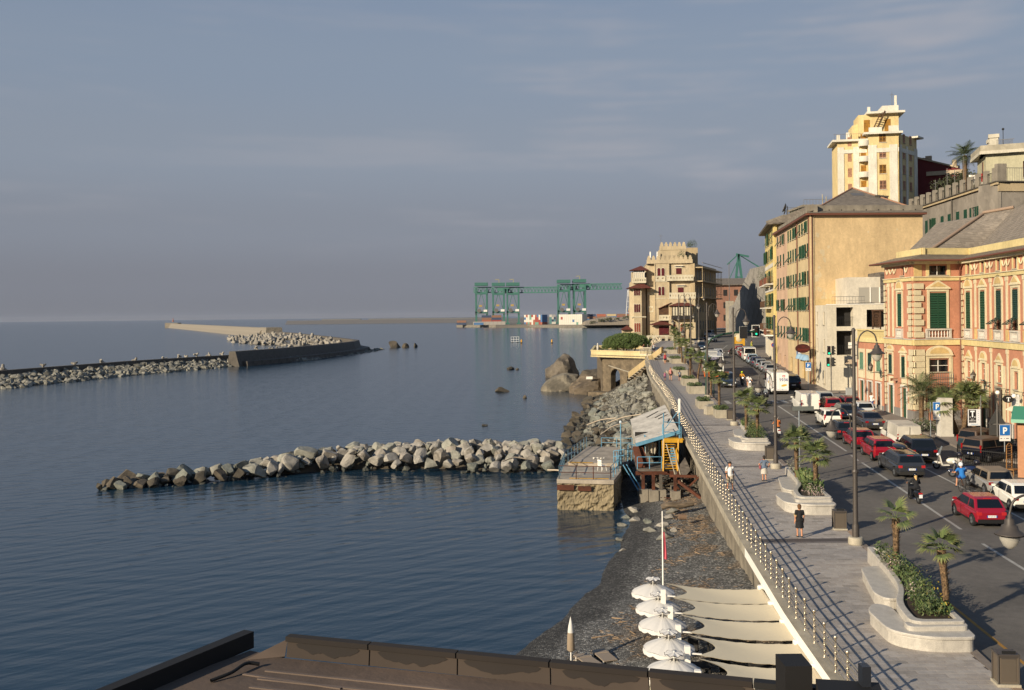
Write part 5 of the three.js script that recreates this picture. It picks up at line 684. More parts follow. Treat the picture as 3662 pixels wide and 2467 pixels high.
// ================= SHORE =================
function boulder(x, y, D, sx, sy, sz, mats, label, grp, name = 'boulder') { const o = part(numbered(name), ROCKS[R() * ROCKS.length | 0], mats[R() * mats.length | 0], scene); o.position.set(x, y, -D); o.rotation.set(rr(-.5, .5), rr(0, 6.28), rr(-.5, .5)); o.scale.set(sx, sy, sz); return tag(o, label, 'boulder', grp); }
{
  reseed(2024);
  const near = [[-37, 87.6], [-30.4, 89.4], [-23.5, 93.4], [-16.7, 97], [-8.9, 96.4], [-2, 94.4], [3.6, 95]], far = [[-37, 90], [-30, 93.5], [-23, 98.5], [-16, 103.5], [-8.9, 105.5], [-2, 106], [6, 106]];
  const px = l => x => { for (let i = 1; i < l.length; i++) if (x <= l[i][0] || i === l.length - 1) { const a = l[i - 1], b = l[i]; return lerp(a[1], b[1], (x - a[0]) / (b[0] - a[0])); } };
  const nD = px(near), fD = px(far), done = [];
  let tries = 0;
  while (done.length < 205 && tries++ < 6000) {
    const x = rr(-36.6, 5), k = R(), D = lerp(nD(x), fD(x), k), a = sm(-37, -10, x), s = rr(.42, .98) * lerp(1.1, 1.12, a) * (R() < .15 ? 1.45 : 1), w = fD(x) - nD(x);
    if (done.some(q => Math.hypot(q[0] - x, q[1] - D) < (q[2] + s) * .55)) continue; done.push([x, D, s]);
    const top = lerp(.75, 2.1, sm(-37, -14, x)) * Math.sqrt(Math.max(0, Math.sin(Math.PI * Math.min(1, Math.max(.0, (k * w + .8) / (w + 1.6)))))) , low = top < 1.0;
    const dark = a < .45;
    boulder(x, top - .35, D, s * rr(.95, 1.5), s * rr(.75, 1.05), s * rr(.9, 1.3), low ? (dark ? ROCKDARK.concat([ROCKM[3]]) : [ROCKM[2], ROCKM[3]]) : dark ? [ROCKM[2], ROCKM[3]] : [ROCKM[0], ROCKM[1], ROCKM[4], ROCKM[0]], low ? 'low boulder at the water edge of the rock groyne' : dark ? 'brown-grey boulder on the narrow outer end of the rock groyne' : 'pale boulder on the broad inner part of the rock groyne', low ? 'groyne boulders at the water edge' : dark ? 'outer groyne boulders' : 'inner groyne boulders');
  }
  // rubble core so that no water shows between the stones
  const core = gridSurf(50, 8, (a, b) => { const x = lerp(-36, 8, a), D = lerp(nD(x) + .3, fD(x) - .2, b); return V(x, -.95 + (.5 + 1.3 * sm(-36, -14, x)) * Math.sin(Math.PI * b), D); }, false); struct('groyne_core', core, ROCKDARK[0]);
  { const n = 420, im = new THREE.InstancedMesh(ROCKS[4], ROCKM[3], n), m = new THREE.Matrix4(), q = new THREE.Quaternion(), e = new THREE.Euler(), cc = new THREE.Color(); for (let i = 0; i < n; i++) { const x = rr(-36.5, 6), k = R(), s = rr(.15, .42), w = Math.sin(Math.PI * k); e.set(rr(0, 6), rr(0, 6), rr(0, 6)); m.compose(V(x, -.15 + (.3 + 1.1 * sm(-36, -14, x)) * w, lerp(nD(x) - .5, fD(x) + .3, k)), q.setFromEuler(e), new THREE.Vector3(s * rr(.8, 1.6), s, s)); im.setMatrixAt(i, m); im.setColorAt(i, cc.setScalar(w < .35 ? rr(.25, .5) : rr(.6, 1.4))); } im.name = 'groyne_rubble'; im.userData = { kind: 'stuff', label: 'small stones wedged between the groyne boulders', category: 'rubble' }; scene.add(im); }
  const shore = []; tries = 0;
  while (shore.length < 130 && tries++ < 8000) {
    const D = 96 + Math.pow(R(), 1.25) * 105, x0 = shoreX(D) - 1.2, x1 = railX(D) - .3, k = R(), x = lerp(x0, x1, k), s = rr(.4, 1.0) * lerp(1, 1.25, sm(100, 180, D));
    if (x > 9.3 && x < 15.3 && D < 101) continue; if (D > 158 && x > 15) continue;
    if (shore.some(q => Math.hypot(q[0] - x, q[1] - D) < (q[2] + s) * .6)) continue; shore.push([x, D, s]);
    const wet = k < .22; boulder(x, Math.max(-.1, beachY(x, D)) + .15, D, s * rr(.9, 1.6), s * rr(.6, .95), s * rr(.9, 1.5), wet ? ROCKDARK : k < .5 ? [ROCKM[3], ROCKDARK[1], ROCKDARK[0]] : [ROCKM[2], ROCKM[3], ROCKM[2], ROCKM[1]], wet ? 'dark wet boulder at the waterline below the promenade' : k < .5 ? 'brown boulder halfway up the rock slope' : 'grey boulder piled against the promenade wall', wet ? 'wet shore boulders' : k < .5 ? 'mid-slope boulders' : 'boulders against the promenade wall');
  }
  { const n = 1600, im = new THREE.InstancedMesh(ROCKS[1], ROCKM[2], n), m = new THREE.Matrix4(), q = new THREE.Quaternion(), e = new THREE.Euler(), cc = new THREE.Color(); for (let i = 0; i < n; i++) { const D = rr(94, 175), x = lerp(shoreX(D), railX(D) - .2, R()), s = rr(.15, .5); e.set(rr(0, 6), rr(0, 6), rr(0, 6)); m.compose(V(x, beachY(x, D) + .1, D), q.setFromEuler(e), new THREE.Vector3(s * rr(.8, 1.6), s, s)); im.setMatrixAt(i, m); const wt = x - shoreX(D) < 1.6 ? .35 : 1; im.setColorAt(i, cc.setScalar(rr(.55, 1.2) * wt)); } im.name = 'shore_rubble'; im.userData = { kind: 'stuff', label: 'small broken stones between the shore boulders', category: 'rubble' }; scene.add(im); }
  const big = (g, x, y, D, s, m, l) => { const o = part(numbered('sea_stack'), g, m, scene); o.position.set(x, y, -D); o.scale.set(...s); tag(o, l, 'rock'); return o; };
  const B1 = rockGeo(901, 5, 8, .7, .26), B2 = rockGeo(917, 5, 8, .7, .26);
  big(B1, 9.9, .6, 198, [4.6, 2.7, 3.6], rm(.30, .26, .19), 'big pale rock mass standing in the water by the arches').rotation.set(0, .6, .25); big(B2, 14.2, .5, 190, [3.7, 2.8, 3.2], rm(.22, .17, .115), 'brown twin rock touching the big pale rock').rotation.set(0, 2.2, -.15); big(B2, 12.2, 1, 240, [4.5, 4.2, 4], rm(.24, .20, .15), 'smaller rounded rock behind the big pale rock').rotation.y = 1; big(B1, 18.5, .4, 222, [5, 2.6, 4], ROCKDARK[1], 'low dark reef between the big rocks and the arches').rotation.y = 2;
  one('notice_board', box(-.6, .6, -.25, .25, -.03, .03), X.white, 'small white notice on the brown rock', 'sign').position.set(14.4, 3.1, -187);
  // scattered stones on the beach
  for (const [x, D, s] of [[8.6, 72, .5], [9.4, 70, .4], [10.2, 68.5, .45], [9.2, 67.4, .55], [10, 66.6, .4], [10.7, 66.2, .35], [9.8, 64.6, .6], [11, 70.5, .6], [7.6, 70.6, .5], [8.2, 73.4, .45], [11.6, 72.6, .5], [9, 75, .6], [7.0, 66, .35], [6.8, 63, .25]]) boulder(x, beachY(x, D) + s * .15, D, s * 1.2, s * .6, s, [ROCKM[0], ROCKM[2], ROCKM[3]], 'loose stone lying on the shingle below the derelict hut', 'loose stones on the beach', 'beach_stone');
}
{ // concrete bathing platform
  const t = group('bathing_platform', 5.5, 0, 80); tag(t, 'crumbling concrete bathing platform jutting into the water', 'platform'); const L = (x, y, D) => P3(x - 5.5, y, 80 - D), out = [[3.3, 76.6], [7.6, 75.8], [8.6, 80], [10.2, 93.4], [6.9, 94.2], [4.2, 84]];
  const cm = M(0xa89878, { map: T.concrete, bumpMap: T.bump, bumpScale: .06 });
  const side = []; for (let s = 0; s < out.length; s++) { const a = out[s], b = out[(s + 1) % out.length]; side.push(gridSurf(44, 18, (u, v) => { const x = lerp(a[0], b[0], u), D = lerp(a[1], b[1], u), y = lerp(-.8, 2.05, v), e = (u <= .001 || u >= .999) ? .5 : 1, n = ((fbm(x * .11 + D * .07, y * .2 + 3, 16, 5, 66) - .5) * .5 + (fbm(x * .3 + D * .21, y * .6 + 3, 16, 4, 67) - .5) * .3) * e + .35 * Math.max(0, .5 - v) * (fbm(u, v, 8, 3, 4)); const cx = 6.6, cD = 85, l = Math.hypot(x - cx, D - cD); return L(x - (x - cx) / l * (n + .1), y, D - (D - cD) / l * (n + .1)); }, false)); }
  part('masonry', side, cm, t); part('top_slab', prism(out.map(([x, D]) => [x - 5.5, 80 - D]), 2.05, 2.35), M(0xcfc2ae, { map: T.concrete }), t); part('raised_slab', prism([[4.6, 83.6], [8.7, 82.6], [9.9, 92.8], [7, 93.6]].map(([x, D]) => [x - 5.5, 80 - D]), 2.35, 2.62), M(0xc8baa6, { map: T.concrete }), t); part('yellow_edge', [beam(L(4.3, 2.37, 77), L(7.3, 2.37, 76.5), .2, .03), beam(L(4.6, 2.64, 83.5), L(6.6, 2.64, 83.05), .14, .03)], X.yellowP, t);
  part('stone_course', [beam(L(3.32, 1.75, 76.5), L(4.6, 1.75, 76.25), .12, .4), beam(L(4.9, 1.7, 76.2), L(5.9, 1.7, 76), .12, .36)], X.rust, t);
  const rail = (pts, m, name, h = 1) => { const l = []; for (let i = 0; i < pts.length - 1; i++) { const [x0, y0, D0] = pts[i], [x1, y1, D1] = pts[i + 1], n = Math.max(1, Math.round(Math.hypot(x1 - x0, D1 - D0) / 1.5)); for (const k of [.5, 1]) l.push(rod(L(x0, y0 + h * k, D0), L(x1, y1 + h * k, D1), .03, .03, 5)); for (let j = 0; j <= n; j++) { const u = j / n; l.push(rod(L(lerp(x0, x1, u), lerp(y0, y1, u), lerp(D0, D1, u)), L(lerp(x0, x1, u), lerp(y0, y1, u) + h, lerp(D0, D1, u)), .035, .035, 5)); } } part(name, l, m, t); };
  rail([[3.5, 2.35, 76.9], [7.4, 2.35, 76.1]], X.rust, 'rusty_railing'); rail([[3.5, 2.35, 76.9], [4.3, 2.4, 83.8], [6.9, 2.5, 93.8]], M(0x5f7f92, { map: T.plaster }), 'sea_railing'); rail([[7.4, 2.35, 76.1], [8.4, 2.35, 80], [8.6, 2.5, 83]], X.blueP, 'landward_railing'); rail([[8.2, 2.6, 92.8], [11, 2.6, 92.2]], X.blueP, 'back_railing', .9);
  const c = group('plastic_chair', 7.15, 2.35, 80.6, 2.2); tag(c, 'white plastic garden chair alone on the bathing platform', 'chair'); part('seat', box(-.24, .24, .4, .44, -.24, .24), X.white, c); part('backrest', [box(-.24, .24, .44, .5, -.24, -.2), ...[-.2, -.1, 0, .1, .2].map(x => box(x - .03, x + .03, .44, .86, -.27, -.23)), box(-.24, .24, .82, .9, -.28, -.23)], X.white, c); for (const [x, z] of [[-.22, .22], [.22, .22], [-.22, -.22], [.22, -.22]]) part('leg', rod(P3(x, .42, z), P3(x * 1.15, 0, z * 1.15), .025, .02, 6), X.white, c); for (const x of [-.25, .25]) part('armrest', [box(x - .025, x + .025, .62, .65, -.24, .24), box(x - .02, x + .02, .42, .63, .2, .24)], X.white, c);
  reseed(6); for (const [x, D, s] of [[6.9, 85.3, .16], [7.2, 85.5, .13], [7.5, 85.2, .15], [7.8, 85.6, .12]]) boulder(x, 2.66, D, s * 1.3, s, s, [X.whiteWall], 'white stone in the heap on the bathing platform', 'white stones on the platform', 'white_stone');
}
{ // derelict hut on stilts
  const t = group('beach_hut', 12, 0, 81); tag(t, 'derelict blue and white beach hut on rusty stilts with a grey slab roof', 'hut'); const L = (x, y, D) => P3(x - 12, y, 81 - D);
  const wb = M(0xcfcabb, { map: T.wood }), gr = M(0xf0e8d8, { map: T.concrete });
  part('roof', slabQuad(L(10.0, 4.45, 81.4), L(13.5, 5.5, 81.2), L(15.1, 5.95, 99), L(11.4, 4.75, 97), .1), gr, t); part('roof_fascia', [beam(L(9.98, 4.3, 81.3), L(13.5, 5.35, 81.1), .08, .28)], X.blueP, t); for (const [a, b, c, d] of [[13.1, 92, 14.3, 93.5], [13.2, 90.6, 14.2, 91.6], [12.6, 94, 13.9, 95.6], [13.4, 86.6, 13.9, 88.6]]) part('roof_crack', beam(L(a, 4.45 + (a - 10) * .3 + (b - 81) * -.004 + .06, b), L(c, 4.45 + (c - 10) * .3 + (d - 81) * -.004 + .06, d), .1, .03), X.soft, t);
  part('deck', slabQuad(L(9.9, 2.55, 80), L(13.2, 2.55, 80), L(14.8, 2.55, 97), L(11.3, 2.55, 96.5), .2), X.greyWood, t); part('deck_beam', beam(L(9.8, 2.2, 80.1), L(13.3, 2.2, 80.1), .16, .3), X.rust, t); part('deck_beam', beam(L(10.4, 2.2, 85), L(13.6, 2.2, 85), .16, .3), X.rust, t);
  part('sea_wall', slabQuad(L(10.15, 2.55, 82.4), L(10.15, 4.4, 82.4), L(11.45, 4.65, 96.5), L(11.45, 2.55, 96.5), .08), wb, t); part('blue_board', [box(-1.1, -.98, 2.55, 4.9, -2.1, -2), box(.1, .22, 2.55, 5.1, -2.1, -2), box(1.0, 1.5, 2.55, 5.2, -1.6, -1.5)], X.blueP, t); part('back_wall', box(-1.6, 1.5, 2.55, 4.9, -4.2, -4.1), X.soft, t); part('white_panel', [slabQuad(L(10.9, 2.6, 82.2), L(11.6, 2.6, 82.6), L(11.7, 4.3, 83.2), L(11.0, 4.3, 82.8), .06)], wb, t); part('torn_curtain', gridSurf(10, 6, (a, b) => L(10.9 + a * .9, 4.4 - b * .9 * (.6 + .5 * Math.abs(Math.sin(a * 14))), 82.0 + .12 * Math.sin(a * 20))), X.concLight, t);
  part('rusty_panel', [slabQuad(L(9.95, 2.6, 80.5), L(10.6, 2.6, 80.4), L(10.2, 4.2, 81.2), L(9.7, 4.2, 81.3), .08), slabQuad(L(10.5, 2.6, 80.9), L(11.1, 2.6, 80.8), L(10.6, 4.1, 81.5), L(10.05, 4.1, 81.6), .08)], X.rust, t);
  const bl = []; const rl = (pts, h = .95) => { for (let i = 0; i < pts.length - 1; i++) { const [x0, y0, D0] = pts[i], [x1, y1, D1] = pts[i + 1]; for (const k of [.5, 1]) bl.push(rod(L(x0, y0 + h * k, D0), L(x1, y1 + h * k, D1), .035, .035, 5)); for (const u of [0, .5, 1]) bl.push(rod(L(lerp(x0, x1, u), lerp(y0, y1, u), lerp(D0, D1, u)), L(lerp(x0, x1, u), lerp(y0, y1, u) + h, lerp(D0, D1, u)), .04, .04, 5)); } };
  rl([[9.95, 2.55, 80.05], [11.9, 2.55, 80.05]]); rl([[8.4, 2.6, 83.4], [9.1, 2.9, 82], [10, 2.55, 84.5]]); rl([[9.9, 2.6, 86], [11, 2.6, 86.2]], 1.1); bl.push(rod(L(8.95, 2.4, 83), L(8.95, 5.9, 83), .05, .05, 6), rod(L(9.3, 2.6, 82), L(10.2, .9, 78.6), .05, .05, 5), rod(L(9.0, 2.6, 81.8), L(9.9, .9, 78.4), .05, .05, 5)); part('blue_railing', bl, X.blueP, t); part('lamp_globe', new THREE.SphereGeometry(.13, 10, 8).translate(...L(8.95, 6.0, 83).toArray()), M(0xb9c2c6, { rough: .3 }), t);
  // yellow stair up to the promenade
  part('stair_stringer', [beam(L(11.95, 2.5, 79.7), L(12.2, 4.75, 81.6), .12, .28), beam(L(13.05, 2.5, 79.7), L(13.3, 4.75, 81.6), .12, .28), beam(L(11.95, 2.4, 79.6), L(12.1, 4.9, 80), .1, .1), beam(L(13.1, 2.4, 79.6), L(13.25, 4.9, 80), .1, .1)], X.yellowP, t); for (let i = 0; i < 12; i++) { const k = i / 11; part('stair_tread', beam(L(12 + k * .25, 2.6 + k * 2.1, 79.8 + k * 1.8), L(13.1 + k * .22, 2.6 + k * 2.1, 79.8 + k * 1.8), .22, .05), X.yellowP, t); } part('stair_landing', [beam(L(12.1, 4.8, 80), L(13.6, 4.8, 80), .1, .34), slabQuad(L(12.1, 4.9, 80), L(13.7, 4.9, 80), L(13.8, 4.9, 81.8), L(12.2, 4.9, 81.8), .08)], X.yellowP, t);
  const fr = []; for (const [x, D] of [[12.1, 80.1], [13.5, 80.1], [13.6, 81.7], [12.25, 81.7]]) fr.push(rod(L(x, 4.9, D), L(x, 5.9, D), .04, .04, 5)); fr.push(rod(L(13.45, 4.9, 80.6), L(13.45, 8, 80.6), .06, .06, 6), rod(L(12.1, 5.9, 80.1), L(12.25, 5.9, 81.7), .035, .035, 5), rod(L(13.45, 7.2, 80.6), L(12.3, 5.6, 81), .035, .035, 5), rod(L(12, 2.6, 80.1), L(12.1, 7.0, 80.1), .05, .05, 5), rod(L(12.1, 6.3, 80.1), L(13.5, 6.2, 80.2), .035, .035, 5), rod(L(12.1, 5.5, 80.1), L(13.5, 5.4, 80.2), .035, .035, 5)); part('gate_frame', fr, X.blueP, t); part('post_cap', [beam(L(13.45, 7, 80.6), L(13.45, 8.1, 80.6), .16)], X.white, t);
  for (const [x, D, m] of [[10.15, 78.2, X.rust], [10.9, 77.8, X.rust], [11.5, 77.9, X.concDark], [12.5, 77.2, X.rust], [12.9, 79.5, X.greyWood], [10.4, 81, X.greyWood], [11.8, 82, X.greyWood]]) { part('stilt', box(-.11, .11, .6, 2.4, -.11, .11), m, t).position.copy(L(x, 0, D)); part('stilt_block', box(-.35, .35, -.2, 1.15, -.35, .35), X.conc, t).position.copy(L(x, .1, D)); }
  part('cross_beam', [beam(L(12.2, 2.3, 78), L(14.2, 2.35, 77.2), .14, .2), beam(L(12.6, 2.1, 77.4), L(14.4, .8, 75.6), .2, .22), beam(L(13.4, 1.4, 77.2), L(14.3, 2.4, 76.8), .14, .14)], X.rust, t); part('tilted_board', slabQuad(L(13.3, 2.0, 78.2), L(14.0, 2.6, 78.8), L(13.7, 3.5, 79.6), L(13.1, 2.9, 79), .06), X.greyWood, t); part('leaning_pole', [rod(L(12.2, 4.6, 79.5), L(12.9, 1.7, 78.6), .05, .05, 5), rod(L(12.8, 4.3, 79.6), L(13.3, 1.4, 78.2), .05, .05, 5)], X.concLight, t);
  reseed(90); const pk = [M(0x4f3f30, { map: T.wood }), M(0x6d5a47, { map: T.wood }), M(0x8a7a66, { map: T.wood }), X.rust];
  for (let i = 0; i < 90; i++) { const x = rr(10.2, 15), D = rr(77, 87), y = Math.max(.3, beachY(x, D)) + rr(.1, 1.2) * sm(11, 14, x), a = rr(0, 6.28), l = rr(.5, 1.5); const o = one('broken_plank', beam(P3(-l * Math.cos(a) / 2, rr(-.25, .25), -l * Math.sin(a) / 2), P3(l * Math.cos(a) / 2, rr(-.25, .25), l * Math.sin(a) / 2), rr(.07, .2), .05), pk[i % 4], 'broken plank in the wreckage under the beach hut', 'plank', 'wreckage planks under the hut'); o.position.set(x, y, -D); }
  const lg = one('driftwood_log', tube([P3(-1.1, .1, 0), P3(-.5, .3, .1), P3(.2, .2, 0), P3(1.2, .3, -.3)], .22, 8), M(0x8a7a66, { map: T.wood }), 'bleached driftwood stump with rusty rods on the shingle', 'log'); lg.position.set(11.6, 1.1, -71); one('rusty_drum', cyl(0, 0, .5, 0, .2, .2).rotateZ(1.5), M(0x6f5a48), 'rusty drum lying on the shingle', 'drum').position.set(11.6, 1.25, -67.2);
  for (const [a, b, c, d] of [[11, 118, 15, 117], [9.8, 112, 13, 113.5], [12, 104, 15, 106], [9, 122, 12.5, 121], [-1, 93.6, 1.2, 95], [3, 88, 5, 84]]) one('driftwood_branch', tube([V(a, Math.max(.4, beachY(a, b)) + .9, b), V((a + c) / 2, Math.max(.4, beachY((a + c) / 2, (b + d) / 2)) + 1.1, (b + d) / 2 + .3), V(c, Math.max(.4, beachY(c, d)) + .9, d)], .07, 5), M(0xb3a48f), 'bleached driftwood branch caught among the shore rocks', 'driftwood', 'driftwood branches on the rocks');
  for (const [x, D, s, k] of [[15.6, 108, 1.2, 1], [16.2, 112, 1.5, 2], [14.6, 103, 1, 3], [16.8, 118, 1, 4], [14.9, 99, 1, 5], [10, 90, .9, 6]]) one('shore_bush', leafMass([[0, .5, 0, s, s * .6, s]], 500, .16, k + 60), LEAF, 'scrubby green bush growing among the shore rocks', 'bush', 'bushes on the rock slope').position.set(x, beachY(x, D), -D);
}
{ // terrace on arches below the villa
  const t = group('arched_terrace', 19, 0, 176); tag(t, 'cream-parapeted garden terrace standing on rough stone arches', 'terrace'); const L = (x, y, D) => P3(x - 19, y, 176 - D), st = M(0x8a7a62, { map: T.rock, bumpMap: T.bump, bumpScale: .06 }), cr = pl(0xe3cf9a);
  const F = frame([16.2, 179.5], [23.6, 169.5], 0, t), out = [[14.2, 180], [23.6, 169.2], [25.5, 188], [28, 206], [17, 206]];
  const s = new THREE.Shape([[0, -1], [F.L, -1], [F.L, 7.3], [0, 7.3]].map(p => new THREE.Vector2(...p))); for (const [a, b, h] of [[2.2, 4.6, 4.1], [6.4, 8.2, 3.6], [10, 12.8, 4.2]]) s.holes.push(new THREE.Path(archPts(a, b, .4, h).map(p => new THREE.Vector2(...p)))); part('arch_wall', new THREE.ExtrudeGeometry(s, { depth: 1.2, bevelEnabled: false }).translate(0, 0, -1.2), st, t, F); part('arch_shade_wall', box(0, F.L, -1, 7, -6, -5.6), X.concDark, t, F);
  part('side_wall', prism([[16.2, 180], [17.2, 180.5], [18.4, 205], [17.4, 205]].map(([x, D]) => [x - 19, 176 - D]), -1, 7.3), st, t); part('deck', prism(out.map(([x, D]) => [x - 19, 176 - D]), 7.3, 7.75), X.conc, t); part('plinth', [beam(L(14.4, .3, 178.6), L(22.6, .5, 169), 2.6, 1.8)], st, t);
  for (let i = 0; i < out.length - 1; i++) { if (i === 1) continue; const G = frame(out[i], out[i + 1], 7.5, t); part('parapet', [box(0, G.L, 0, .95, -.3, 0), box(-.06, G.L + .06, .95, 1.1, -.36, .08), box(0, G.L, -.12, .08, -.2, .1)], cr, t, G); } { const G = frame(out[4], out[0], 7.5, t); part('parapet', [box(0, G.L, 0, .95, -.3, 0), box(-.06, G.L + .06, .95, 1.1, -.36, .08)], cr, t, G); }
  part('stair_side', shape([[0, 0], [5.6, 4.2], [5.6, 5.2], [0, 1.0]], 1.4), pl(0xcfb685), t, frame([19.6, 165.5], [23.2, 164], 4.4, t)); for (let i = 0; i < 12; i++) part('stair_step', box(i * .46, i * .46 + .5, i * .35 - .1, i * .35 + .06, .2, 1.7), X.conc, t, frame([19.6, 165.5], [23.2, 164], 4.4, t)); part('gangway', beam(L(16.5, 6.2, 171), L(19.8, 5.2, 166), .12, .12), X.concLight, t);
  { const G = frame([21.6, 168.6], [23.4, 166.6], 8.0, t), l = []; for (let i = 0; i < 9; i++) l.push(box(i * .3, i * .3 + .08, .2, 1.3, -.05, .05)); l.push(box(0, 2.6, 1.25, 1.35, -.06, .06), box(0, 2.6, 0, .25, -.1, .1)); part('white_gate', l, pl(0xe6dcc0), t, G); }
  const pine = group('umbrella_pine', 21.4, 7.7, 187); tag(pine, 'broad clipped umbrella-shaped evergreen on the villa terrace', 'tree'); const bl = []; reseed(17); for (let i = 0; i < 120; i++) { const a = i * 2.39996, r = Math.sqrt((i + .5) / 120) * 3.85; bl.push([r * Math.cos(a) * 1.05, 1.0 + 2.4 * Math.sqrt(1 - (r / 4.0) ** 2) * (i % 3 ? rr(.92, 1.02) : rr(.1, .7)), r * Math.sin(a) * .9, rr(.7, 1.05), rr(.45, .65), rr(.7, 1.05)]); } part('crown', leafMass(bl, 46000, .22, 99, [[.08, .13, .025], [.11, .16, .035], [.06, .1, .02], [.13, .17, .045]]), LEAF, pine);
  for (const [x, z, a] of [[-1.6, .4, -.4], [0, 0, .1], [1.5, -.3, .5], [-.6, 1, -.2]]) part('trunk', tube([P3(x, 0, z), P3(x + a * .5, .9, z), P3(x + a * 1.8, 2.4, z)], .13, 6), X.trunk, pine);
  one('terrace_statue', lathe([[.25, 0], [.25, .5], [.14, .55], [.2, .9], [.24, 1.4], [.12, 1.65], [.13, 1.9], [0, 2.05]], 10), X.whiteWall, 'small white statue on the terrace corner', 'statue').position.set(15.6, 7.75, -182); one('terrace_shrubs', leafMass([[0, .4, 0, .8, .5, .5], [1.2, .35, .2, .6, .4, .4], [-1, .3, 0, .5, .4, .4]], 400, .16, 41), LEAF, 'spiky shrubs along the terrace edge left of the evergreen', 'shrub').position.set(16.6, 7.75, -184); one('terrace_shrubs', leafMass([[0, .6, 0, 1.6, .8, 1], [2, .5, .4, 1, .7, .8]], 700, .16, 43), LEAF, 'dark shrubs beneath the umbrella-shaped evergreen', 'shrub').position.set(20, 7.75, -191);
  const vb = group('villa_garden_wall', 30, 8.6, 222); tag(vb, 'white arcaded garden wall before the villa porch', 'wall'); part('wall', holed(6, 1.6, [0, 1, 2, 3].map(i => ({ pts: archPts(.5 + i * 1.4, 1.3 + i * 1.4, .3, .9) })), .25), pl(0xe6dcc0), vb); one('garden_bushes', leafMass([[0, .9, 0, 1.6, 1, 1], [-2.4, 1.1, 0, 1.2, 1.2, 1], [-4.4, .9, -1, 1.4, 1, 1]], 1200, .16, 47), LEAF, 'garden bushes behind the white arcaded wall', 'bush').position.set(31, 8.8, -226);
}
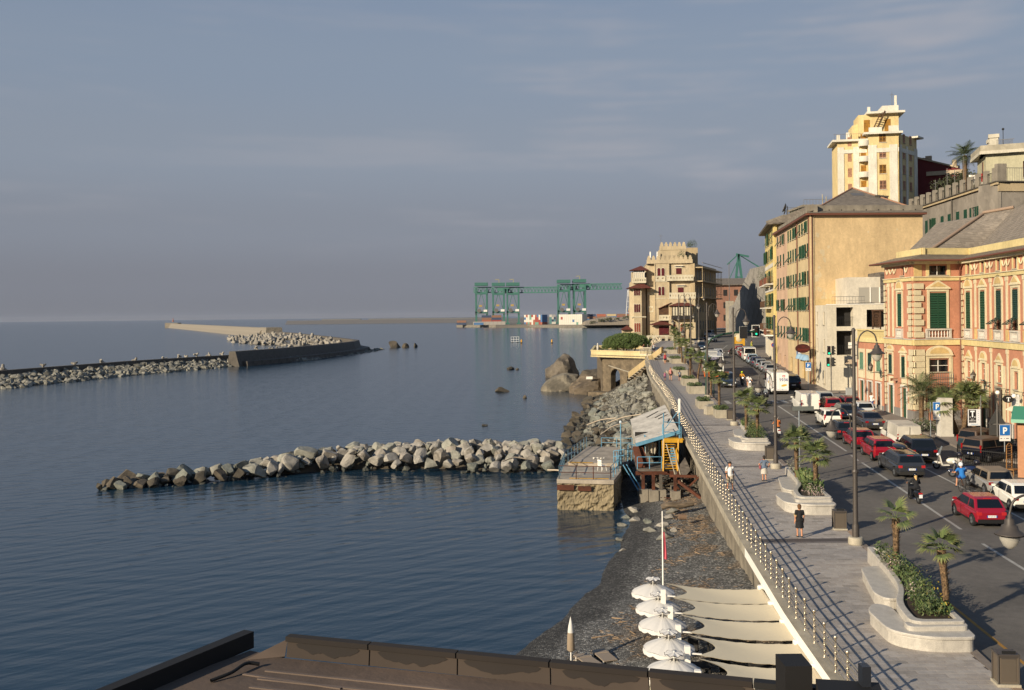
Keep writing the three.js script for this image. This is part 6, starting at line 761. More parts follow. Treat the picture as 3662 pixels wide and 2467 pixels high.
// ================= BEACH CLUB =================
{
  const cloth = M(0xcdc0a3, { rough: .9, side: THREE.DoubleSide }), wcl = M(0xc6c3bd, { rough: .85, side: THREE.DoubleSide }), tr = M(0x3d3128);
  const deck = struct('club_deck', prism([[4.8, -26], [10.8, -26], [10.9, -38.6], [5.6, -39.4]], -.2, 1.02), X.conc);
  for (let k = 0; k < 7; k++) {
    const l0 = 43.4 - 2.35 * k, l1 = l0 - 2.15, r0 = 42.3 - 2.35 * k, r1 = r0 - 2.1, g = gridSurf(18, 10, (u, v) => { const x = lerp(6.55 - .08 * k + .75 * Math.sin(Math.PI * v), 10.45 - .16 * k, u), D = lerp(lerp(l0, l1, v), lerp(r0, r1, v), u); return V(x, 3.25 + .05 * Math.sin(k) - .12 * Math.sin(Math.PI * u) - .06 * Math.sin(Math.PI * v) * (1 - u) + .01 * Math.sin(u * 40 + v * 9), D); });
    const s = one('shade_sail', [g, g.clone().translate(0, -.012, 0)], cloth, 'beige shade sail stretched from the promenade wall over the beach club', 'shade sail', 'shade sails of the beach club');
    const p = group('sail_post', 6.15 - .08 * k, .9, l1 + .1); tag(p, 'white square post holding the sail corners beside the umbrellas', 'post', 'sail posts'); part('shaft', box(-.09, .09, 0, 2.65, -.09, .09), X.white, p); part('arm', beam(P3(0, 2.4, 0), P3(.5, 2.35, 0), .05), X.white, p);
    const b = group('sail_bracket', 10.45 - .16 * k, 3.12, r0 + .05); tag(b, 'white roller bracket of a sail on the promenade wall', 'bracket', 'sail brackets on the wall'); part('bracket', [box(-.12, .24, 0, .22, -.12, .12), cyl(.02, .22, .27, 0, .16)], X.white, b); part('roller', rod(P3(0, .1, .1), P3(-.12, .1, 2.2), .07, .07, 8), M(0xb5a88f), b);
  }
  const umb = (x, D, y = 1) => { const o = group('beach_umbrella', x, y, D); tag(o, 'white beach umbrella with dark trim and scalloped top beside the sails', 'umbrella', 'open beach umbrellas'); const n = 16, R0 = .93; part('canopy', gridSurf(n * 2, 5, (u, v) => { const a = u * 6.28318, r = .12 + v * (R0 - .12) * (1 - .02 * Math.cos(a * 8)); return P3(r * Math.cos(a), 2.12 - .12 * v * v - .2 * v - .05 * v * (1 - Math.abs(Math.cos(a * 4))), r * Math.sin(a)); }, false), wcl, o); part('valance', gridSurf(n * 4, 1, (u, v) => { const a = u * 6.28318, r = R0 + v * .03; return P3(r * Math.cos(a), 1.79 - .05 * (1 - Math.abs(Math.cos(a * 4))) - v * (.1 + .06 * Math.abs(Math.sin(a * 8))), r * Math.sin(a)); }), wcl, o); part('trim', tube(Array.from({ length: 25 }, (_, i) => { const a = i / 24 * 6.28318; return P3((R0 + .032) * Math.cos(a), 1.6, (R0 + .032) * Math.sin(a)); }), .012, 4, 48), tr, o); part('top_frill', gridSurf(32, 2, (u, v) => { const a = u * 6.28318, r = .02 + v * .3; return P3(r * Math.cos(a), 2.4 - .06 * v + .03 * v * Math.sin(a * 8), r * Math.sin(a)); }), wcl, o); part('frill_trim', tube(Array.from({ length: 33 }, (_, i) => { const a = i / 32 * 6.28318; return P3(.325 * Math.cos(a), 2.335 + .03 * Math.sin(a * 8), .325 * Math.sin(a)); }), .01, 4, 64), tr, o); part('pole', cyl(0, 0, 2.42, 0, .03), X.white, o); for (let i = 0; i < 8; i++) { const a = i / 8 * 6.28; part('rib', rod(P3(0, 2.2, 0), P3(R0 * .97 * Math.cos(a), 1.74, R0 * .97 * Math.sin(a)), .008, .008, 4), X.grey, o); } return o; };
  for (const [x, D] of [[6.1, 44.0], [5.98, 41.6], [5.78, 39.1], [5.6, 36.4], [5.42, 34.1], [5.25, 31.6]]) umb(x, D, D > 40 ? .95 : 1.02);
  const cu = group('closed_umbrella', 2.25, .5, 40.6); tag(cu, 'closed taupe beach umbrella with white top standing on the shingle', 'umbrella'); part('folded_cloth', lathe([[.05, .75], [.17, .85], [.15, 1.4], [.1, 1.75], [.03, 1.9]], 10), M(0x8a7a66), cu); part('white_top', lathe([[.13, 1.55], [.1, 1.8], [.03, 2.1], [0, 2.2]], 10), wcl, cu); part('pole', cyl(0, 0, 2.1, 0, .025), X.white, cu);
  for (const [x, D, a, l] of [[3.0, 40.4, .4, 'beach lounger beside the closed umbrella'], [3.7, 40.9, .3, 'second beach lounger away from the closed umbrella']]) { const o = group('beach_lounger', x, .62, D, a); tag(o, l, 'lounger'); part('bed', box(-.3, .3, .3, .34, -.9, .5), M(0x8a7d6e), o); part('backrest', box(-.3, .3, 0, .04, -.6, 0), M(0x8a7d6e), o, new THREE.Matrix4().makeRotationX(-.5).setPosition(0, .34, -.9 + .5)); for (const [px, pz] of [[-.27, -.7], [.27, -.7], [-.27, .4], [.27, .4]]) part('leg', box(px - .02, px + .02, 0, .3, pz - .02, pz + .02), X.white, o); }
  const fp = group('flagpole', 6.75, .9, 45.4); tag(fp, 'white flagpole with a limp red and white flag behind the umbrellas', 'flagpole'); part('pole', cyl(0, 0, 5.1, 0, .045, .025), X.white, fp); part('flag', gridSurf(6, 14, (u, v) => P3(.03 + u * .14 * (.4 + v), 4.15 - v * 1.25, .04 * Math.sin(u * 8 + v * 3))), M(0xb8505c, { side: THREE.DoubleSide }), fp);
  reseed(4); for (let i = 0; i < 16; i++) { const o = group('folded_lounger', 4.75 + (i % 4) * .2 + rr(0, .05), 1.0, 33.4 + (i / 4 | 0) * .75 + rr(0, .2), rr(-.2, .2)); tag(o, 'folded white sun lounger stacked upright beside the umbrellas', 'lounger', 'folded loungers'); part('side_rail', [beam(P3(-.2, 0, 0), P3(-.05, 1.35, .1), .04), beam(P3(-.2, 0, .55), P3(-.05, 1.35, .55), .04)], X.white, o); part('slat', [.3, .6, .9, 1.2].map(h => beam(P3(-.2 + h * .11, h, 0), P3(-.2 + h * .11, h, .55), .035)), M(0xd9cfae), o); }
  for (let i = 0; i < 12; i++) { const x = 6.9 + (i % 3) * 1.15, D = 39.6 - (i / 3 | 0) * 2.1, y = D > 39.3 ? 1.15 : 1.02; if (i % 2) { const o = group('club_table', x, y, D); tag(o, 'dark square table in the shade of the sails', 'table', 'tables under the sails'); part('top', box(-.38, .38, .7, .74, -.38, .38), X.soft, o); for (const [a, b] of [[-.33, -.33], [.33, -.33], [-.33, .33], [.33, .33]]) part('leg', box(a - .03, a + .03, 0, .7, b - .03, b + .03), X.soft, o); } else { const o = group('club_chair', x, y, D, rr(0, 6)); tag(o, 'dark wicker chair in the shade of the sails', 'chair', 'chairs under the sails'); part('seat', box(-.25, .25, .38, .44, -.25, .25), X.soft, o); part('backrest', box(-.25, .25, .44, .85, -.27, -.22), X.soft, o); for (const [a, b] of [[-.22, -.22], [.22, -.22], [-.22, .22], [.22, .22]]) part('leg', box(a - .02, a + .02, 0, .38, b - .02, b + .02), X.soft, o); } }
  one('club_planter', leafMass([[0, .5, 0, .35, .4, .35]], 200, .12, 71), LEAF, 'small green pot plant beside the folded loungers', 'plant').position.set(5.3, 1.0, -36.1);
}

// ================= PROMENADE WALL, RAILING, LAMPS =================
{
  const t = group('promenade_wall', 10, 0, 30); tag(t, 'concrete sea wall carrying the promenade, with overhanging coping', 'wall'); const sh = g => g.translate(-10, 0, 30), cop = [], face = [], wht = [];
  for (let D = 20; D < 214; D += 2.5) { const E = Math.min(216.3, D + 2.5), P = (o, y, d) => V(railX(d) + o, y(d), d), top = d => gH(d) + .01, lo = d => gH(d) - .42, b = d => -1.5;
    cop.push([P(-.34, top, D), P(.07, top, D), P(.07, top, E), P(-.34, top, E)], [P(-.34, lo, D), P(-.34, lo, E), P(.5, lo, E), P(.5, lo, D)]); (D < 47 ? wht : cop).push([P(-.34, lo, D), P(-.34, top, D), P(-.34, top, E), P(-.34, lo, E)]);
    face.push(gridSurf(5, 8, (u, v) => { const d = lerp(D, E, u), y = lerp(-1.5, gH(d) - .42, v); return V(railX(d) + .42 - .25 * Math.max(0, .5 - v) - .3 * (fbm(d / 9, y / 9 + 2, 9, 4, 55) - .5), y, d); }, false)); }
  part('coping', sh(quads(cop)), X.concLight, t); part('white_beam', sh(quads(wht)), X.white, t); part('rough_face', face.map(sh), M(0x9c9280, { map: T.concrete, bumpMap: T.bump, bumpScale: .05 }), t);
}
{
  const t = group('promenade_railing', 10, 0, 30); tag(t, 'long steel railing with ball-topped posts along the promenade edge', 'railing');
  const pg = fin([lathe([[.055, 0], [.055, .03], [.03, .04], [.03, .16], [.042, .18], [.042, .22], [.03, .24], [.03, .36], [.042, .38], [.042, .42], [.03, .44], [.03, .56], [.042, .58], [.042, .62], [.03, .64], [.03, .76], [.042, .78], [.042, .82], [.03, .84], [.03, .98], [.02, 1.02], [.045, 1.06], [.055, 1.11], [.04, 1.16], [0, 1.18]], 7)]);
  const path = [...RAIL, [35.6, 217.6], [39.6, 218.6]], pts = []; let acc = 0, next = 0; const P = []; for (let i = 0; i < path.length - 1; i++) { const [a, b] = path[i], [c, d] = path[i + 1], l = Math.hypot(c - a, d - b); while (next <= acc + l) { const u = (next - acc) / l; P.push([lerp(a, c, u), lerp(b, d, u)]); next += 1.35; } acc += l; }
  for (const [x, D] of P) { const m = part('post', pg, X.steel, t); m.scale.set(1.3, 1, 1.3); m.position.set(x - 10, gH(D), 30 - D); }
  for (const h of [.2, .4, .6, .8, .98]) { const v = P.map(([x, D]) => P3(x - 10 - .06, gH(D) + h, 30 - D)); part('rail', new THREE.TubeGeometry(new THREE.CatmullRomCurve3(v), P.length, .027, 5), X.steel, t); }
}
const lampGlass = M(0xd9d4c8, { rough: .15, phys: true, transmission: .55, thickness: 0 });
function lampHead(par, x, y, z) {
  const h = part('lamp_head', lathe([[0, .62], [.05, .6], [.06, .5], [.12, .46], [.13, .34], [.2, .3], [.22, .2], [.36, .1], [.38, .06], [.3, .08], [0, .1]], 16), X.lamp, par); h.position.set(x, y, z);
  const g = part('lamp_bowl', lathe([[.26, .07], [.25, -.06], [.17, -.22], [.07, -.3], [0, -.32]], 16), lampGlass, h);
}
function streetLamp(x, D, label, H = 10.35) {
  const t = group('street_lamp', x, gH(D), D); tag(t, label, 'street lamp', 'promenade street lamps');
  part('base', lathe([[.34, 0], [.36, .05], [.36, .3], [.3, .36], [0, .36]], 14), X.concLight, t);
  part('pole', lathe([[.17, .3], [.17, .9], [.12, 1.0], [.115, 3.4], [.16, 3.45], [.16, 3.55], [.1, 3.6], [.095, 6.6], [.13, 6.64], [.13, 6.74], [.085, 6.8], [.08, H - .1], [.1, H - .08], [.1, H], [.03, H + .08], [0, H + .08]], 12), X.lamp, t);
  part('upper_arm', [tube([P3(.2, 8.9, 0), P3(.2, 9.6, 0), P3(.32, 10.05, 0), P3(.65, 10.28, 0), P3(1.0, 10.1, 0), P3(1.12, 9.75, 0)], .035, 6, 24), beam(P3(.05, 9.1, 0), P3(.22, 9.1, 0), .04), beam(P3(.05, 9.6, 0), P3(.22, 9.6, 0), .04)], X.lamp, t); lampHead(t, 1.12, 9.1, 0);
  part('lower_arm', [tube([P3(-.2, 5.4, 0), P3(-.2, 5.9, 0), P3(-.3, 6.3, 0), P3(-.62, 6.55, 0), P3(-1.0, 6.4, 0), P3(-1.12, 6.05, 0)], .032, 6, 24), beam(P3(-.05, 5.5, 0), P3(-.22, 5.5, 0), .04), beam(P3(-.05, 5.9, 0), P3(-.22, 5.9, 0), .04)], X.lamp, t); lampHead(t, -1.12, 5.45, 0);
}
streetLamp(14.15, 26.2, 'dark two-armed street lamp nearest the foreground roof'); streetLamp(16.45, 48, 'dark two-armed street lamp beside the woman in black'); streetLamp(17.8, 67.6, 'dark two-armed street lamp beside the woman in the blue dress'); streetLamp(19.55, 88, 'dark two-armed street lamp at the crossing'); streetLamp(21.25, 108.6, 'dark two-armed street lamp by the green traffic light mast'); streetLamp(25.1, 140, 'dark two-armed street lamp beside the bus'); streetLamp(29.6, 176.5, 'dark two-armed street lamp between the far planters'); streetLamp(33.4, 193, 'dark two-armed street lamp near the end of the promenade'); streetLamp(39.7, 211.7, 'dark two-armed street lamp where the kerb curves');

// ================= PLANTERS =================
const GREENS = [[.06, .1, .025], [.09, .13, .03], [.04, .07, .02], [.12, .14, .05]], FLOW = [[.5, .36, .05], [.06, .1, .03], [.1, .13, .04], [.07, .11, .03]], PINKS = [[.45, .32, .3], [.4, .34, .28], [.08, .1, .04]], SILV = [[.2, .2, .14], [.26, .24, .18], [.12, .13, .08]];
function roundPoly(pts, r = .3, n = 5) { const o = []; for (let i = 0; i < pts.length; i++) { const p = new THREE.Vector2(...pts[i]), a = new THREE.Vector2(...pts[(i + pts.length - 1) % pts.length]), b = new THREE.Vector2(...pts[(i + 1) % pts.length]), rr_ = pts[i][2] ?? r, d1 = a.clone().sub(p), d2 = b.clone().sub(p), l = Math.min(rr_, d1.length() * .45, d2.length() * .45), s = p.clone().addScaledVector(d1.normalize(), l), e = p.clone().addScaledVector(d2.normalize(), l); for (let k = 0; k <= n; k++) { const t = k / n; o.push([(1 - t) * (1 - t) * s.x + 2 * t * (1 - t) * p.x + t * t * e.x, (1 - t) * (1 - t) * s.y + 2 * t * (1 - t) * p.y + t * t * e.y]); } } return o; }
function slabPoly(pts, y0, y1, hole) { const s = new THREE.Shape(pts.map(p => new THREE.Vector2(p[0], -p[1]))); if (hole) s.holes.push(new THREE.Path(hole.map(p => new THREE.Vector2(p[0], -p[1])))); return new THREE.ExtrudeGeometry(s, { depth: y1 - y0 - .06, bevelEnabled: true, bevelThickness: .03, bevelSize: .03, bevelSegments: 2 }).rotateX(-Math.PI / 2).translate(0, y0 + .03, 0); }
function grassTuft(l, n, h, sp) { const pos = [], col = []; for (let i = 0; i < n; i++) { const x = rr(-sp, sp), z = rr(-sp, sp), a = rr(0, 6.28), b = rr(.2, .6), hh = h * rr(.6, 1.1), w = .02, c = GREENS[R() * 4 | 0], t = rr(.9, 1.6), dx = Math.cos(a), dz = Math.sin(a); const A = [x - dz * w, 0, z + dx * w], B = [x + dz * w, 0, z - dx * w], C = [x + dx * b * hh * .5, hh * .8, z + dz * b * hh * .5], E = [x + dx * b * hh, hh * .85, z + dz * b * hh]; for (const v of [A, B, C, B, E, C]) pos.push(v[0] + l[0], v[1] + l[1], v[2] + l[2]); for (let k = 0; k < 6; k++) col.push(c[0] * t, c[1] * t, c[2] * t); } const g = tris(pos); g.setAttribute('color', new THREE.Float32BufferAttribute(col, 3)); return g; }
function bigPlanter(D0, label, beds, sd) {
  const y = gH(D0 + 2), t = group('granite_planter', kerbX(D0), y, D0); tag(t, label, 'planter', 'granite planters with curved benches');
  const W = (w, u) => [kerbX(D0 + u) - .2 - w - kerbX(D0), -u], wp = a => a.map(p => W(p[0], p[1])), dy = .2;
  const bed = roundPoly([[0, .3, .1], [0, 11, .1], [.55, 11.2, .15], [.75, 7.0, 1.6], [1.0, 4.6, 1.2], [1.75, 2.6, .9], [1.8, .3, .5]], .3), bin = roundPoly([[.16, .55, .1], [.16, 10.8, .1], [.42, 10.9, .1], [.58, 7.0, 1.6], [.84, 4.6, 1.2], [1.55, 2.5, .9], [1.58, .55, .4]], .3);
  part('bed_wall', slabPoly(wp(bed), -.1, .76, wp(bin).reverse()), X.granite, t); part('bed_step', slabPoly(wp(roundPoly([[-.05, .08, .2], [-.05, .6, .05], [1.95, .6, .05], [1.95, .08, .6]], .3)), .4, .66), X.granite, t); part('soil', prism(wp(bin), .5, .66), X.soil, t);
  part('near_bench', [slabPoly(wp(roundPoly([[-.1, -.55, .25], [-.1, .7, .05], [1.75, .8, .4], [1.85, 3.0, .5], [2.35, 3.4, .3], [2.75, 2.6, .4], [2.55, .2, 1.3], [1.4, -.55, .9]], .3)), .38, .5), slabPoly(wp(roundPoly([[-.06, -.5, .25], [-.06, .7, .05], [1.75, .8, .4], [1.85, 3.0, .5], [2.3, 3.3, .3], [2.7, 2.6, .4], [2.5, .2, 1.3], [1.38, -.5, .9]], .3)), -.15, .38)], X.granite, t);
  part('far_bench', [slabPoly(wp(roundPoly([[.75, 4.2, .1], [.7, 8.8, .1], [1.5, 8.6, .5], [1.95, 4.8, .4], [1.7, 3.9, .4]], .3)), .38, .5), slabPoly(wp(roundPoly([[.75, 4.25, .1], [.7, 8.75, .1], [1.47, 8.55, .5], [1.9, 4.8, .4], [1.67, 3.95, .4]], .3)), -.15, .38)], X.granite, t);
  reseed(sd); const bl = []; for (const [u, w, r, h] of beds.green) { const q = W(w, u); bl.push([q[0], .75 + h * .5, q[1], r, h * 1.25, r]); }
  const pb = one('flower_bed', [leafMass(bl, 2600, .13, sd, GREENS, .4), leafMass(beds.flow.map(([u, w, r, h]) => { const q = W(w, u); return [q[0], .75 + h * .5, q[1], r, h, r]; }), 420, .08, sd + 1, FLOW), leafMass(beds.pink.map(([u, w, r, h]) => { const q = W(w, u); return [q[0], .75 + h * .5, q[1], r, h, r]; }), 360, .08, sd + 2, PINKS), leafMass(beds.silver.map(([u, w, r, h]) => { const q = W(w, u); return [q[0], .75 + h * .5, q[1], r, h, r]; }), 300, .1, sd + 3, SILV), ...beds.grass.map(([u, w, h]) => { const q = W(w, u); return grassTuft([q[0], .66, q[1]], 70, h, .35); })], LEAF, beds.label, 'flower bed', 'planting in the granite planters'); pb.position.copy(t.position);
}
bigPlanter(33.6, 'granite planter with curved bench next to the foreground roof', { label: 'wild yellow-flowering planting in the planter nearest the roof', green: [[1.5, .9, .55, .35], [2.4, .8, .6, .4], [3.6, .6, .5, .4], [4.8, .5, .45, .4], [6, .4, .45, .4], [7.2, .35, .45, .45], [8.6, .3, .4, .4], [9.8, .3, .35, .35]], flow: [[2.6, .3, .5, .6], [5, .2, .5, .6], [7.8, .3, .4, .7], [1.1, .5, .4, .35]], pink: [[3.3, .9, .35, .35], [7.0, .5, .4, .35]], silver: [[8.2, .45, .4, .4]], grass: [[1.6, .6, .55], [4.2, .4, .5], [6.4, .3, .5]] }, 11);
bigPlanter(54.6, 'granite planter with curved bench behind the woman in black', { label: 'grassy planting with pale flower clump in the second curved planter', green: [[3, .7, .45, .35], [5, .5, .4, .35], [7, .3, .35, .35]], flow: [[6, .3, .3, .4]], pink: [[1.2, .8, .65, .4]], silver: [[8.6, .3, .6, .7], [9.8, .3, .5, .6]], grass: [[2.4, .5, .8], [3.4, .6, .9], [4.6, .4, .9], [5.8, .4, .8], [6.8, .3, .8]] }, 23);
bigPlanter(75.2, 'granite planter with curved bench by the paired palms at the crossing', { label: 'bushy green planting spilling over the third curved planter', green: [[.9, .6, .75, .5], [2, .8, .7, .5], [3.4, .6, .6, .5], [5, .4, .5, .5], [7, .3, .45, .5], [8.6, .3, .5, .5], [10, .2, .5, .4]], flow: [[4.2, .3, .5, .7]], pink: [[6.4, .4, .4, .5]], silver: [[5.4, .4, .5, .7]], grass: [[9, .3, .5], [10, .3, .5]] }, 37);
function boxPlanter(x0, x1, D, d, label, seat, sd, h = .7) {
  const y = gH(D), t = group('box_planter', (x0 + x1) / 2, y, D); tag(t, label, 'planter', 'concrete box planters'); const w = (x1 - x0) / 2, o = [[-w, 0], [w, 0], [w + .35 * d * .2, -d], [-w + .2, -d]], i = [[-w + .14, -.14], [w - .14, -.14], [w - .1, -d + .14], [-w + .34, -d + .14]];
  part('wall', slabPoly(o, -.2, h, i.slice().reverse()), X.concLight, t); part('soil', prism(i, h - .3, h - .1), X.soil, t); if (seat) part('seat', slabPoly([[-w - .7, -d * .4], [-w - .06, -d * .5], [-w + .1, -d], [-w - .5, -d * .95]], -.2, .45), X.concLight, t);
  const p = one('hedge_planting', leafMass([[-w * .5, h + .12, -d * .4, w * .55, .28, d * .42], [w * .45, h + .12, -d * .5, w * .5, .28, d * .42]], 700, .14, sd, GREENS), LEAF, label.replace(/.*planter/, 'low green planting in the box planter'), 'hedge', 'planting in the box planters'); p.position.copy(t.position);
}
boxPlanter(18.9, 20.4, 92.6, 3, 'concrete box planter beside the bin at the crossing', 0, 51, .75); boxPlanter(18.6, 20.0, 99.4, 3.2, 'concrete box planter just beyond the crossing', 0, 52, .75); boxPlanter(20.0, 21.8, 112.8, 3.2, 'concrete box planter with clipped hedge by the mast', 0, 53, .85); boxPlanter(20.8, 22.6, 121.5, 3, 'concrete box planter with grass by the leaning palm', 0, 54, .85); boxPlanter(22.1, 23.9, 134.5, 6, 'concrete box planter with side seat level with the bus', 1, 55, .75); boxPlanter(24.7, 26.6, 154.4, 6, 'concrete box planter with side seat beside the girl in red', 1, 56, .75); boxPlanter(27.5, 29.2, 175, 6, 'concrete box planter with side seat beside the strolling pair', 1, 57, .75); boxPlanter(31.5, 34.2, 193.2, 3, 'low concrete box planter near the end of the promenade', 0, 58, .7); boxPlanter(34.2, 37, 202.5, 4, 'last concrete box planter before the villa', 0, 59, .7);
for (const [x, D, l] of [[19.3, 96.6, 'grey steel plinth box between the crossing planters'], [18.9, 95.4, 'grey steel plinth box nearest the crossing planters']]) { const o = group('plinth_box', x, gH(D), D, .1); tag(o, l, 'plinth'); part('body', box(-.5, .5, 0, .8, -.5, .5), X.concLight, o); part('plate', box(-.35, .35, .8, .82, -.3, .3), M(0x9aa3aa, { rough: .3, metal: .8 }), o); }

// ================= PALMS =================
function fanFrond(sd, n = 17, L = .62, pet = .45) {
  reseed(sd); const pos = [], col = []; const tri = (a, b, c, k) => { for (const v of [a, b, c]) { pos.push(...v); col.push(k[0], k[1], k[2]); } };
  const q = [.15, .2, .05]; tri([0, 0, -.015], [pet, .02, 0], [0, 0, .015], q); tri([0, .015, 0], [pet, .02, 0], [0, -.015, 0], q);
  for (let i = 0; i < n; i++) { const a = lerp(-1.35, 1.35, i / (n - 1)) + rr(-.05, .05), l = L * (1 - .28 * Math.abs(a) / 1.4) * rr(.88, 1.08), w = .035, ca = Math.cos(a), sa = Math.sin(a), y1 = .05, y2 = -.06 * rr(.5, 2.2), t = rr(.7, 1.25), c = i % 3 ? [.09 * t, .13 * t, .035 * t] : [.14 * t, .17 * t, .05 * t], e = [.24 * t, .22 * t, .08 * t]; const b = [pet, .02, 0], m1 = [pet + ca * l * .55 - sa * w, y1, sa * l * .55 + ca * w], m2 = [pet + ca * l * .55 + sa * w, y1, sa * l * .55 - ca * w], tip = [pet + ca * l, y2, sa * l]; tri(b, m1, m2, c); pos.push(...m1, ...tip, ...m2); col.push(...c, ...e, ...c); }
  const g = tris(pos); g.setAttribute('color', new THREE.Float32BufferAttribute(col, 3)); return fin(g);
}
function featherFrond(sd, L = 2.2, n = 34) { reseed(sd); const pos = [], col = []; const rach = u => [L * u, .35 * Math.sin(u * 2.2) - .75 * u * u * L * .35, 0]; for (let i = 0; i < n; i++) { const u = .12 + .88 * i / n, p = rach(u), s = i % 2 ? 1 : -1, l = .5 * Math.sin(Math.PI * Math.min(1, u * 1.05 + .05)) + .12, t = rr(.7, 1.2), c = [.075 * t, .1 * t, .03 * t]; const a = [p[0], p[1], 0], b = [p[0] + .07, p[1], 0], e = [p[0] + l * .6, p[1] - .12 * rr(.3, 1.6), s * l]; for (const v of [a, b, e]) { pos.push(...v); col.push(...c); } } for (let i = 0; i < 8; i++) { const a = rach(i / 8), b = rach((i + 1) / 8); for (const v of [[a[0], a[1] - .02, -.02], [b[0], b[1], 0], [a[0], a[1] - .02, .02]]) { pos.push(...v); col.push(.14, .15, .05); } } const g = tris(pos); g.setAttribute('color', new THREE.Float32BufferAttribute(col, 3)); return fin(g); }
const FANS = [fanFrond(1), fanFrond(2, 15, .7), fanFrond(3, 19, .58)], FEATH = [featherFrond(5), featherFrond(6)];
function palmTrunk(h, r, lean, sd) { reseed(sd); const c = [P3(0, -.1, 0), P3(lean[0] * .3, h * .4, lean[1] * .3), P3(lean[0], h, lean[1])], g = tube(c, r, 9, 14), p = g.attributes.position; for (let i = 0; i < p.count; i++) { const y = p.getY(i), k = 1 + .35 * sm(.55, .95, y / h) + .12 * (hash(i, 3, sd) - .5); const u = Math.max(0, Math.min(1, y / h)), cx = lean[0] * u * u, cz = lean[1] * u * u; p.setX(i, cx + (p.getX(i) - cx) * k); p.setZ(i, cz + (p.getZ(i) - cz) * k); } g.computeVertexNormals(); const l = [g.toNonIndexed()]; l[0].deleteAttribute('uv'); const pos = []; for (let i = 0; i < 170; i++) { const u = Math.pow(R(), .7), y = h * u, a = rr(0, 6.28), cx = lean[0] * u * u, cz = lean[1] * u * u, q = r * (1.05 + .35 * sm(.55, .95, u)), d = rr(.03, .09) * (1 + u), x = cx + Math.cos(a) * q, z = cz + Math.sin(a) * q; pos.push(x - Math.sin(a) * .02, y, z + Math.cos(a) * .02, x + Math.sin(a) * .02, y, z - Math.cos(a) * .02, x + Math.cos(a) * d, y + (u > .8 ? -.09 : .09), z + Math.sin(a) * d); } l.push(tris(pos)); return l; }
const trunkM = M(0x9a7c5a, { map: T.bark, rough: .95, side: THREE.DoubleSide });
function palm(x, y, D, h, label, o = {}) {
  const t = group(o.name || 'fan_palm', x, y, D); tag(t, label, 'palm', o.grp); const lean = o.lean || [0, 0], sd = Math.round(x * 31 + D * 17); part('trunk', palmTrunk(h, o.r || .12, lean, sd), trunkM, t);
  reseed(sd + 5); const n = o.n || 22, G = o.feather ? FEATH : FANS, k = o.s || 1; for (let i = 0; i < n; i++) { const f = part('frond', G[i % G.length], LEAF, t), el = o.el ? rr(...o.el) : lerp(1.2, -.45, Math.pow(i / n, .9)) + rr(-.12, .12), s = k * rr(.85, 1.12); f.position.set(lean[0], h - .02 * i / n, lean[1]); f.rotation.set(rr(-.3, .3), i * 2.399 + rr(-.2, .2), el, 'YXZ'); f.scale.setScalar(s); }
  if (o.fruit) part('fruit_cluster', leafMass([[.16 + lean[0], h - .2, .12 + lean[1], .12, .09, .12], [-.2 + lean[0], h - .2, .1 + lean[1], .12, .09, .12], [lean[0], h - .15, .22 + lean[1], .1, .08, .1]], 90, .06, sd, [[.4, .15, .02], [.35, .12, .02]]), LEAF, t);
}
const pg_ = 'fan palms in the promenade planters';
palm(15.75, gH(41) + .6, 41.1, 2.15, 'wind-blown fan palm with sparse crown in the planter nearest the roof', { n: 11, s: .92 }); palm(15.6, gH(36) + .6, 36, 2.1, 'leaning fan palm with fuller crown in the planter nearest the roof', { lean: [-.18, 0], n: 17, s: .95 });
palm(17.5, gH(61.5) + .6, 61.6, 2.2, 'fan palm with shaggy trunk among the silvery weeds', { s: 1.15, n: 24 }); palm(17.4, gH(57.4) + .6, 57.4, 2.05, 'fan palm with orange fruit above the pale flower clump', { s: 1.15, n: 24, fruit: 1, r: .13 });
palm(19.0, gH(81) + .6, 81.2, 2.5, 'taller fan palm of the pair by the third curved planter', { s: 1.2 }); palm(18.95, gH(77.2) + .6, 77.3, 2.3, 'fan palm with orange fruit of the pair by the third curved planter', { s: 1.25, fruit: 1 });
palm(21.2, gH(108) + .6, 106.5, 2.7, 'fan palm growing through the hedge beside the traffic mast', { s: 1.2 }); palm(20.3, gH(98) + .6, 98, 2.4, 'fan palm with orange fruit beside the steel plinth boxes', { s: 1.25, fruit: 1 });
palm(22.6, gH(122) + .6, 121.8, 2.6, 'leaning fan palm before the bus', { s: 1.2, lean: [.5, -.1] }); palm(23.1, gH(130) + .6, 129.5, 2.6, 'straight fan palm before the bus', { s: 1.2 });
for (const [x, D, l] of [[25.8, 151.5, [-.2, 0]], [25.9, 149.6, [.2, 0]], [28.3, 169, [0, 0]], [31, 190, [-.1, 0]], [28.6, 175.5, [.1, 0]], [35.6, 205, [0, 0]], [36.6, 206, [.2, 0]]]) palm(x, gH(D) + .5, D, 2.7, 'fan palm rising from a far box planter', { s: 1.25, lean: l, grp: pg_, n: 18 });
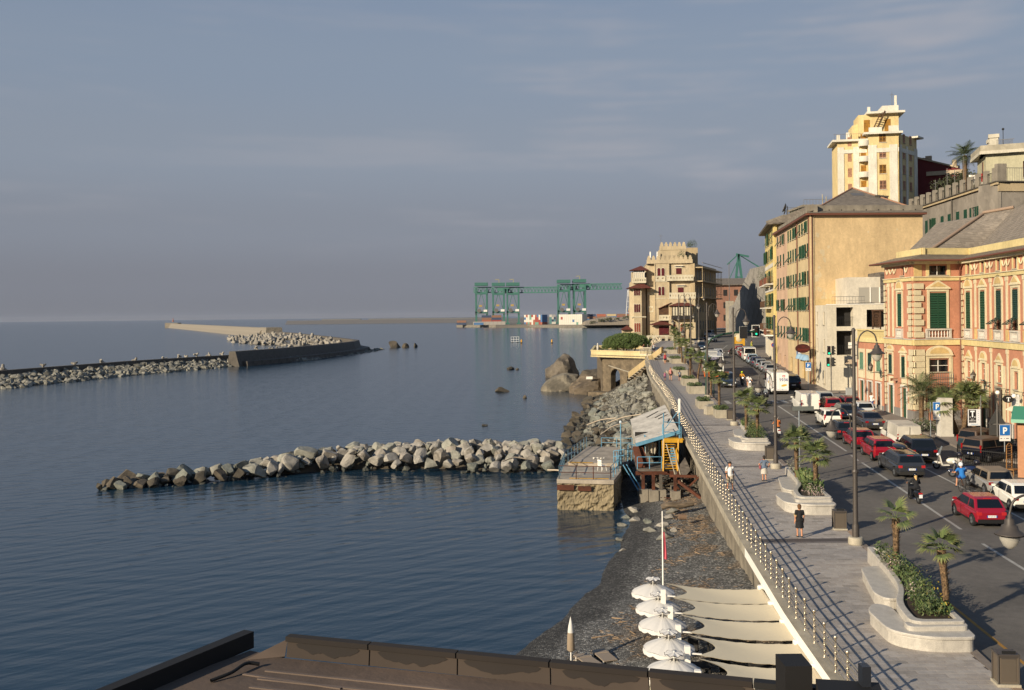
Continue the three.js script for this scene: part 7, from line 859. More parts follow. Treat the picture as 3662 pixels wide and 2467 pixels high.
// palms of the garden in front of the palazzo
palm(36.0, gH(88) + .02, 87.8, 2.6, 'arching feather palm against the palazzo corner', { name: 'garden_palm', feather: 1, n: 26, r: .2 }); palm(37.0, gH(83) + .02, 84, 2.6, 'feather palm behind the white pillar', { name: 'garden_palm', feather: 1, n: 24, r: .2, s: .9 }); palm(36.3, gH(81) + .02, 81.4, 2.4, 'palm leaning towards the white pillar', { name: 'garden_palm', n: 30, r: .2, lean: [-1.1, 0], s: 1.6 }); palm(36.5, gH(80) + .02, 80.8, 3.0, 'palm with dense dome crown beside the tobacco sign', { name: 'garden_palm', n: 44, r: .2, lean: [.5, 0], s: 1.65, el: [-.2, 1.3] }); palm(37.3, gH(80) + .02, 80.6, 2.6, 'palm with bare trunk behind the tobacco sign', { name: 'garden_palm', n: 22, r: .19, lean: [.1, 0], s: 1.2 });
palm(80.8, 22, 177, 20.5, 'tall palm rising behind the sage apartment block', { name: 'tall_palm', feather: 1, n: 44, r: .3, s: 1.35, el: [-.9, 1.1] });
one('hill_tree', leafMass(Array.from({ length: 26 }, (_, i) => [5 * Math.cos(i * 2.4) * (i % 5) / 5, 2 + (i % 7) * .8, 3 * Math.sin(i * 2.4), 1.6, 1.2, 1.6]), 4500, .4, 88, [[.05, .06, .02], [.07, .075, .03], [.035, .045, .015]]), LEAF, 'dark evergreen tree between the red house and the sage block', 'tree').position.set(86.4, 34, -192);
one('garden_bed', leafMass([[0, .5, 0, 1.1, .7, 1.2], [1.4, .45, .4, .8, .6, .9], [-1, .4, .6, .8, .5, .8]], 1300, .16, 91, [[.06, .09, .03], [.09, .11, .04], [.04, .06, .02], [.35, .33, .28]]), LEAF, 'white-flowering shrubs at the foot of the white pillar', 'shrub').position.set(34.2, gH(83), -83.4);

// ================= SIGNS AND STREET FURNITURE =================
function sign(w, h, draw, k = 256) { const c = document.createElement('canvas'); c.width = Math.round(k * w / Math.max(w, h)); c.height = Math.round(k * h / Math.max(w, h)); const x = c.getContext('2d'); draw(x, c.width, c.height); const t = new THREE.CanvasTexture(c); t.colorSpace = THREE.SRGBColorSpace; return M(0xffffff, { map: t, rough: .55 }); }
function panel(par, name, w, h, m, x, y, z, ry = 0) { const g = new THREE.PlaneGeometry(w, h); g.userData.keepUV = true; const p = part(name, box(-w / 2, w / 2, -h / 2, h / 2, -.02, 0), X.grey, par); p.position.set(x, y, z); p.rotation.y = ry; const f = part(name + '_face', g, m, p); f.position.z = .004; return p; }
const txt = (x, s, size, px, py, col, font = 'sans-serif', al = 'center', wt = 'bold') => { x.fillStyle = col; x.font = `${wt} ${size}px ${font}`; x.textAlign = al; x.textBaseline = 'middle'; x.fillText(s, px, py); };
const Pm = sign(1, 1, (x, w, h) => { x.fillStyle = '#e8e8e4'; x.fillRect(0, 0, w, h); x.fillStyle = '#1565ad'; x.fillRect(8, 8, w - 16, h - 16); txt(x, 'P', 210, w / 2, h / 2 + 10, '#eeeeea'); });
const sub1 = sign(1, 1, (x, w, h) => { x.fillStyle = '#dcdcd8'; x.fillRect(0, 0, w, h); for (let i = 0; i < 4; i++) { x.fillStyle = '#6a6a6a'; x.fillRect(30 + i * 52, 24, 34, 12); x.fillRect(30 + i * 50, 74, 30, 14); } x.fillStyle = '#9a9a9a'; x.fillRect(30, 120, 140, 8); x.fillStyle = '#1565ad'; x.fillRect(186, 100, 40, 42); x.fillRect(30, 190, 44, 44); txt(x, 'P', 36, 52, 213, '#eee'); x.fillStyle = '#333'; x.fillRect(140, 206, 90, 12); }), sub2 = sign(1, .45, (x, w, h) => { x.fillStyle = '#dcdcd8'; x.fillRect(0, 0, w, h); x.fillStyle = '#777'; x.fillRect(24, 44, 40, 22); x.fillRect(100, 50, 24, 14); x.fillRect(150, 44, 70, 22); });
function parkSign(x, D, h, label, s, sub) { const t = group('parking_sign', x, gH(D) - .1, D); tag(t, label, 'sign'); part('pole', cyl(0, 0, h, 0, .035, .035, 8), M(0x9aa3a8, { rough: .4, metal: .6 }), t); panel(t, 'blue_plate', s, s, Pm, 0, h - s / 2, .06); panel(t, 'sub_plate', s, sub ? s * .45 : s, sub ? sub2 : sub1, 0, h - s - (sub ? s * .225 : s / 2) - .02, .06); return t; }
{ const t = parkSign(33.7, 80.4, 2.9, 'blue parking sign with white sub-plate by the white pillar', .7, 0); t.children[1].position.x = t.children[2].position.x = .52; part('bent_arm', tube([P3(0, 2.0, 0), P3(.02, 2.2, 0), P3(.2, 2.3, 0), P3(.5, 2.3, 0)], .03, 6), X.grey, t); }
parkSign(32.7, 66.3, 3.1, 'blue parking sign beside the iron fence and rattan chair', .74, 1); parkSign(34.25, 115.4, 3.3, 'blue parking sign below the oval restaurant sign', .66, 1);
{ const t = group('tobacco_sign', 34.15, gH(72.7), 72.7); tag(t, 'black and white T tobacco shop sign on a grey pole', 'sign'); part('pole', cyl(0, 0, 4.2, 0, .04), X.grey, t); panel(t, 'plate', .92, 1.2, sign(.92, 1.2, (x, w, h) => { x.fillStyle = '#d9dadb'; x.fillRect(0, 0, w, h); x.fillStyle = '#111'; x.fillRect(16, 10, 112, 200); x.fillStyle = '#eee'; x.fillRect(38, 22, 68, 22); x.fillRect(62, 22, 20, 100); txt(x, 'B', 26, 36, 122, '#eee'); txt(x, 'M', 26, 108, 122, '#eee'); txt(x, 'SALI E', 18, 72, 152, '#eee'); txt(x, 'TABACCHI', 20, 72, 174, '#eee'); txt(x, 'VALORI BOLLATI', 11, 72, 196, '#ccc'); ['L', 'O', 'T', 'T', 'O'].forEach((c, i) => txt(x, c, 22, 162, 30 + i * 34, '#3a5a8c')); txt(x, 'Tabacchi', 26, 100, 236, '#3f7fa8', 'serif', 'center', 'italic'); }), -.52, 2.6, .06); }
{ const t = group('road_sign_back', 34.2, gH(70.4) - .1, 70.4); tag(t, 'grey back of a triangular road sign on a tall pole', 'sign'); part('pole', cyl(0, 0, 4, .04, .045), X.grey, t); part('triangle', shape([[-.62, 2.55], [.62, 2.55], [0, 3.65]], .03, -.03), M(0x4a4a48, { metal: .3, rough: .6 }), t); part('plate', box(-.55, .55, 1.75, 2.5, -.03, 0), M(0x4a4a48, { metal: .3, rough: .6 }), t); }
const brown = M(0x6a3a1e), brownTxt = sign(1.5, .26, (x, w, h) => { x.fillStyle = '#6b3a1c'; x.fillRect(0, 0, w, h); txt(x, 'Caserma', 18, 80, 14, '#e8dccc'); txt(x, 'Parco Bombrini', 15, 84, 32, '#e8dccc'); txt(x, '→', 44, 232, 20, '#eee'); x.fillStyle = '#eee'; x.fillRect(178, 8, 28, 28); });
{ const t = group('direction_sign', 36.0, gH(93) - .02, 93); tag(t, 'brown direction sign with arrow on a pole before the palazzo', 'sign'); part('pole', cyl(0, 0, 3.6, 0, .035), X.grey, t); panel(t, 'arrow_plate', 1.5, .26, brownTxt, 0, 3.4, .06); const s = group('direction_sign', 38.6, gH(116) - .02, 113.8); tag(s, 'small pale street sign leaning beside the beige house', 'sign'); part('pole', rod(P3(.15, 0, 0), P3(-.1, 3.2, 0), .035), X.grey, s); panel(s, 'plate', 1.1, .5, M(0xb9a58c), -.1, 3.3, .05); const w = one('street_name_plate', box(-.75, .75, -.35, .35, 0, .04), M(0xd8d6d0), 'white street name plate on the beige house', 'sign'); w.position.set(39.6, 11.1, -115.2); }
// traffic lights
const tlG = M(0x0a3a2c, { emissive: 0x18e0a0, emissiveIntensity: 1.6 }), tlR = M(0x2a0a0a), tlY = M(0x2a1c08);
function head(par, x, y, z, ry, lit = 1, plate = 0) { const b = part('signal_head', box(-.16, .16, -.5, .5, -.14, .14), X.black, par); b.position.set(x, y, z); b.rotation.y = ry; [[.32, tlR], [0, tlY], [-.32, lit ? tlG : tlR]].forEach(([yy, m]) => { const l = part('signal_lens', new THREE.CylinderGeometry(.11, .11, .03, 14).rotateX(Math.PI / 2), m, b); l.position.set(0, yy, .15); part('visor', new THREE.CylinderGeometry(.13, .13, .16, 12, 1, true, -Math.PI / 2, Math.PI).rotateX(Math.PI / 2).translate(0, yy, .2), M(0x141414, { side: THREE.DoubleSide }), b); }); if (plate) part('back_plate', [box(-.42, .42, -.66, .66, -.17, -.15)], X.black, b), part('plate_border', [box(-.44, .44, .62, .67, -.15, -.14), box(-.44, .44, -.67, -.62, -.15, -.14), box(-.44, -.39, -.62, .62, -.15, -.14), box(.39, .44, -.62, .62, -.15, -.14)], X.white, b); return b; }
{ const t = group('traffic_light', 35.85, gH(112) - .1, 112.1); tag(t, 'pole traffic light with stacked heads before the beige house', 'traffic light'); part('pole', cyl(0, 0, 4.6, 0, .06), X.grey, t); head(t, -.25, 4.9, .1, -.1); head(t, .25, 4.9, -.05, 1.3, 0); head(t, -.35, 3.6, .1, -.1); head(t, .25, 3.6, -.05, 1.3, 0); }
{ const t = group('traffic_mast', 21.5, gH(110.6), 110.6); tag(t, 'dark green arched traffic light mast reaching over the road', 'traffic light'); const gm = M(0x1c3a2a, { rough: .5 }); part('mast', [tube([P3(0, 0, 0), P3(0, 3, 0), P3(.05, 5, 0), P3(.5, 6.2, 0), P3(1.6, 6.75, 0), P3(3.2, 7.0, 0), P3(5.6, 7.1, 0)], .11, 8, 40)], gm, t); part('base', cyl(0, -.1, 1.2, 0, .17, .15), gm, t); head(t, 5.55, 7.15, .12, 0, 1, 1); part('end_arm', beam(P3(4.2, 7.0, 0), P3(5.5, 7.35, 0), .05), X.white, t); head(t, 4.1, 7.0, .2, 3.1, 0, 1); const s = group('arrow_sign', 22.1, gH(109.5), 109.5); tag(s, 'brown arrow sign on a green pole beside the traffic mast', 'sign'); part('pole', cyl(0, 0, 3.3, 0, .06), gm, s); panel(s, 'plate', .9, .36, sign(.9, .36, (x, w, h) => { x.fillStyle = '#7a3d1c'; x.fillRect(0, 0, w, h); txt(x, '→', 120, 190, 46, '#eee'); }), 1.2, 2.6, .05); panel(s, 'plate', .9, .36, brown, .3, 2.6, .05); }
{ const s = group('street_sign_pole', 18.55, gH(64.5), 64.6); tag(s, 'thin grey pole with a sign plate edge-on behind the second planter', 'sign'); part('pole', cyl(0, 0, 4.6, 0, .045), M(0x8f979c, { rough: .4, metal: .5 }), s); panel(s, 'plate', 1.4, .28, M(0x5c605c), .25, 4.45, .05); const c = group('round_sign', 39.3, gH(150), 150); tag(c, 'round red and blue no-stopping sign by the yellow house', 'sign'); part('pole', cyl(0, 0, 3.2, 0, .04), X.grey, c); part('disc', new THREE.CylinderGeometry(.32, .32, .04, 20).rotateX(Math.PI / 2).translate(0, 3, .06), M(0x2a4f9a), c); part('ring', new THREE.TorusGeometry(.29, .04, 6, 20).translate(0, 3, .09), M(0xb02020), c); }
// litter bins
function bin(x, D, label, a = 0) { const t = group('litter_bin', x, gH(D), D, a); tag(t, label, 'litter bin'); part('plinth', box(-.34, .34, 0, .08, -.3, .3), X.concLight, t); part('frame', [...[-.3, .3].flatMap(x => [-.25, .25].map(z => cyl(x, .08, .98, z, .025, .025, 6))), box(-.32, .32, .92, .98, -.28, .28)], X.lamp, t); part('body', [box(-.28, .28, .1, .92, -.24, .24)], M(0x5c5246, { rough: .6 }), t); part('door', box(-.22, .22, .16, .84, .24, .255), M(0x544b40, { rough: .6 }), t); part('hood', new THREE.CylinderGeometry(.3, .3, .5, 18, 1, false, -Math.PI / 2, Math.PI).rotateX(Math.PI / 2).rotateZ(Math.PI).rotateY(0).scale(1, .62, 1).rotateZ(Math.PI).translate(0, .98, 0), X.lamp, t); part('slot', box(-.2, .2, 1.0, 1.09, .245, .262), X.black, t); }
bin(16.65, 51, 'litter bin beside the lamp and the woman in black', -.1); bin(18.25, 70.9, 'litter bin next to the lamp past the third planter', -.1); bin(19.95, 91.4, 'litter bin at the crossing planter', -.1); bin(14.9, 30.3, 'litter bin by the kerb nearest the roof', -.1); bin(23.9, 134, 'litter bin between planters level with the bus', -.2); bin(26.7, 154.4, 'litter bin beside the girl in red', -.2); bin(29.3, 175, 'litter bin beside the strolling pair', -.2);
// wall lanterns and globes of the palazzo
function lantern(M0, label) { const o = group('wall_lantern', 0, 0, 0); M0.decompose(o.position, o.quaternion, o.scale); tag(o, label, 'lantern'); part('bracket', [beam(P3(0, 0, .05), P3(0, 0, 1.5), .05), beam(P3(0, -.45, .05), P3(0, -.05, .7), .04), tube([P3(0, -.4, .1), P3(0, -.3, .45), P3(0, -.08, .4), P3(0, -.15, .25)], .025, 5), box(-.05, .05, -.6, .3, 0, .06)], X.greenD, o); part('lantern_body', lathe([[.1, .1], [.13, .14], [.22, .62], [.24, .64], [.1, .86], [.04, .92], [.05, 1.0], [0, 1.1]], 6).translate(0, 0, 1.45), M(0x4a4035, { rough: .5 }), o); part('lantern_glass', lathe([[.09, .15], [.21, .61]], 6).translate(0, .0, 1.46).scale(1.06, 1, 1.01), lampGlass, o); }
{ const Fc = frame([40.6, 89.9], [37.6, 64.4], 4.9), Fa = frame([35.95, 96], [36, 89.4], 4.9); lantern(at(Fc, 7.3, 4.1, 0), 'iron wall lantern between the ground floor bays of the palazzo'); lantern(at(Fa, .1, 4.2, 0), 'iron wall lantern at the joint of the palazzo and its low wing');
  for (const [s, l] of [[11.2, 'white globe lamp left of the tobacco shop door'], [14.6, 'white globe lamp right of the tobacco shop door']]) { const o = group('globe_lamp', 0, 0, 0); at(Fc, s, 3.6, 0).decompose(o.position, o.quaternion, o.scale); tag(o, l, 'lamp'); part('scroll_bracket', [beam(P3(0, .2, 0), P3(0, .3, .9), .03), tube([P3(0, -.05, .05), P3(0, .0, .3), P3(0, .2, .25), P3(0, .15, .12)], .02, 5), rod(P3(0, .3, .9), P3(0, .1, .9), .02)], X.black, o); part('globe', new THREE.SphereGeometry(.17, 14, 10).translate(0, -.05, .9), X.white, o); }
  const sb = group('shop_sign', 0, 0, 0); at(Fc, 13.0, 3.2, 0).decompose(sb.position, sb.quaternion, sb.scale); tag(sb, 'oval black T sign hanging over the tobacco shop door', 'sign'); part('bracket', beam(P3(0, .35, 0), P3(0, .35, 1.2), .04), X.black, sb); const el = new THREE.CircleGeometry(1, 24); el.userData.keepUV = true; const f = part('face', el, sign(1, .7, (x, w, h) => { x.fillStyle = '#111'; x.fillRect(0, 0, w, h); txt(x, 'T', 130, w / 2, h / 2 + 8, '#eee', 'serif'); }), sb); f.scale.set(.42, .3, 1); f.position.set(.05, 0, .75); f.rotation.y = Math.PI / 2 - Math.PI; part('rim', new THREE.CylinderGeometry(1, 1, .1, 24).rotateZ(Math.PI / 2).scale(.5, .3, .42).translate(0, 0, .75), X.black, sb);
  for (const [s, l] of [[13.0, 'white shop board with faded lettering over the tobacco door'], [16.4, 'white shop board over the next shop door']]) { const o = group('shop_board', 0, 0, 0); at(Fc, s - .3, 2.9, .06).decompose(o.position, o.quaternion, o.scale); tag(o, l, 'sign'); panel(o, 'board', 1.5, .9, sign(1.5, .9, (x, w, h) => { x.fillStyle = '#d6d6cf'; x.fillRect(0, 0, w, h); txt(x, 'Bar Tabacchi', 34, w / 2, 40, '#8a8a80'); txt(x, 'Caffetteria', 30, w / 2, 84, '#9a9a90'); txt(x, 'Pizza focaccia', 26, w / 2, 124, '#9a9a90'); }), 0, .2, .03); const aw = group('door_awning', 0, 0, 0); at(Fc, s, 2.45, .02).decompose(aw.position, aw.quaternion, aw.scale); tag(aw, l.replace('white shop board', 'scalloped cream awning').replace(' with faded lettering', ''), 'awning'); part('cloth', gridSurf(12, 4, (u, v) => P3(-.75 + u * 1.5, .25 - v * .35 - (v > .9 ? .1 * Math.abs(Math.sin(u * 18)) : 0), .05 + v * .6)), M(0xd8cfb6, { side: THREE.DoubleSide }), aw); } }
{ const o = one('white_pillar', [box(-.5, .5, 0, 3.1, -.4, .4), box(-.56, .56, 0, .2, -.46, .46)], X.whiteWall, 'square white pillar standing among the garden palms', 'pillar'); o.position.set(34.95, gH(80.6), -80.7); const c = one('junction_box', [box(-.35, .35, 0, 1.5, -.2, .2), box(-.38, .38, 1.5, 1.55, -.23, .23)], M(0x9a9c9a), 'grey electrical cabinet at the side street corner', 'cabinet'); c.position.set(34.9, gH(103), -103.2); const b = group('park_bench', 36.6, gH(79) + .02, 79, .3); tag(b, 'dark park bench under the garden palms', 'bench'); part('seat', box(-.9, .9, .42, .47, -.22, .22), X.soft, b); part('backrest', box(-.9, .9, .55, .9, -.26, -.22), X.soft, b); for (const x of [-.7, .7]) part('leg', box(x - .04, x + .04, 0, .42, -.2, .2), X.soft, b);
  const k = group('kiosk', 32.5, gH(64) - .1, 64.2, -.5); tag(k, 'salmon-walled kiosk with a green roof beside the rattan chair', 'kiosk'); part('wall', box(0, 4, 0, 3.7, -3, 0), pl(0xd49a72), k); part('roof', slabQuad(P3(-.35, 3.75, .5), P3(4.5, 3.75, .5), P3(4.5, 4.3, -3.5), P3(-.35, 4.3, -3.5), .16), M(0x3d8f72), k); part('fascia', beam(P3(-.35, 3.68, .5), P3(4.5, 3.68, .5), .1, .22), M(0x7fae94), k); part('wall_lamp', box(.5, .7, 2.1, 2.4, 0, .12), X.soft, k);
  const ch = group('rattan_chair', 32.3, gH(64) - .1, 64.9, .5); tag(ch, 'tall honey-coloured rattan chair leaning on the kiosk', 'chair'); const rm_ = M(0xb9854a, { map: T.wood }); part('backrest', [beam(P3(-.28, 0, 0), P3(-.25, 2, 0), .05), beam(P3(.28, 0, 0), P3(.25, 2, 0), .05), ...Array.from({ length: 10 }, (_, i) => beam(P3(-.26, .5 + i * .16, 0), P3(.26, .5 + i * .16, 0), .03)), tube([P3(-.25, 1.95, 0), P3(0, 2.12, 0), P3(.25, 1.95, 0)], .03, 5)], rm_, ch); part('seat', box(-.28, .28, .42, .48, 0, .5), rm_, ch); for (const x of [-.25, .25]) part('leg', beam(P3(x, 0, .48), P3(x, .44, .48), .04), rm_, ch);
  const fn = group('iron_fence', 30.6, gH(67) - .1, 68.6); tag(fn, 'dark iron railing fence beside the parked minivan', 'fence'); for (let i = 0; i < 34; i++) { const u = i / 33; part('bar', bg(.03, 1.25, .03), X.black, fn).position.set(u * 2.6, .68, u * 3.4); } for (const y of [.15, 1.2]) part('rail', beam(P3(0, y, 0), P3(2.6, y, 3.4), .05), X.black, fn); for (const u of [0, 1]) part('post', bg(.08, 1.5, .08), X.black, fn).position.set(u * 2.6, .75, u * 3.4); }

// ================= VEHICLES =================
const paint = (c, r = .28) => M(c, { rough: r, phys: true, clearcoat: .6, clearcoatRoughness: .1, metalness: .1 });
const carGlass = M(0x101418, { rough: .06 }), tailM = M(0x8a1016, { rough: .25 }), brakeM = M(0x8a1016, { emissive: 0xd01810, emissiveIntensity: .22 }), headM = M(0xd8dde0, { rough: .1 }), plateM = sign(.52, .11, (x, w, h) => { x.fillStyle = '#dfe0de'; x.fillRect(0, 0, w, h); x.fillStyle = '#24479a'; x.fillRect(0, 0, 26, h); x.fillRect(w - 26, 0, 26, h); txt(x, 'FY 277 AY', 38, w / 2, h / 2 + 2, '#333'); });
const tyreG = fin(lathe([[.19, -.1], [.29, -.1], [.315, -.06], [.315, .06], [.29, .1], [.19, .1]], 20).rotateX(Math.PI / 2)), rimG = fin([new THREE.CylinderGeometry(.2, .2, .15, 16).rotateX(Math.PI / 2), ...Array.from({ length: 5 }, (_, i) => box(-.03, .03, 0, .19, -.1, .1).rotateZ(i * 1.2566))]), rimM = M(0x8d9093, { rough: .35, metal: .7 });
function place(o, x, D, h) { const s = gH(D + 1.5) - gH(D - 1.5); o.position.set(x, roadY(D), -D); o.rotation.order = 'YXZ'; o.rotation.y = Math.PI / 2 - h; o.rotation.z = Math.atan(s / 3) * Math.cos(h); return o; }
function wheel(t, x, z, k = 1) { const w = part('wheel', tyreG, X.rubber, t); w.position.set(x, .315 * k, z); w.scale.set(k, k, 1); part('rim', rimG, rimM, w); }
const TYPES = {
  hatch: { L: 3.75, W: 1.66, H: 1.48, b: .93, cowl: .95, ws: .72, rr: .34, rb: .1 }, mini: { L: 3.6, W: 1.63, H: 1.49, b: .93, cowl: .8, ws: .7, rr: .6, rb: .12 }, tall: { L: 3.65, W: 1.64, H: 1.56, b: .98, cowl: .82, ws: .6, rr: .28, rb: .06 }, sedan: { L: 4.5, W: 1.79, H: 1.48, b: .96, cowl: 1.15, ws: .85, rr: 1.3, rb: .6 }, wagon: { L: 4.75, W: 1.83, H: 1.5, b: .96, cowl: 1.15, ws: .9, rr: .42, rb: .12 }, suv: { L: 4.45, W: 1.85, H: 1.67, b: 1.05, cowl: 1.1, ws: .75, rr: .4, rb: .1 }, mpv: { L: 4.1, W: 1.85, H: 1.67, b: 1.05, cowl: .8, ws: .75, rr: .22, rb: .05 },
  van: { L: 4.9, W: 1.9, H: 1.95, b: 1.12, cowl: .75, ws: .8, rr: .08, rb: .02, van: 1 }, bigvan: { L: 5.6, W: 2.05, H: 2.5, b: 1.25, cowl: .7, ws: .75, rr: .06, rb: .02, van: 1, k: 1.12 }, minibus: { L: 5.3, W: 2.0, H: 2.25, b: 1.2, cowl: .7, ws: .75, rr: .06, rb: .02, bus: 1, k: 1.1 } };
const cgc = {};
function shell(kind) {
  if (cgc[kind]) return cgc[kind]; const c = TYPES[kind], { L, W, H, b } = c, h = L / 2, k = c.k || 1, R0 = .36 * k, xf = h - .72 * Math.min(1.15, L / 4), xr = -h + .68 * Math.min(1.2, L / 4), lo = .2;
  const arc = (x) => { const p = []; for (let i = 0; i <= 8; i++) { const a = Math.PI * (1 - i / 8); p.push([x + R0 * Math.cos(a), .3 * k + R0 * Math.sin(a)]); } return p; };
  const wheels = [[xr, 0], [xf, 0]], hoodY = c.van || c.bus ? b : b - .08, pts = [[-h + .06, lo + .08], ...arc(xr).filter(p => p[1] > lo), ...arc(xf).filter(p => p[1] > lo), [h - .05, lo + .06], [h, .48], [h - .06, hoodY - .22], [h - .3, hoodY - .08], [h - c.cowl + .05, b], [-h + c.rb + .02, b], [-h + .02, b - .14], [-h, .5]];
  const body = new THREE.ExtrudeGeometry(new THREE.Shape(pts.map(p => new THREE.Vector2(...p))), { depth: W - .16, bevelEnabled: true, bevelThickness: .08, bevelSize: .06, bevelSegments: 3, bevelOffset: -.06 }).translate(0, 0, -W / 2 + .08), p = body.attributes.position;
  for (let i = 0; i < p.count; i++) { const x = p.getX(i) / h, y = p.getY(i); p.setZ(i, p.getZ(i) * (1 - .13 * Math.pow(Math.abs(x), 5)) * (1 - .07 * Math.abs(y - .62))); } body.computeVertexNormals();
  const tw = c.van || c.bus ? .1 : .2, w0 = W / 2 * .965, zs = y => w0 * (1 - tw * (y - b) / (H - b)), A = [-h + c.rb, b - .03], B = [-h + c.rr, H - .06], B2 = [-h + c.rr + .22, H], C2 = [h - c.cowl - c.ws - .25, H], C = [h - c.cowl - c.ws, H - .04], E = [h - c.cowl, b - .03];
  const cabin = new THREE.ExtrudeGeometry(new THREE.Shape([A, E, C, C2, B2, B].map(q => new THREE.Vector2(...q))), { depth: 2 * w0 - .1, bevelEnabled: true, bevelThickness: .05, bevelSize: .04, bevelOffset: -.04, bevelSegments: 2 }).translate(0, 0, -w0 + .05), q = cabin.attributes.position; for (let i = 0; i < q.count; i++) q.setZ(i, q.getZ(i) * zs(Math.max(b, q.getY(i))) / w0); cabin.computeVertexNormals();
  const sideWin = []; const mid = (C2[0] + B2[0]) / 2, top = H - .14, bot = b + .03, xa = y => lerp(A[0], B[0], (y - b) / (H - b)), xe = y => lerp(E[0], C[0], (y - b) / (H - b)); const cut = c.van ? [[C2[0] - .35, 1]] : c.bus ? [[C2[0] - .3, 1], [mid - .2, 1], [-h + 1.3, 1]] : L > 4.3 ? [[mid + .1, 1], [-h + c.rr + .75, 1]] : [[mid + (kind === 'mini' ? -.2 : .12), 1]];
  let fx = y => xe(y) - .1; for (const [x] of cut) { const a = fx; sideWin.push([[x + .04, bot], [a(bot), bot], [a(top), top], [x + .04, top]]); fx = () => x - .04; } if (!c.van) { const a = fx; if (a(bot) - xa(bot) > .35) sideWin.push([[xa(bot) + .12, bot], [a(bot), bot], [a(top), top], [xa(top) + .16, top]]); }
  const sw = s => sideWin.map(w => fin(quads([(s > 0 ? w : w.slice().reverse()).map(([x, y]) => P3(x, y, s * (zs(y) + .006)))])));
  const pane = (a, e, y0, y1, s, ins) => { const P = (u, sg, o) => { const x = lerp(a[0], e[0], u), y = lerp(a[1], e[1], u); return P3(x, y, sg * (zs(y) - ins)); }; const n = P3(s * (e[1] - a[1]), s * (a[0] - e[0]) * 1, 0).normalize().multiplyScalar(.012); if (n.y < 0 && s < 0) n.y = Math.abs(n.y); const v = [P(y0, 1), P(y0, -1), P(y1, -1), P(y1, 1)].map(t => t.add(P3(s * Math.abs(n.x), Math.abs(n.y), 0))); return fin(quads([s > 0 ? v : v.reverse()])); };
  return cgc[kind] = { body: fin(body), cabin: fin(cabin), l: sw(1), r: sw(-1), ws: pane(E, C, .08, .94, 1, .1), rw: c.van ? null : pane(A, B, .2, .92, -1, .12), xf, xr, c, k, h };
}
const bgC = (w, h, d) => bg(w, h, d);
function car(kind, col, x, D, h, label, o = {}) {
  const s = shell(kind), c = s.c, t = group('parked_car', 0, 0, 0); t.name = numbered(o.name || (c.van || c.bus ? 'van' : 'car')); place(t, x, D, h); tag(t, label, c.van ? 'van' : c.bus ? 'minibus' : 'car', o.grp);
  const pm = paint(col, o.matt ? .5 : .25); part('body', s.body, pm, t); part('cabin', s.cabin, o.roof ? M(o.roof, { map: T.old, rough: .5 }) : pm, t); part('underbody', bgC(c.L * .86, .3, c.W * .82), X.black, t).position.y = .36;
  for (const z of [-1, 1]) part('side_sill', bgC(c.L * .44, .1, .03), X.black, t).position.set((s.xf + s.xr) / 2, .28, z * (c.W / 2 - .05)); part('windscreen', s.ws, carGlass, t); if (s.rw) part('rear_window', s.rw, carGlass, t); s.l.concat(s.r).forEach(g => part('side_window', g, carGlass, t)); for (const z of [-1, 1]) { wheel(t, s.xf, z * (c.W / 2 - .1), s.k); wheel(t, s.xr, z * (c.W / 2 - .1), s.k); part('headlight', bgC(.16, .16, .3), headM, t).position.set(s.h - .1, .66 * s.k, z * (c.W / 2 - .3)); const tv = c.van || kind === 'tall' || kind === 'mpv', tl = part('tail_light', bgC(.08, tv ? .5 : .16, tv ? .12 : .24), o.brake ? brakeM : tailM, t); tl.position.set(-s.h + (tv ? .07 : .05), tv ? b_(c) : c.b - .18, z * (c.W / 2 - (tv ? .13 : .2))); part('mirror', bgC(.1, .13, .2), o.mir ? M(o.mir) : pm, t).position.set(s.h - c.cowl - .12, c.b + .08, z * (c.W / 2 + .05)); part('door_seam', bgC(.012, .5, .01), X.black, t).position.set(.05 * c.L, c.b - .3, z * (c.W / 2 + .0)); part('door_handle', bgC(.16, .03, .03), pm, t).position.set(-.02 * c.L, c.b - .1, z * (c.W / 2 - .01)); }
  part('front_bumper', bgC(.1, .2, c.W * .8), o.trim ? X.black : X.soft, t).position.set(s.h - .03, .36, 0); part('rear_bumper', bgC(.1, .2, c.W * .84), o.trim ? X.black : X.soft, t).position.set(-s.h + .03, .36, 0);
  const pg = new THREE.PlaneGeometry(.52, .12); pg.userData.keepUV = true; for (const e of [-1, 1]) { const p = part('number_plate', pg.clone(), plateM, t); p.geometry.userData.keepUV = true; p.rotation.y = e * Math.PI / 2; p.position.set(e * (s.h + .035), e < 0 ? (o.py || .62) : .42, 0); }
  if (o.brake && !c.van) part('brake_light', bgC(.04, .04, .4), brakeM, t).position.set(-s.h + c.rr - .02, c.H - .06, 0);
  return t;
}
const b_ = c => c.b - .05;
const RL = (kind, x, D, h) => { const s = shell(kind), f = -s.xr, w = s.c.W / 2 - .1; return [x + Math.sin(h) * f + Math.cos(h) * w, D + Math.cos(h) * f - Math.sin(h) * w, h]; };
const tr = 'cars in the queue of traffic', pk = 'cars parked along the far kerb';
car('mini', 0x8e1226, ...RL('mini', 23.9, 51.9, .06), 'crimson hatchback braking beside the white bubble-shaped car', { brake: 1, trim: 1, grp: tr });
car('mini', 0xe4e1d6, ...RL('mini', 27.5, 55.2, .1), 'small white bubble-shaped car behind the silver hatchback', { grp: tr }); car('hatch', 0x8e8c88, ...RL('hatch', 28.1, 59.4, .06), 'silver hatchback parked beside the cyclist', { roof: 0x93836f });
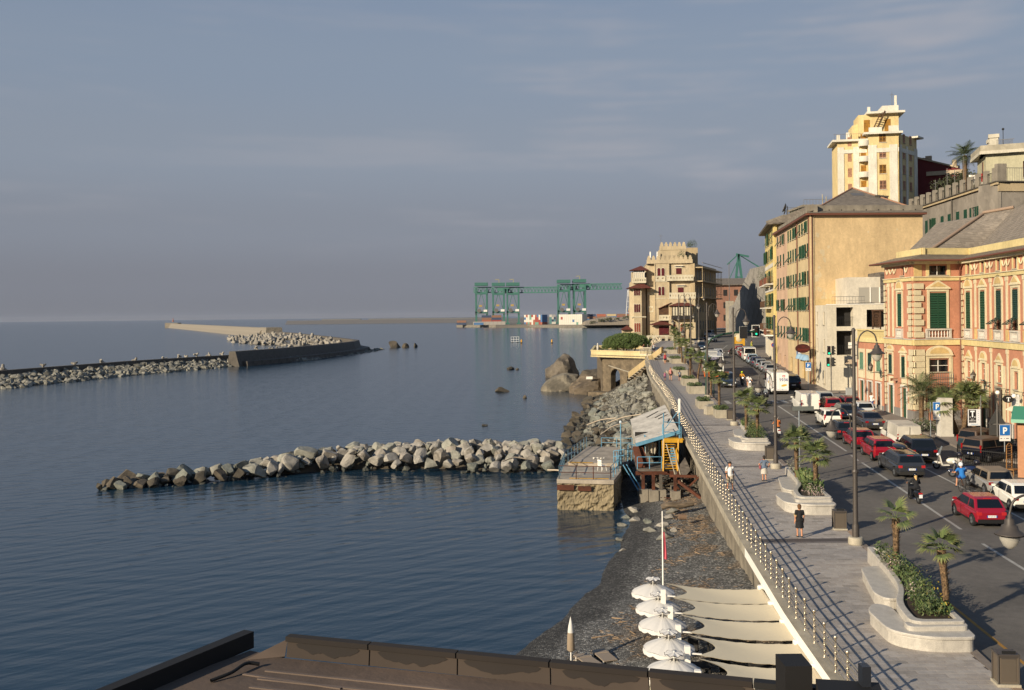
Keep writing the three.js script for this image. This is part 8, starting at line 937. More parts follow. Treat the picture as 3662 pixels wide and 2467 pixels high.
{ const t = car('wagon', 0x2e3034, ...RL('wagon', 24.9, 65, .07), 'dark grey estate car with a black roof box', { brake: 1, grp: tr }); part('roof_box', new THREE.SphereGeometry(1, 20, 12).scale(.95, .2, .42).translate(-.2, 1.78, -.1), paint(0x222428), t); part('roof_rail', box(-1.5, .8, 1.52, 1.56, .55, .6), X.chrome, t); part('roof_rail', box(-1.5, .8, 1.52, 1.56, -.6, -.55), X.chrome, t); }
car('tall', 0x8c1122, ...RL('tall', 25.5, 70.8, .07), 'tall red hatchback behind the estate with roof box', { brake: 1, grp: tr, trim: 1 }); car('hatch', 0x8a1020, ...RL('hatch', 25.75, 75.6, .08), 'wine red hatchback with round tail lights ahead of the tall red one', { brake: 1, grp: tr }); car('hatch', 0x1f2126, ...RL('hatch', 26.0, 80.2, .08), 'black hatchback between the white and wine red cars', { brake: 1, grp: tr }); car('tall', 0xe2dfd4, ...RL('tall', 27.1, 87.1, .08), 'tall white hatchback behind the small white van', { brake: 1, grp: tr });
car('suv', 0x101216, ...RL('suv', 27.9, 70.2, .1), 'black SUV parked beside the tall red hatchback', {}); { const t = car('van', 0xe0dccf, ...RL('van', 28.75, 75.1, .1), 'old rusty white van with a red stripe and yellow bumper marks', { roof: 0xddd6c6, matt: 1 }); for (const z of [-1, 1]) part('red_stripe', box(-2.2, 1.9, .55, .72, z * .945 - .01, z * .945 + .01), M(0x7a1f2c), t); part('yellow_tape', box(-2.48, -2.46, .5, .56, -.85, .85), X.yellowP, t); part('door_gap', box(-2.47, -2.455, .6, 1.85, -.01, .01), X.black, t); part('rust_patch', [box(.2, .6, 1.3, 1.7, .9, .905), box(-.6, -.2, 1.35, 1.6, .9, .905)], M(0xb08a4a), t); }
car('sedan', 0x3d3d40, ...RL('sedan', 29.95, 85.2, .04), 'dark grey saloon behind the old rusty van', { grp: tr }); car('hatch', 0xb9bcbe, ...RL('hatch', 31.9, 92.6, .05), 'silver hatchback in the parked cluster by the low wing', {}); car('hatch', 0x1b2430, ...RL('hatch', 29.9, 91.2, .05), 'dark blue hatchback squeezed beside the silver one', {}); car('hatch', 0x8e1a1c, ...RL('hatch', 30.1, 96.1, .05), 'red hatchback beside the small white van', {}); car('mini', 0x8f9699, ...RL('mini', 31.0, 101, .06), 'grey bubble-shaped car at the side street corner', {}); car('hatch', 0x6e1014, ...RL('hatch', 32.2, 97, .05), 'dark red hatchback close to the palazzo pavement', {});
{ const t = car('van', 0xe8e4d9, ...RL('van', 27.8, 96.5, .08), 'small white van with twin rear doors at the stop line', { brake: 1, grp: tr }); part('door_gap', box(-2.47, -2.455, .6, 1.85, -.01, .01), X.black, t); part('side_strip', box(-1.2, 1.2, .62, .7, .94, .965), X.black, t); }
{ const t = car('bigvan', 0xe9e7e0, ...RL('bigvan', 29.2, 112.9, .1), 'tall white delivery van lettered 1936 beyond the crossing', { brake: 1, grp: tr, mir: 0x111111 }); const g = new THREE.PlaneGeometry(1.9, 1.9); g.userData.keepUV = true; const p = part('rear_lettering', g, sign(1, 1, (x, w, h) => { x.fillStyle = '#e4e2db'; x.fillRect(0, 0, w, h); txt(x, '1936', 62, 182, 92, '#1f2f6e'); x.fillStyle = '#b8322a'; x.fillRect(166, 22, 40, 32); x.fillStyle = '#eee'; x.fillRect(174, 32, 24, 12); x.fillStyle = '#c9a23a'; x.beginPath(); x.ellipse(190, 178, 44, 16, -.2, 0, 7); x.fill(); x.fillStyle = '#888'; x.fillRect(126, 3, 3, 250); for (let i = 0; i < 4; i++) { x.fillStyle = ['#46a', '#4a8', '#a44', '#a4a'][i]; x.fillRect(170 + i * 16, 238, 9, 8); } }), t); p.rotation.y = -Math.PI / 2; p.position.set(-2.812, 1.42, 0); const q = part('side_lettering', g.clone(), sign(1, 1, (x, w, h) => { x.fillStyle = '#e4e2db'; x.fillRect(0, 0, w, h); txt(x, '936', 90, 70, 120, '#2c3f86'); x.fillStyle = '#c9a23a'; x.beginPath(); x.ellipse(170, 140, 40, 20, 0, 0, 7); x.fill(); txt(x, 'e G', 60, 200, 70, '#2c3f86'); }), t); q.geometry.userData.keepUV = true; q.rotation.y = Math.PI; q.position.set(-1, 1.4, -1.02); }
car('suv', 0x0d0e12, ...RL('suv', 32.1, 117.2, .12), 'black SUV parked past the delivery van', {});
for (const [x, D, c, l, k] of [[34.4, 135.6, 0x8b8d8e, 'grey parked car first in the kerb row after the black SUV', 'hatch'], [34.9, 140, 0x9a9da0, 'light grey parked car second in the kerb row', 'hatch'], [35.3, 144.4, 0x7c8186, 'silver parked car third in the kerb row', 'hatch'], [35.75, 148.8, 0x3a3d52, 'dark blue parked car fourth in the kerb row', 'hatch'], [36.2, 153.2, 0x8fa2ae, 'pale blue parked van-like car below the minibus', 'tall'], [37.7, 165, 0x7c141c, 'red parked car just past the white minibus', 'hatch'], [38.3, 169.4, 0x9c9ea0, 'silver parked car between two red ones', 'hatch'], [38.9, 173.8, 0x8e1822, 'red parked car in the far kerb row', 'hatch'], [39.9, 178.4, 0x2a3036, 'dark parked car last in the far kerb row', 'hatch']]) car(k, c, ...RL(k, x, D, .14), l, { grp: pk });
car('minibus', 0xdedad0, ...RL('minibus', 36.8, 158.4, .14), 'white minibus parked in the kerb row', {});
car('suv', 0x20272e, 26.2, 121.6, Math.PI + .1, 'dark SUV coming towards the crossing ahead of the bus', { grp: tr }); car('hatch', 0xd9d9d4, 34.4, 166.5, Math.PI + .16, 'white car passing beside the bus', { grp: tr }); car('hatch', 0x222a30, 35.6, 186.6, Math.PI + .25, 'dark car following the bus', { grp: tr }); car('hatch', 0xa7abad, 42.9, 214, Math.PI + .4, 'silver car rounding the far bend', { grp: tr }); car('suv', 0xb5b5b2, 47.5, 240, Math.PI + .4, 'pale SUV coming down from the far bend', { grp: tr }); car('suv', 0x1a1e26, 50, 256, Math.PI + .4, 'dark blue SUV beyond the pale one at the bend', { grp: tr }); car('suv', 0x14161a, 56, 292, Math.PI + .5, 'black car with headlights on by the villa side', { grp: tr });
car('mpv', 0x0f1420, 33.9, 70.6, 1.15, 'black people carrier parked behind the iron fence', { roof: 0x6a5648 }); car('mpv', 0x2a3a40, 35.3, 74.4, 1.15, 'dark teal people carrier parked behind the black one', { roof: 0x6a5648 });
{ // city bus
  const t = group('city_bus', 0, 0, 0); place(t, 27.4, 136.8, Math.PI + .16); tag(t, 'white city bus with orange skirt and destination display', 'bus'); const w = 1.27, L = 12, f = 6; const wm = paint(0xd8d8d2), om = paint(0xc8602a);
  part('body', new THREE.ExtrudeGeometry(new THREE.Shape([[-f, 1.0], [f, 1.0], [f - .02, 1.4], [f - .16, 2.85], [f - .35, 3.0], [-f + .1, 3.0], [-f, 2.8]].map(p => new THREE.Vector2(...p))), { depth: 2 * w - .2, bevelEnabled: true, bevelThickness: .1, bevelSize: .08, bevelOffset: -.08, bevelSegments: 3 }).translate(0, 0, -w + .1), wm, t); part('skirt', box(-f + .02, f - .02, .3, 1.02, -w + .02, w - .02), om, t); part('bumper', box(f - .06, f + .04, .28, .75, -w + .06, w - .06), om, t); part('windscreen', quads([[P3(f + .012, 1.2, w - .14), P3(f + .012, 1.2, -w + .14), P3(f - .11, 2.5, -w + .16), P3(f - .11, 2.5, w - .16)]]), carGlass, t);
  const dg = new THREE.PlaneGeometry(2.1, .36); dg.userData.keepUV = true; const d = part('destination_display', dg, sign(2.1, .36, (x, c, h) => { x.fillStyle = '#08080a'; x.fillRect(0, 0, c, h); txt(x, 'ARSCAMENTO', 20, c / 2 + 20, 14, '#d8d4f0', 'monospace'); txt(x, '(Acquario)', 16, c / 2, 33, '#b8b0d8', 'monospace'); }), t); d.rotation.y = Math.PI / 2; d.position.set(f - .1, 2.7, 0); part('display_box', box(f - .3, f - .12, 2.5, 2.9, -w + .16, w - .16), X.black, t);
  for (const z of [-1, 1]) { part('side_glass', box(-f + .5, f - .9, 1.35, 2.5, z * w - .004, z * w + .012), carGlass, t); for (let i = 0; i < 6; i++) part('window_pillar', bg(.08, 1.15, .03), wm, t).position.set(-f + 1.9 + i * 1.6, 1.92, z * (w + .006)); for (const x of [f - 2.7, -f + 2.9]) wheel(t, x, z * (w - .15), 1.5); part('headlight', bg(.06, .16, .34), headM, t).position.set(f + .03, .85, z * (w - .32)); part('mirror', bg(.12, .5, .22), X.black, t).position.set(f + .25, 2.2, z * (w + .18)); part('corner_pillar', bg(.05, 1.6, .12), wm, t).position.set(f - .03, 1.85, z * (w - .06)); } part('roof_unit', [box(-4, -1, 3.0, 3.2, -.8, .8), box(.5, 2, 3.0, 3.12, -.6, .6), box(3.4, 4.6, 3, 3.15, -.5, .5)], M(0x9a9a98), t); part('wiper', beam(P3(f + .04, 1.2, .3), P3(f - .02, 1.8, -.3), .03), X.black, t);
}
{ const t = group('tank_truck', 0, 0, 0); place(t, 43.2, 190, .2); tag(t, 'yellow and green tank truck parked at the end of the kerb row', 'truck'); part('chassis', box(-3.4, 3.2, .6, .9, -.9, .9), X.soft, t); part('tank', new THREE.CapsuleGeometry(1.0, 3.4, 6, 14).rotateZ(Math.PI / 2).translate(-1, 1.95, 0), M(0xb9ac8c), t); part('cab', box(1.6, 3.3, .9, 2.7, -1.05, 1.05), M(0x2a6a48), t); part('rear_frame', box(-3.5, -3.3, .7, 2.3, -1.05, 1.05), X.yellowP, t); for (const z of [-.95, .95]) for (const x of [-2.4, 2.3]) wheel(t, x, z, 1.4); }
// two-wheelers
function bike(x, D, h, col, label, o = {}) {
  const t = group(o.name || (o.moto ? 'motorcycle' : 'scooter'), 0, 0, 0); place(t, x, D, h); t.rotation.x = o.lean || 0; tag(t, label, o.moto ? 'motorcycle' : 'scooter', o.grp); const k = o.moto ? .98 : .78, m = paint(col), f = .66, r = -.62;
  for (const xx of [f, r]) { const w = part('wheel', tyreG, X.rubber, t); w.scale.set(k, k, .62); w.position.set(xx, .315 * k, 0); part('rim', rimG, rimM, w).scale.set(.95, .95, .7); }
  if (o.moto) { part('engine', box(-.3, .3, .25, .62, -.17, .17), X.soft, t); part('tank', new THREE.SphereGeometry(1, 14, 10).scale(.34, .2, .19).translate(.15, .86, 0), m, t); part('seat', box(-.62, -.1, .74, .84, -.14, .14), X.black, t); part('fairing', new THREE.SphereGeometry(1, 12, 8).scale(.22, .26, .22).translate(.52, .98, 0), m, t); part('tail', box(-.85, -.5, .72, .86, -.1, .1), m, t); part('pannier', box(-.8, -.4, .45, .8, .18, .42), X.soft, t); part('pannier', box(-.8, -.4, .45, .8, -.42, -.18), X.soft, t); }
  else { part('rear_body', new THREE.SphereGeometry(1, 16, 10).scale(.48, .24, .19).translate(-.45, .56, 0), m, t); part('footboard', box(-.15, .35, .24, .3, -.18, .18), m, t); part('leg_shield', slabQuad(P3(.36, .28, .23), P3(.36, .28, -.23), P3(.52, .92, -.17), P3(.52, .92, .17), .06), m, t); part('front_mudguard', new THREE.SphereGeometry(1, 12, 8, 0, 6.3, 0, 1.6).scale(.28, .16, .09).translate(f, .38, 0), m, t); part('seat', new THREE.CapsuleGeometry(.11, .5, 4, 8).rotateZ(Math.PI / 2).scale(1, .6, 1.2).translate(-.4, .82, 0), X.black, t); }
  part('fork', [beam(P3(f, .28, .07), P3(.46, .95, .07), .04), beam(P3(f, .28, -.07), P3(.46, .95, -.07), .04)], X.grey, t); part('handlebar', [rod(P3(.42, 1.02, -.34), P3(.42, 1.02, .34), .02), rod(P3(.36, 1.02, .34), P3(.33, 1.02, .36), .03)], X.black, t); part('headlight', new THREE.SphereGeometry(.09, 10, 8).translate(.56, o.moto ? .96 : .98, 0), o.lit ? M(0xffffff, { emissive: 0xfff4dd, emissiveIntensity: 1.2 }) : headM, t); for (const z of [-1, 1]) part('mirror', [rod(P3(.42, 1.02, z * .26), P3(.42, 1.25, z * .34), .01), cb(.42, 1.27, z * .36, .03, .07, .11)], X.black, t);
  part('tail_light', box(-.94, -.88, .6, .68, -.1, .1), o.brake ? brakeM : tailM, t); const pg = new THREE.PlaneGeometry(.2, .2); pg.userData.keepUV = true; const p = part('number_plate', pg, M(0xd4d6d6), t); p.rotation.y = -Math.PI / 2; p.position.set(-.95, .48, 0);
  if (o.screen) part('windscreen', gridSurf(6, 6, (u, v) => P3(.5 - v * .2, 1.0 + v * .55, (u - .5) * .46 * (1 - .4 * v * v))), M(0xc8d0d4, { rough: .08, phys: true, transmission: .7, thickness: 0, side: THREE.DoubleSide }), t); if (o.box) part('top_box', new THREE.SphereGeometry(1, 12, 8).scale(.22, .17, .22).translate(-.85, 1.0, 0), M(0x23232a, { rough: .3 }), t); return t;
}
bike(29.3, 67.4, -1.45, 0xd8d3c6, 'cream scooter with tall windscreen and helmet box, parked', { screen: 1, box: 1 }); bike(29.1, 64.5, -1.4, 0x1c2848, 'dark blue maxi scooter with top box, parked beside the cream one', { box: 1 });
for (let i = 0; i < 5; i++) bike(38.0 + i * .45, 171.5 + i * 1.6, 1.2, [0x3a3a3a, 0x55585c, 0x2a2a30, 0x6a2020, 0x444444][i], 'motor scooter in the row parked beyond the red cars', { grp: 'scooters parked beyond the red cars' });
const RIDES = { blonde: bike(23.2, 57.7, .02, 0x17181b, 'black scooter ridden by the blonde woman', { brake: 1 }), orange: bike(21.75, 82.2, .05, 0xd4d0c6, 'white scooter ridden by the person in orange', {}), helm: bike(25.6, 104, .08, 0x2a2d33, 'dark scooter under the rider with a white helmet', {}), moto: bike(26.5, 104.6, Math.PI + .1, 0x3a3a3c, 'touring motorcycle with panniers coming over the crossing', { moto: 1, lit: 1, screen: 1 }), yellow: bike(28.25, 122.6, Math.PI + .1, 0x1d2633, 'dark scooter under the rider with a fluorescent helmet', { lit: 1 }), white: bike(27.95, 117.7, Math.PI + .1, 0xd8d4c8, 'white scooter carrying two people', { lit: 1 }) };
{ const t = group('road_bicycle', 0, 0, 0); place(t, 26.95, 59.6, .02); tag(t, 'slim road bicycle under the cyclist in blue', 'bicycle'); for (const x of [.5, -.5]) { const w = part('wheel', new THREE.TorusGeometry(.33, .016, 6, 28), X.rubber, t); w.position.set(x, .345, 0); part('spokes', Array.from({ length: 6 }, (_, i) => box(-.32, .32, -.004, .004, -.004, .004).rotateZ(i * .52)), X.grey, w); } part('frame', [rod(P3(-.5, .345, 0), P3(-.1, .3, 0), .018), rod(P3(-.1, .3, 0), P3(.4, .85, 0), .022), rod(P3(-.1, .3, 0), P3(-.25, .92, 0), .02), rod(P3(-.5, .345, 0), P3(-.22, .82, 0), .014), rod(P3(-.22, .82, 0), P3(.38, .88, 0), .02), rod(P3(.5, .345, 0), P3(.38, .95, 0), .02)], X.soft, t); part('saddle', box(-.38, -.12, .93, .98, -.06, .06), X.black, t); part('handlebar', [rod(P3(.45, .98, -.21), P3(.45, .98, .21), .015), tube([P3(.45, .98, .21), P3(.55, .95, .21), P3(.52, .84, .21), P3(.45, .82, .21)], .014, 5), tube([P3(.45, .98, -.21), P3(.55, .95, -.21), P3(.52, .84, -.21), P3(.45, .82, -.21)], .014, 5)], X.black, t); part('crank', [rod(P3(-.1, .3, -.1), P3(-.1, .3, .1), .02), rod(P3(-.1, .3, .1), P3(.0, .16, .1), .012), rod(P3(-.1, .3, -.1), P3(-.2, .44, -.1), .012)], X.grey, t); }

// ================= PEOPLE =================
function surfNets(f, lo, hi, c) {   // smooth closed surface of a distance field
  const n = [0, 1, 2].map(i => Math.ceil((hi[i] - lo[i]) / c) + 1), [nx, ny, nz] = n, v = new Float32Array(nx * ny * nz), id = (x, y, z) => (z * ny + y) * nx + x;
  for (let z = 0; z < nz; z++) for (let y = 0; y < ny; y++) for (let x = 0; x < nx; x++) v[id(x, y, z)] = f(lo[0] + x * c, lo[1] + y * c, lo[2] + z * c);
  const vid = new Int32Array(nx * ny * nz).fill(-1), pos = [], idx = [];
  for (let z = 0; z < nz - 1; z++) for (let y = 0; y < ny - 1; y++) for (let x = 0; x < nx - 1; x++) { let k = 0, a = 0, b = 0, d = 0; const e = (x0, y0, z0, x1, y1, z1) => { const p = v[id(x + x0, y + y0, z + z0)], q = v[id(x + x1, y + y1, z + z1)]; if ((p < 0) !== (q < 0)) { const t = p / (p - q); a += x0 + (x1 - x0) * t; b += y0 + (y1 - y0) * t; d += z0 + (z1 - z0) * t; k++; } }; for (const [p, q] of [[0, 0], [1, 0], [0, 1], [1, 1]]) { e(0, p, q, 1, p, q); e(p, 0, q, p, 1, q); e(p, q, 0, p, q, 1); } if (k) { vid[id(x, y, z)] = pos.length / 3; pos.push(lo[0] + (x + a / k) * c, lo[1] + (y + b / k) * c, lo[2] + (z + d / k) * c); } }
  const quad = (a, b, c2, d, fl) => { if (a < 0 || b < 0 || c2 < 0 || d < 0) return; fl ? idx.push(a, b, c2, a, c2, d) : idx.push(a, c2, b, a, d, c2); };
  for (let z = 1; z < nz - 1; z++) for (let y = 1; y < ny - 1; y++) for (let x = 1; x < nx - 1; x++) { const s = v[id(x, y, z)] < 0; if (s !== v[id(x + 1, y, z)] < 0) quad(vid[id(x, y - 1, z - 1)], vid[id(x, y, z - 1)], vid[id(x, y, z)], vid[id(x, y - 1, z)], s); if (s !== v[id(x, y + 1, z)] < 0) quad(vid[id(x - 1, y, z - 1)], vid[id(x - 1, y, z)], vid[id(x, y, z)], vid[id(x, y, z - 1)], s); if (s !== v[id(x, y, z + 1)] < 0) quad(vid[id(x - 1, y - 1, z)], vid[id(x, y - 1, z)], vid[id(x, y, z)], vid[id(x - 1, y, z)], s); }
  const g = new THREE.BufferGeometry(); g.setAttribute('position', new THREE.Float32BufferAttribute(pos, 3)); g.setIndex(idx); g.computeVertexNormals(); return g;
}
function blob(bones, grow, k, c, clip) {
  const lo = [9, 9, 9], hi = [-9, -9, -9]; for (const b of bones) for (const [p, r] of [[b[0], b[2]], [b[1], b[3]]]) for (let i = 0; i < 3; i++) { lo[i] = Math.min(lo[i], p[i] - r - grow - .06); hi[i] = Math.max(hi[i], p[i] + r + grow + .06); }
  return surfNets((x, y, z) => { let d = 9; for (const [A, B, ra, rb] of bones) { const bx = B[0] - A[0], by = B[1] - A[1], bz = B[2] - A[2], t = Math.max(0, Math.min(1, ((x - A[0]) * bx + (y - A[1]) * by + (z - A[2]) * bz) / (bx * bx + by * by + bz * bz + 1e-9))), q = Math.hypot(x - A[0] - t * bx, y - A[1] - t * by, z - A[2] - t * bz) - ra - (rb - ra) * t - grow, h = Math.max(0, k - Math.abs(d - q)) / k; d = Math.min(d, q) - h * h * k * .25; } return clip ? Math.max(d, clip(x, y, z)) : d; }, lo, hi, c);
}
const cloth = c => M(c, { rough: .9 });
function person(x, y, D, turn, H, o, label) {   // faces local +z
  const t = group('person', x, y, D, turn); tag(t, label, 'person'); const st = o.st || .16, f = o.fem ? .92 : 1, sit = o.sit, hy = sit ? 0 : .93, by = hy - .93;
  const J = { hip: [0, .95 + by, 0], ch: [0, 1.24 + by, sit ? .08 : .01], nk: [0, 1.45 + by, sit ? .14 : .02], hd: [0, 1.6 + by, sit ? .18 : .04] }, Y = v => v + by, W = .185 * f;
  for (const s of [-1, 1]) { const a = s > 0 ? 'R' : 'L', w = s * st; J['h' + a] = [s * .085, Y(.92), 0]; if (sit) { J['k' + a] = [s * (o.spread || .2), -.06, .42]; J['a' + a] = [s * .2, -.48 + (o.up || 0), .34]; J['t' + a] = [s * .2, -.53 + (o.up || 0), .5]; } else { J['k' + a] = [s * .09, .5, w * .7 + .03]; J['a' + a] = [s * .09, .09 + (w < 0 ? .03 : 0), w]; J['t' + a] = [s * .1, .04 + (w < 0 ? .01 : 0), w + .15]; } J['s' + a] = [s * W, Y(1.39), J.nk[2] - .02]; J['e' + a] = sit ? [s * .3, Y(1.15), .3] : o.akimbo ? [s * .36, Y(1.16), -.04] : [s * (W + .06), Y(1.12), -w * .35 - .02]; J['w' + a] = sit ? [s * .3, Y(1.12), .52] : o.akimbo ? [s * .3, Y(o.akimbo > 1 ? 1.3 : 1.0), .12] : [s * (W + .07), Y(.88), -w * .6 + .06]; }
  const arm = s => [[J['s' + s], J['e' + s], .05 * f, .038], [J['e' + s], J['w' + s], .038, .027]], leg = s => [[J['h' + s], J['k' + s], .085, .056], [J['k' + s], J['a' + s], .055, .036], [J['a' + s], J['t' + s], .04, .03]];
  const torso = [[J.hip, J.ch, .125 * f, .13 * f], [[-W * .6, J.hip[1] - .02, 0], [W * .6, J.hip[1] - .02, 0], .105, .105], [[-W * .75, Y(1.36), J.nk[2] - .03], [W * .75, Y(1.36), J.nk[2] - .03], .075, .075], [J.ch, J.nk, .12 * f, .055]], head = [[J.nk, J.hd, .05, .06], [J.hd, [0, J.hd[1] + .05, J.hd[2] - .01], .09, .095], [[0, J.hd[1] - .05, J.hd[2] + .045], [0, J.hd[1] - .06, J.hd[2] + .04], .05, .045]];
  const hands = ['L', 'R'].flatMap(s => { const w = J['w' + s], e = J['e' + s], d = [0, 1, 2].map(i => (w[i] - e[i]) * .36); return [[w, [w[0] + d[0], w[1] + d[1], w[2] + d[2]], .026, .034]]; });
  const g = [blob([...torso, ...head, ...arm('L'), ...arm('R'), ...leg('L'), ...leg('R'), ...hands], 0, .05, .024)];
  for (const s of ['L', 'R']) { const w = P3(...J['w' + s]), d = w.clone().sub(P3(...J['e' + s])).normalize(), side = P3(0, 0, 1).cross(d).normalize(); if (side.lengthSq() < .1) side.set(1, 0, 0); const fw = d.clone().cross(side); for (let i = 0; i < 5; i++) { const th = i === 4, a = w.clone().addScaledVector(d, th ? .04 : .1).addScaledVector(fw, th ? .035 : (i - 1.5) * .018), b = a.clone().addScaledVector(d, th ? .03 : .035).addScaledVector(fw, th ? .03 : 0), c = b.clone().addScaledVector(d, [.02, .03, .026, .016, .02][i]).addScaledVector(side, s === 'L' ? -.015 : .015); g.push(rod(a, b, .009, .008, 5), rod(b, c, .008, .006, 5)); } }
  const hz = J.hd[2], hyy = J.hd[1]; g.push(new THREE.ConeGeometry(.014, .04, 5).translate(0, hyy - .01, hz + .1), new THREE.SphereGeometry(.022, 6, 5).scale(.5, 1, .8).translate(.098, hyy, hz), new THREE.SphereGeometry(.022, 6, 5).scale(.5, 1, .8).translate(-.098, hyy, hz));
  const S = H / 1.73; part('body', g.map(q => { q = q.index ? q.toNonIndexed() : q; q.deleteAttribute('uv'); return q; }), M(o.skin || 0xb98464, { rough: .6 }), t); part('eyes', [cb(.035, hyy + .018, hz + .092, .02, .01, .01), cb(-.035, hyy + .018, hz + .092, .02, .01, .01), cb(0, hyy - .06, hz + .092, .04, .008, .01)], X.soft, t);
  const sl = o.sleeve ?? .55, part_ = (A, B, u) => [0, 1, 2].map(i => A[i] + (B[i] - A[i]) * u), sleeves = ['L', 'R'].flatMap(s => sl > 1 ? arm(s) : sl > 0 ? [[J['s' + s], part_(J['s' + s], J['e' + s], sl), .055, .05]] : []);
  part(o.topName || 'shirt', blob([...torso, ...sleeves], .016, .05, .024, (a, b) => b - Y(1.455)), cloth(o.top), t);
  if (o.skirt) { const yy = o.skirt; part('skirt', gridSurf(20, 6, (u, v) => { const a = u * 6.2832, r = lerp(.15, o.flare || .2, v); return P3(r * 1.12 * Math.cos(a), lerp(Y(1.04), yy, v), r * .85 * Math.sin(a) + .01 + .015 * v * Math.sin(a * 5)); }), M(o.bot || o.top, { rough: .9, side: THREE.DoubleSide }), t); }
  else part(o.long ? 'trousers' : 'shorts', blob([torso[1], ...['L', 'R'].flatMap(s => o.long ? leg(s).slice(0, 2) : [[J['h' + s], part_(J['h' + s], J['k' + s], o.short || .7), .09, .075]])], .016, .04, .024, (a, b) => b - Y(1.02)), cloth(o.bot), t);
  for (const s of ['L', 'R']) part('shoe', blob([[J['a' + s].map((v, i) => i === 1 ? v - .03 : v), J['t' + s], .045, .036]], .006, .02, .02), cloth(o.shoe || 0x2a2420), t);
  if (o.helmet !== undefined) { part('helmet', new THREE.SphereGeometry(.135, 16, 12).scale(1, 1.05, 1.12).translate(0, hyy + .04, hz), M(o.helmet, { rough: .3 }), t); part('visor', new THREE.SphereGeometry(.138, 14, 8, .5, 2.14, 1.2, .6).scale(1, 1.05, 1.12).rotateY(0).translate(0, hyy + .04, hz), X.darkGlass, t); }
  if (o.hair !== undefined && !(o.helmet !== undefined && !o.tail)) part('hair', blob([[[0, hyy + .06, hz - .03], [0, hyy + .07, hz - .01], .095, .09], [[0, hyy, hz - .05], [0, hyy - (o.hairL || .02), hz - .07], .085, o.hairL ? .06 : .08], ...(o.tail ? [[[0, hyy - .04, hz - .09], [0, hyy - .3, hz - .16], .05, .03]] : [])], .012, .03, .02), cloth(o.hair), t);
  if (o.bag !== undefined) { const b = o.bagAt || [-.24, 1.0, .02]; part('shoulder_bag', new THREE.SphereGeometry(1, 10, 8).scale(.09, .15, .12).translate(...b), cloth(o.bag), t); part('bag_strap', tube([P3(b[0], b[1] + .1, b[2]), P3(b[0] * .8, 1.42, .12), P3(-b[0] * .4, 1.44, 0)], .012, 4), cloth(o.bag), t); }
  if (o.pack !== undefined) part('backpack', new THREE.SphereGeometry(1, 10, 8).scale(.14, .2, .1).translate(0, Y(1.22), -.18), cloth(o.pack), t);
  t.scale.setScalar(S); return t;
}
const pr = D => gH(D) + .005;
person(14.15, pr(49.4), 49.4, Math.PI - .05, 1.63, { fem: 1, top: 0x17171a, skirt: .52, bot: 0x17171a, flare: .2, hair: 0x5e4228, bag: 0xa08a60, bagAt: [.2, 1.18, .02], st: .1, sleeve: .6, topName: 'dress' }, 'person in a black dress walking past the granite planter with a shoulder bag');
person(15.95, pr(63.4), 63.4, Math.PI, 1.6, { fem: 1, top: 0x5c6a7c, skirt: .5, bot: 0xb5aea2, flare: .21, hair: 0x2a2420, bag: 0x8a4a50, bagAt: [.28, .95, 0], akimbo: 1, st: .06 }, 'person in a blue patterned top and pale skirt with bags');
person(13.15, pr(60.6), 60.6, .1, 1.75, { top: 0xdedbd4, bot: 0x9a8f7c, hair: 0x2a2420, st: .2, bag: 0x23242a, shoe: 0x2a3a5a, short: .95 }, 'person in a white polo shirt and beige shorts walking by the railing');
person(20.3, pr(128), 128, Math.PI * .02, 1.66, { fem: 1, top: 0xb87a74, bot: 0x1c1a1c, hair: 0x6a4630, sleeve: 0, short: .45 }, 'person in a salmon top and black shorts between two children'); person(19.6, pr(128), 128.2, .05, 1.1, { fem: 1, top: 0x9a5a78, bot: 0x5a4a6a, hair: 0x8a6a48, sleeve: .4 }, 'small child in a pink top holding on beside the salmon top'); person(21.4, pr(127.6), 127.6, Math.PI, 1.32, { top: 0x3a4a5c, bot: 0x20242c, hair: 0x4a3424, pack: 0x8d9296 }, 'child with a grey backpack beside the salmon top');
person(23.6, pr(154), 154, Math.PI, 1.66, { fem: 1, top: 0x9a2438, skirt: .62, bot: 0x1a1c2a, hair: 0xa87a4a, hairL: .25, sleeve: .2, st: .1 }, 'person with long hair in a red top and dark skirt'); person(23.4, pr(177), 177.4, 0, 1.66, { fem: 1, top: 0x1c1a20, bot: 0xcfcac0, hair: 0x3a2c24, sleeve: 0, shoe: 0xd0d0c8 }, 'person in a black top and white shorts strolling in the pair'); person(25.2, pr(177.6), 177.6, 0, 1.72, { fem: 1, top: 0xa8a8a8, bot: 0x1c1c20, hair: 0x4a3828, akimbo: 2, long: 0, short: 1, shoe: 0xc9d060 }, 'person in a grey top drinking, strolling in the pair');
person(35.0, gH(97) + .02, 97.2, Math.PI - .2, 1.68, { fem: 1, top: 0xdcdad4, bot: 0x2a3f7a, hair: 0x6a4a34, sleeve: 0, bag: 0xd0c8b8, long: 1 }, 'person in a white top and blue trousers by the low wing'); person(37.5, gH(83) + .02, 82.6, .4, 1.65, { fem: 1, top: 0xa99aa4, bot: 0x23242c, hair: 0x5a3a2a, long: 1 }, 'person in a lilac top in the shade of the garden palms'); person(44.5, roadY(186), 185.2, 1, 1.75, { top: 0xa9c82a, bot: 0x9aa832, long: 1, hair: 0x2a2420, sleeve: 0 }, 'worker in a fluorescent vest near the tank truck');
function rider(b, o, label, dx = -.3, dy = .86) { const p = person(0, 0, 0, 0, 1.72, { sit: 1, up: .02, shoe: 0x1c1c1e, ...o }, label); b.updateMatrixWorld(true); const v = new THREE.Vector3(dx, dy, 0).applyMatrix4(b.matrixWorld); p.position.copy(v); p.rotation.y = b.rotation.y + Math.PI / 2; return p; }
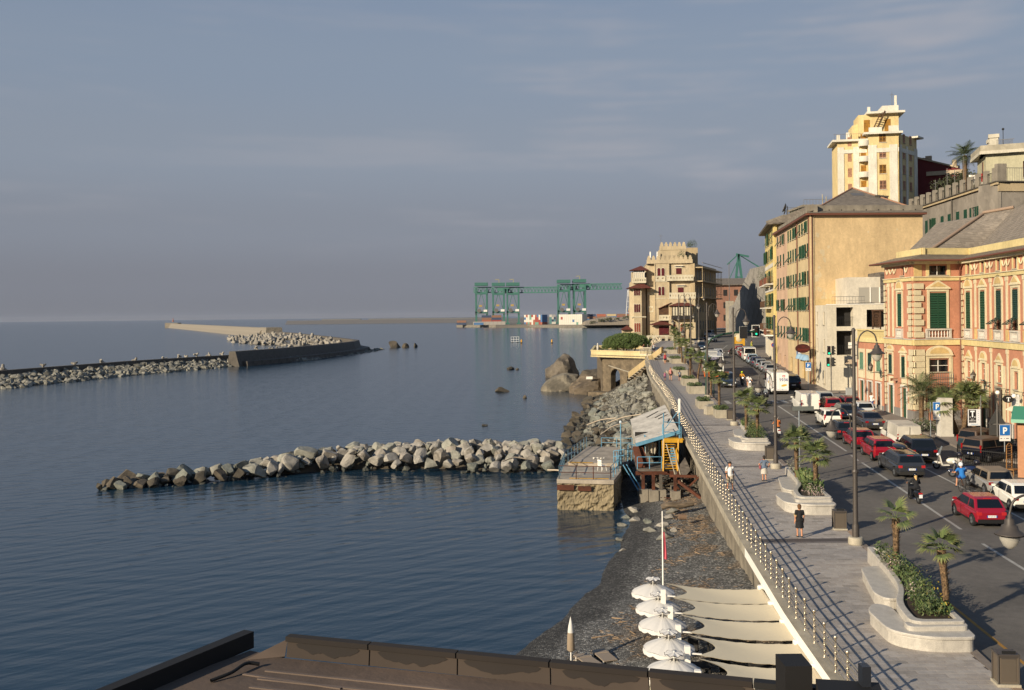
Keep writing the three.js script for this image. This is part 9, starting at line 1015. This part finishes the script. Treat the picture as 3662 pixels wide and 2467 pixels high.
rider(RIDES.blonde, { fem: 1, top: 0x15161a, bot: 0x15161a, long: 1, sleeve: 2, helmet: 0x101114, hair: 0xc9a468, tail: 1 }, 'person with a blonde ponytail in black riding the black scooter'); rider(RIDES.orange, { top: 0xc07038, bot: 0x4a4a44, helmet: 0xb0aca4, sleeve: .6 }, 'person in an orange shirt riding the white scooter'); rider(RIDES.helm, { top: 0x22242a, bot: 0x22242a, long: 1, sleeve: 2, helmet: 0xdcdcd8, pack: 0x3f4a58 }, 'person with a white helmet and backpack riding away over the crossing'); rider(RIDES.moto, { top: 0x23211f, bot: 0x1d1d1f, long: 1, sleeve: 2, helmet: 0x4a4a4a }, 'person in dark gear riding the touring motorcycle', -.3, .9); rider(RIDES.yellow, { top: 0xb8822a, bot: 0x22242a, long: 1, sleeve: 2, helmet: 0xd8f020 }, 'person with a fluorescent helmet and mustard jacket on a scooter'); rider(RIDES.white, { fem: 1, top: 0xcfc9c2, bot: 0x8a7a6a, helmet: 0x1c1c1e }, 'driver in white on the white scooter', -.2); rider(RIDES.white, { fem: 1, top: 0xd8d4d0, bot: 0x3a3a44, helmet: 0x2a2a2e }, 'passenger behind the driver of the white scooter', -.62, .92);
{ const p = person(26.95, roadY(59.6) + .97, 59.85, Math.PI, 1.75, { sit: 1, spread: .11, up: -.08, top: 0x1f6ab0, bot: 0x1c2f66, helmet: 0xd8dadc, short: .9, shoe: 0x20242c }, 'cyclist in a blue jersey and pale helmet'); }

// ================= FOREGROUND ROOF =================
{
  const t = group('foreground_roof', 0, 11.2, 8); tag(t, 'dark bitumen flat roof with patched upstand just below the viewpoint', 'roof'); const y = 11.6, L = (x, yy, D) => P3(x, yy - 11.2, 8 - D);
  const bit = M(0x6b594b, { map: T.old, rough: .9, bumpMap: T.bump, bumpScale: .01 }), bit2 = M(0x2a221c, { map: T.old, rough: .9 }), fl = M(0x4a3f36, { map: T.old, rough: .95 }), tar = M(0x14100d, { rough: .75, map: T.concrete }), lt = M(0x7c6a5c, { map: T.old, rough: .7 });
  // corners of the roof plane: far left corner, far right end
  const C0 = [-2.72, 10.2], C1 = [-2.3, 9.95], E1 = [4.7, 7.75], W0 = [-3.72, 8.55]; const e = u => [lerp(C1[0], E1[0], u), lerp(C1[1], E1[1], u)];
  part('deck', slabQuad(L(-6.2, y, 3.2), L(7.4, y, 3.2), L(E1[0] + .3, y, E1[1]), L(C1[0], y, C1[1]), .25), bit, t); part('deck_corner', slabQuad(L(-6.2, y - .002, 3.2), L(C1[0], y - .002, C1[1]), L(C0[0], y - .002, C0[1]), L(W0[0] - .1, y - .002, W0[1]), .24), bit, t);
  const n = 8; for (let i = 0; i < n; i++) { const a = e(i / n), b = e((i + .985) / n), hh = .17; part('upstand', [slabQuad(L(a[0], y, a[1] + .03), L(b[0], y, b[1] + .03), L(b[0], y + hh, b[1] + .1), L(a[0], y + hh, a[1] + .1), .05)], i < 5 ? fl : tar, t); part('upstand_cap', beam(L(a[0], y + hh, a[1] + .11), L(b[0], y + hh, b[1] + .11), .1, .05), i < 5 ? bit2 : tar, t); reseed(i + 3); const P = (u, v) => { const q = [lerp(a[0], b[0], u), lerp(a[1], b[1], u)]; return L(q[0], y + hh * v, q[1] + .03 + .07 * v - .006); }; const ps = [], N = 26, s0 = rr(.04, .12), s1 = rr(.7, .94), o1 = rr(0, 9), e1 = k => { const q = k / N, m = Math.sqrt(Math.max(0, Math.sin(Math.PI * q))); return [s0 + (s1 - s0) * q, .72 - m * (.18 + .5 * fbm(q, o1 / 9, 8, 4, i)), .72 + m * .2 * (.7 + .5 * fbm(q, .3, 6, 3, i + 9))]; }; for (let k = 0; k < N; k++) { const a = e1(k), b = e1(k + 1); ps.push([P(a[0], a[1]), P(b[0], b[1]), P(b[0], b[2]), P(a[0], a[2])]); } part('tar_patch', quads(ps), bit2, t); }
  for (let k = 1; k < 14; k++) { const o = k * .21 - .1, a = [C1[0] - .1 - o * .1, C1[1] - .25 - o], b = [E1[0], E1[1] - .2 - o]; part('seam', beam(L(a[0], y + .006, a[1]), L(b[0], y + .006, b[1]), .035, .012), lt, t); } for (let k = 0; k < 5; k++) { const a = [-2.9 - k * .2, 9.5 - k * .8]; part('seam', beam(L(a[0] + .3, y + .008, a[1]), L(a[0] + 1.3, y + .008, a[1] - .4), .035, .012), lt, t); }
  part('side_curb', [beam(L(C0[0] - .05, y + .07, C0[1] + .15), L(W0[0], y + .07, W0[1]), .13, .17), beam(L(W0[0], y + .07, W0[1]), L(-6.1, y + .07, 3.4), .13, .17)], tar, t); part('corner_flashing', slabQuad(L(-2.7, y + .0, 9.9), L(-2.32, y + .0, 10), L(-2.3, y + .16, 10.05), L(-2.5, y + .02, 9.97), .03), lt, t); part('loose_strip', tube([L(-2.85, y + .02, 9.3), L(-2.7, y + .04, 9.45), L(-2.6, y + .06, 9.65), L(-2.5, y + .03, 9.7)], .018, 6), tar, t);
  part('end_post', new THREE.BoxGeometry(.22, .52, .3).translate(...L(2.3, y + .26, 8.25).toArray()), tar, t); part('end_coping', [beam(L(2.42, y + .2, 8.0), L(2.9, y + .2, 7.9), .3, .4)], tar, t); part('slate_post', box(-.035, .035, 0, .56, -.05, .05), M(0x23262c, { rough: .4 }), t).position.copy(L(2.8, y, 8.0));
  part('house_wall', [box(-5.4, 6.6, -12, .1, 1.2, 4.6)], X.concDark, t);
}
renderer.render(scene, camera);
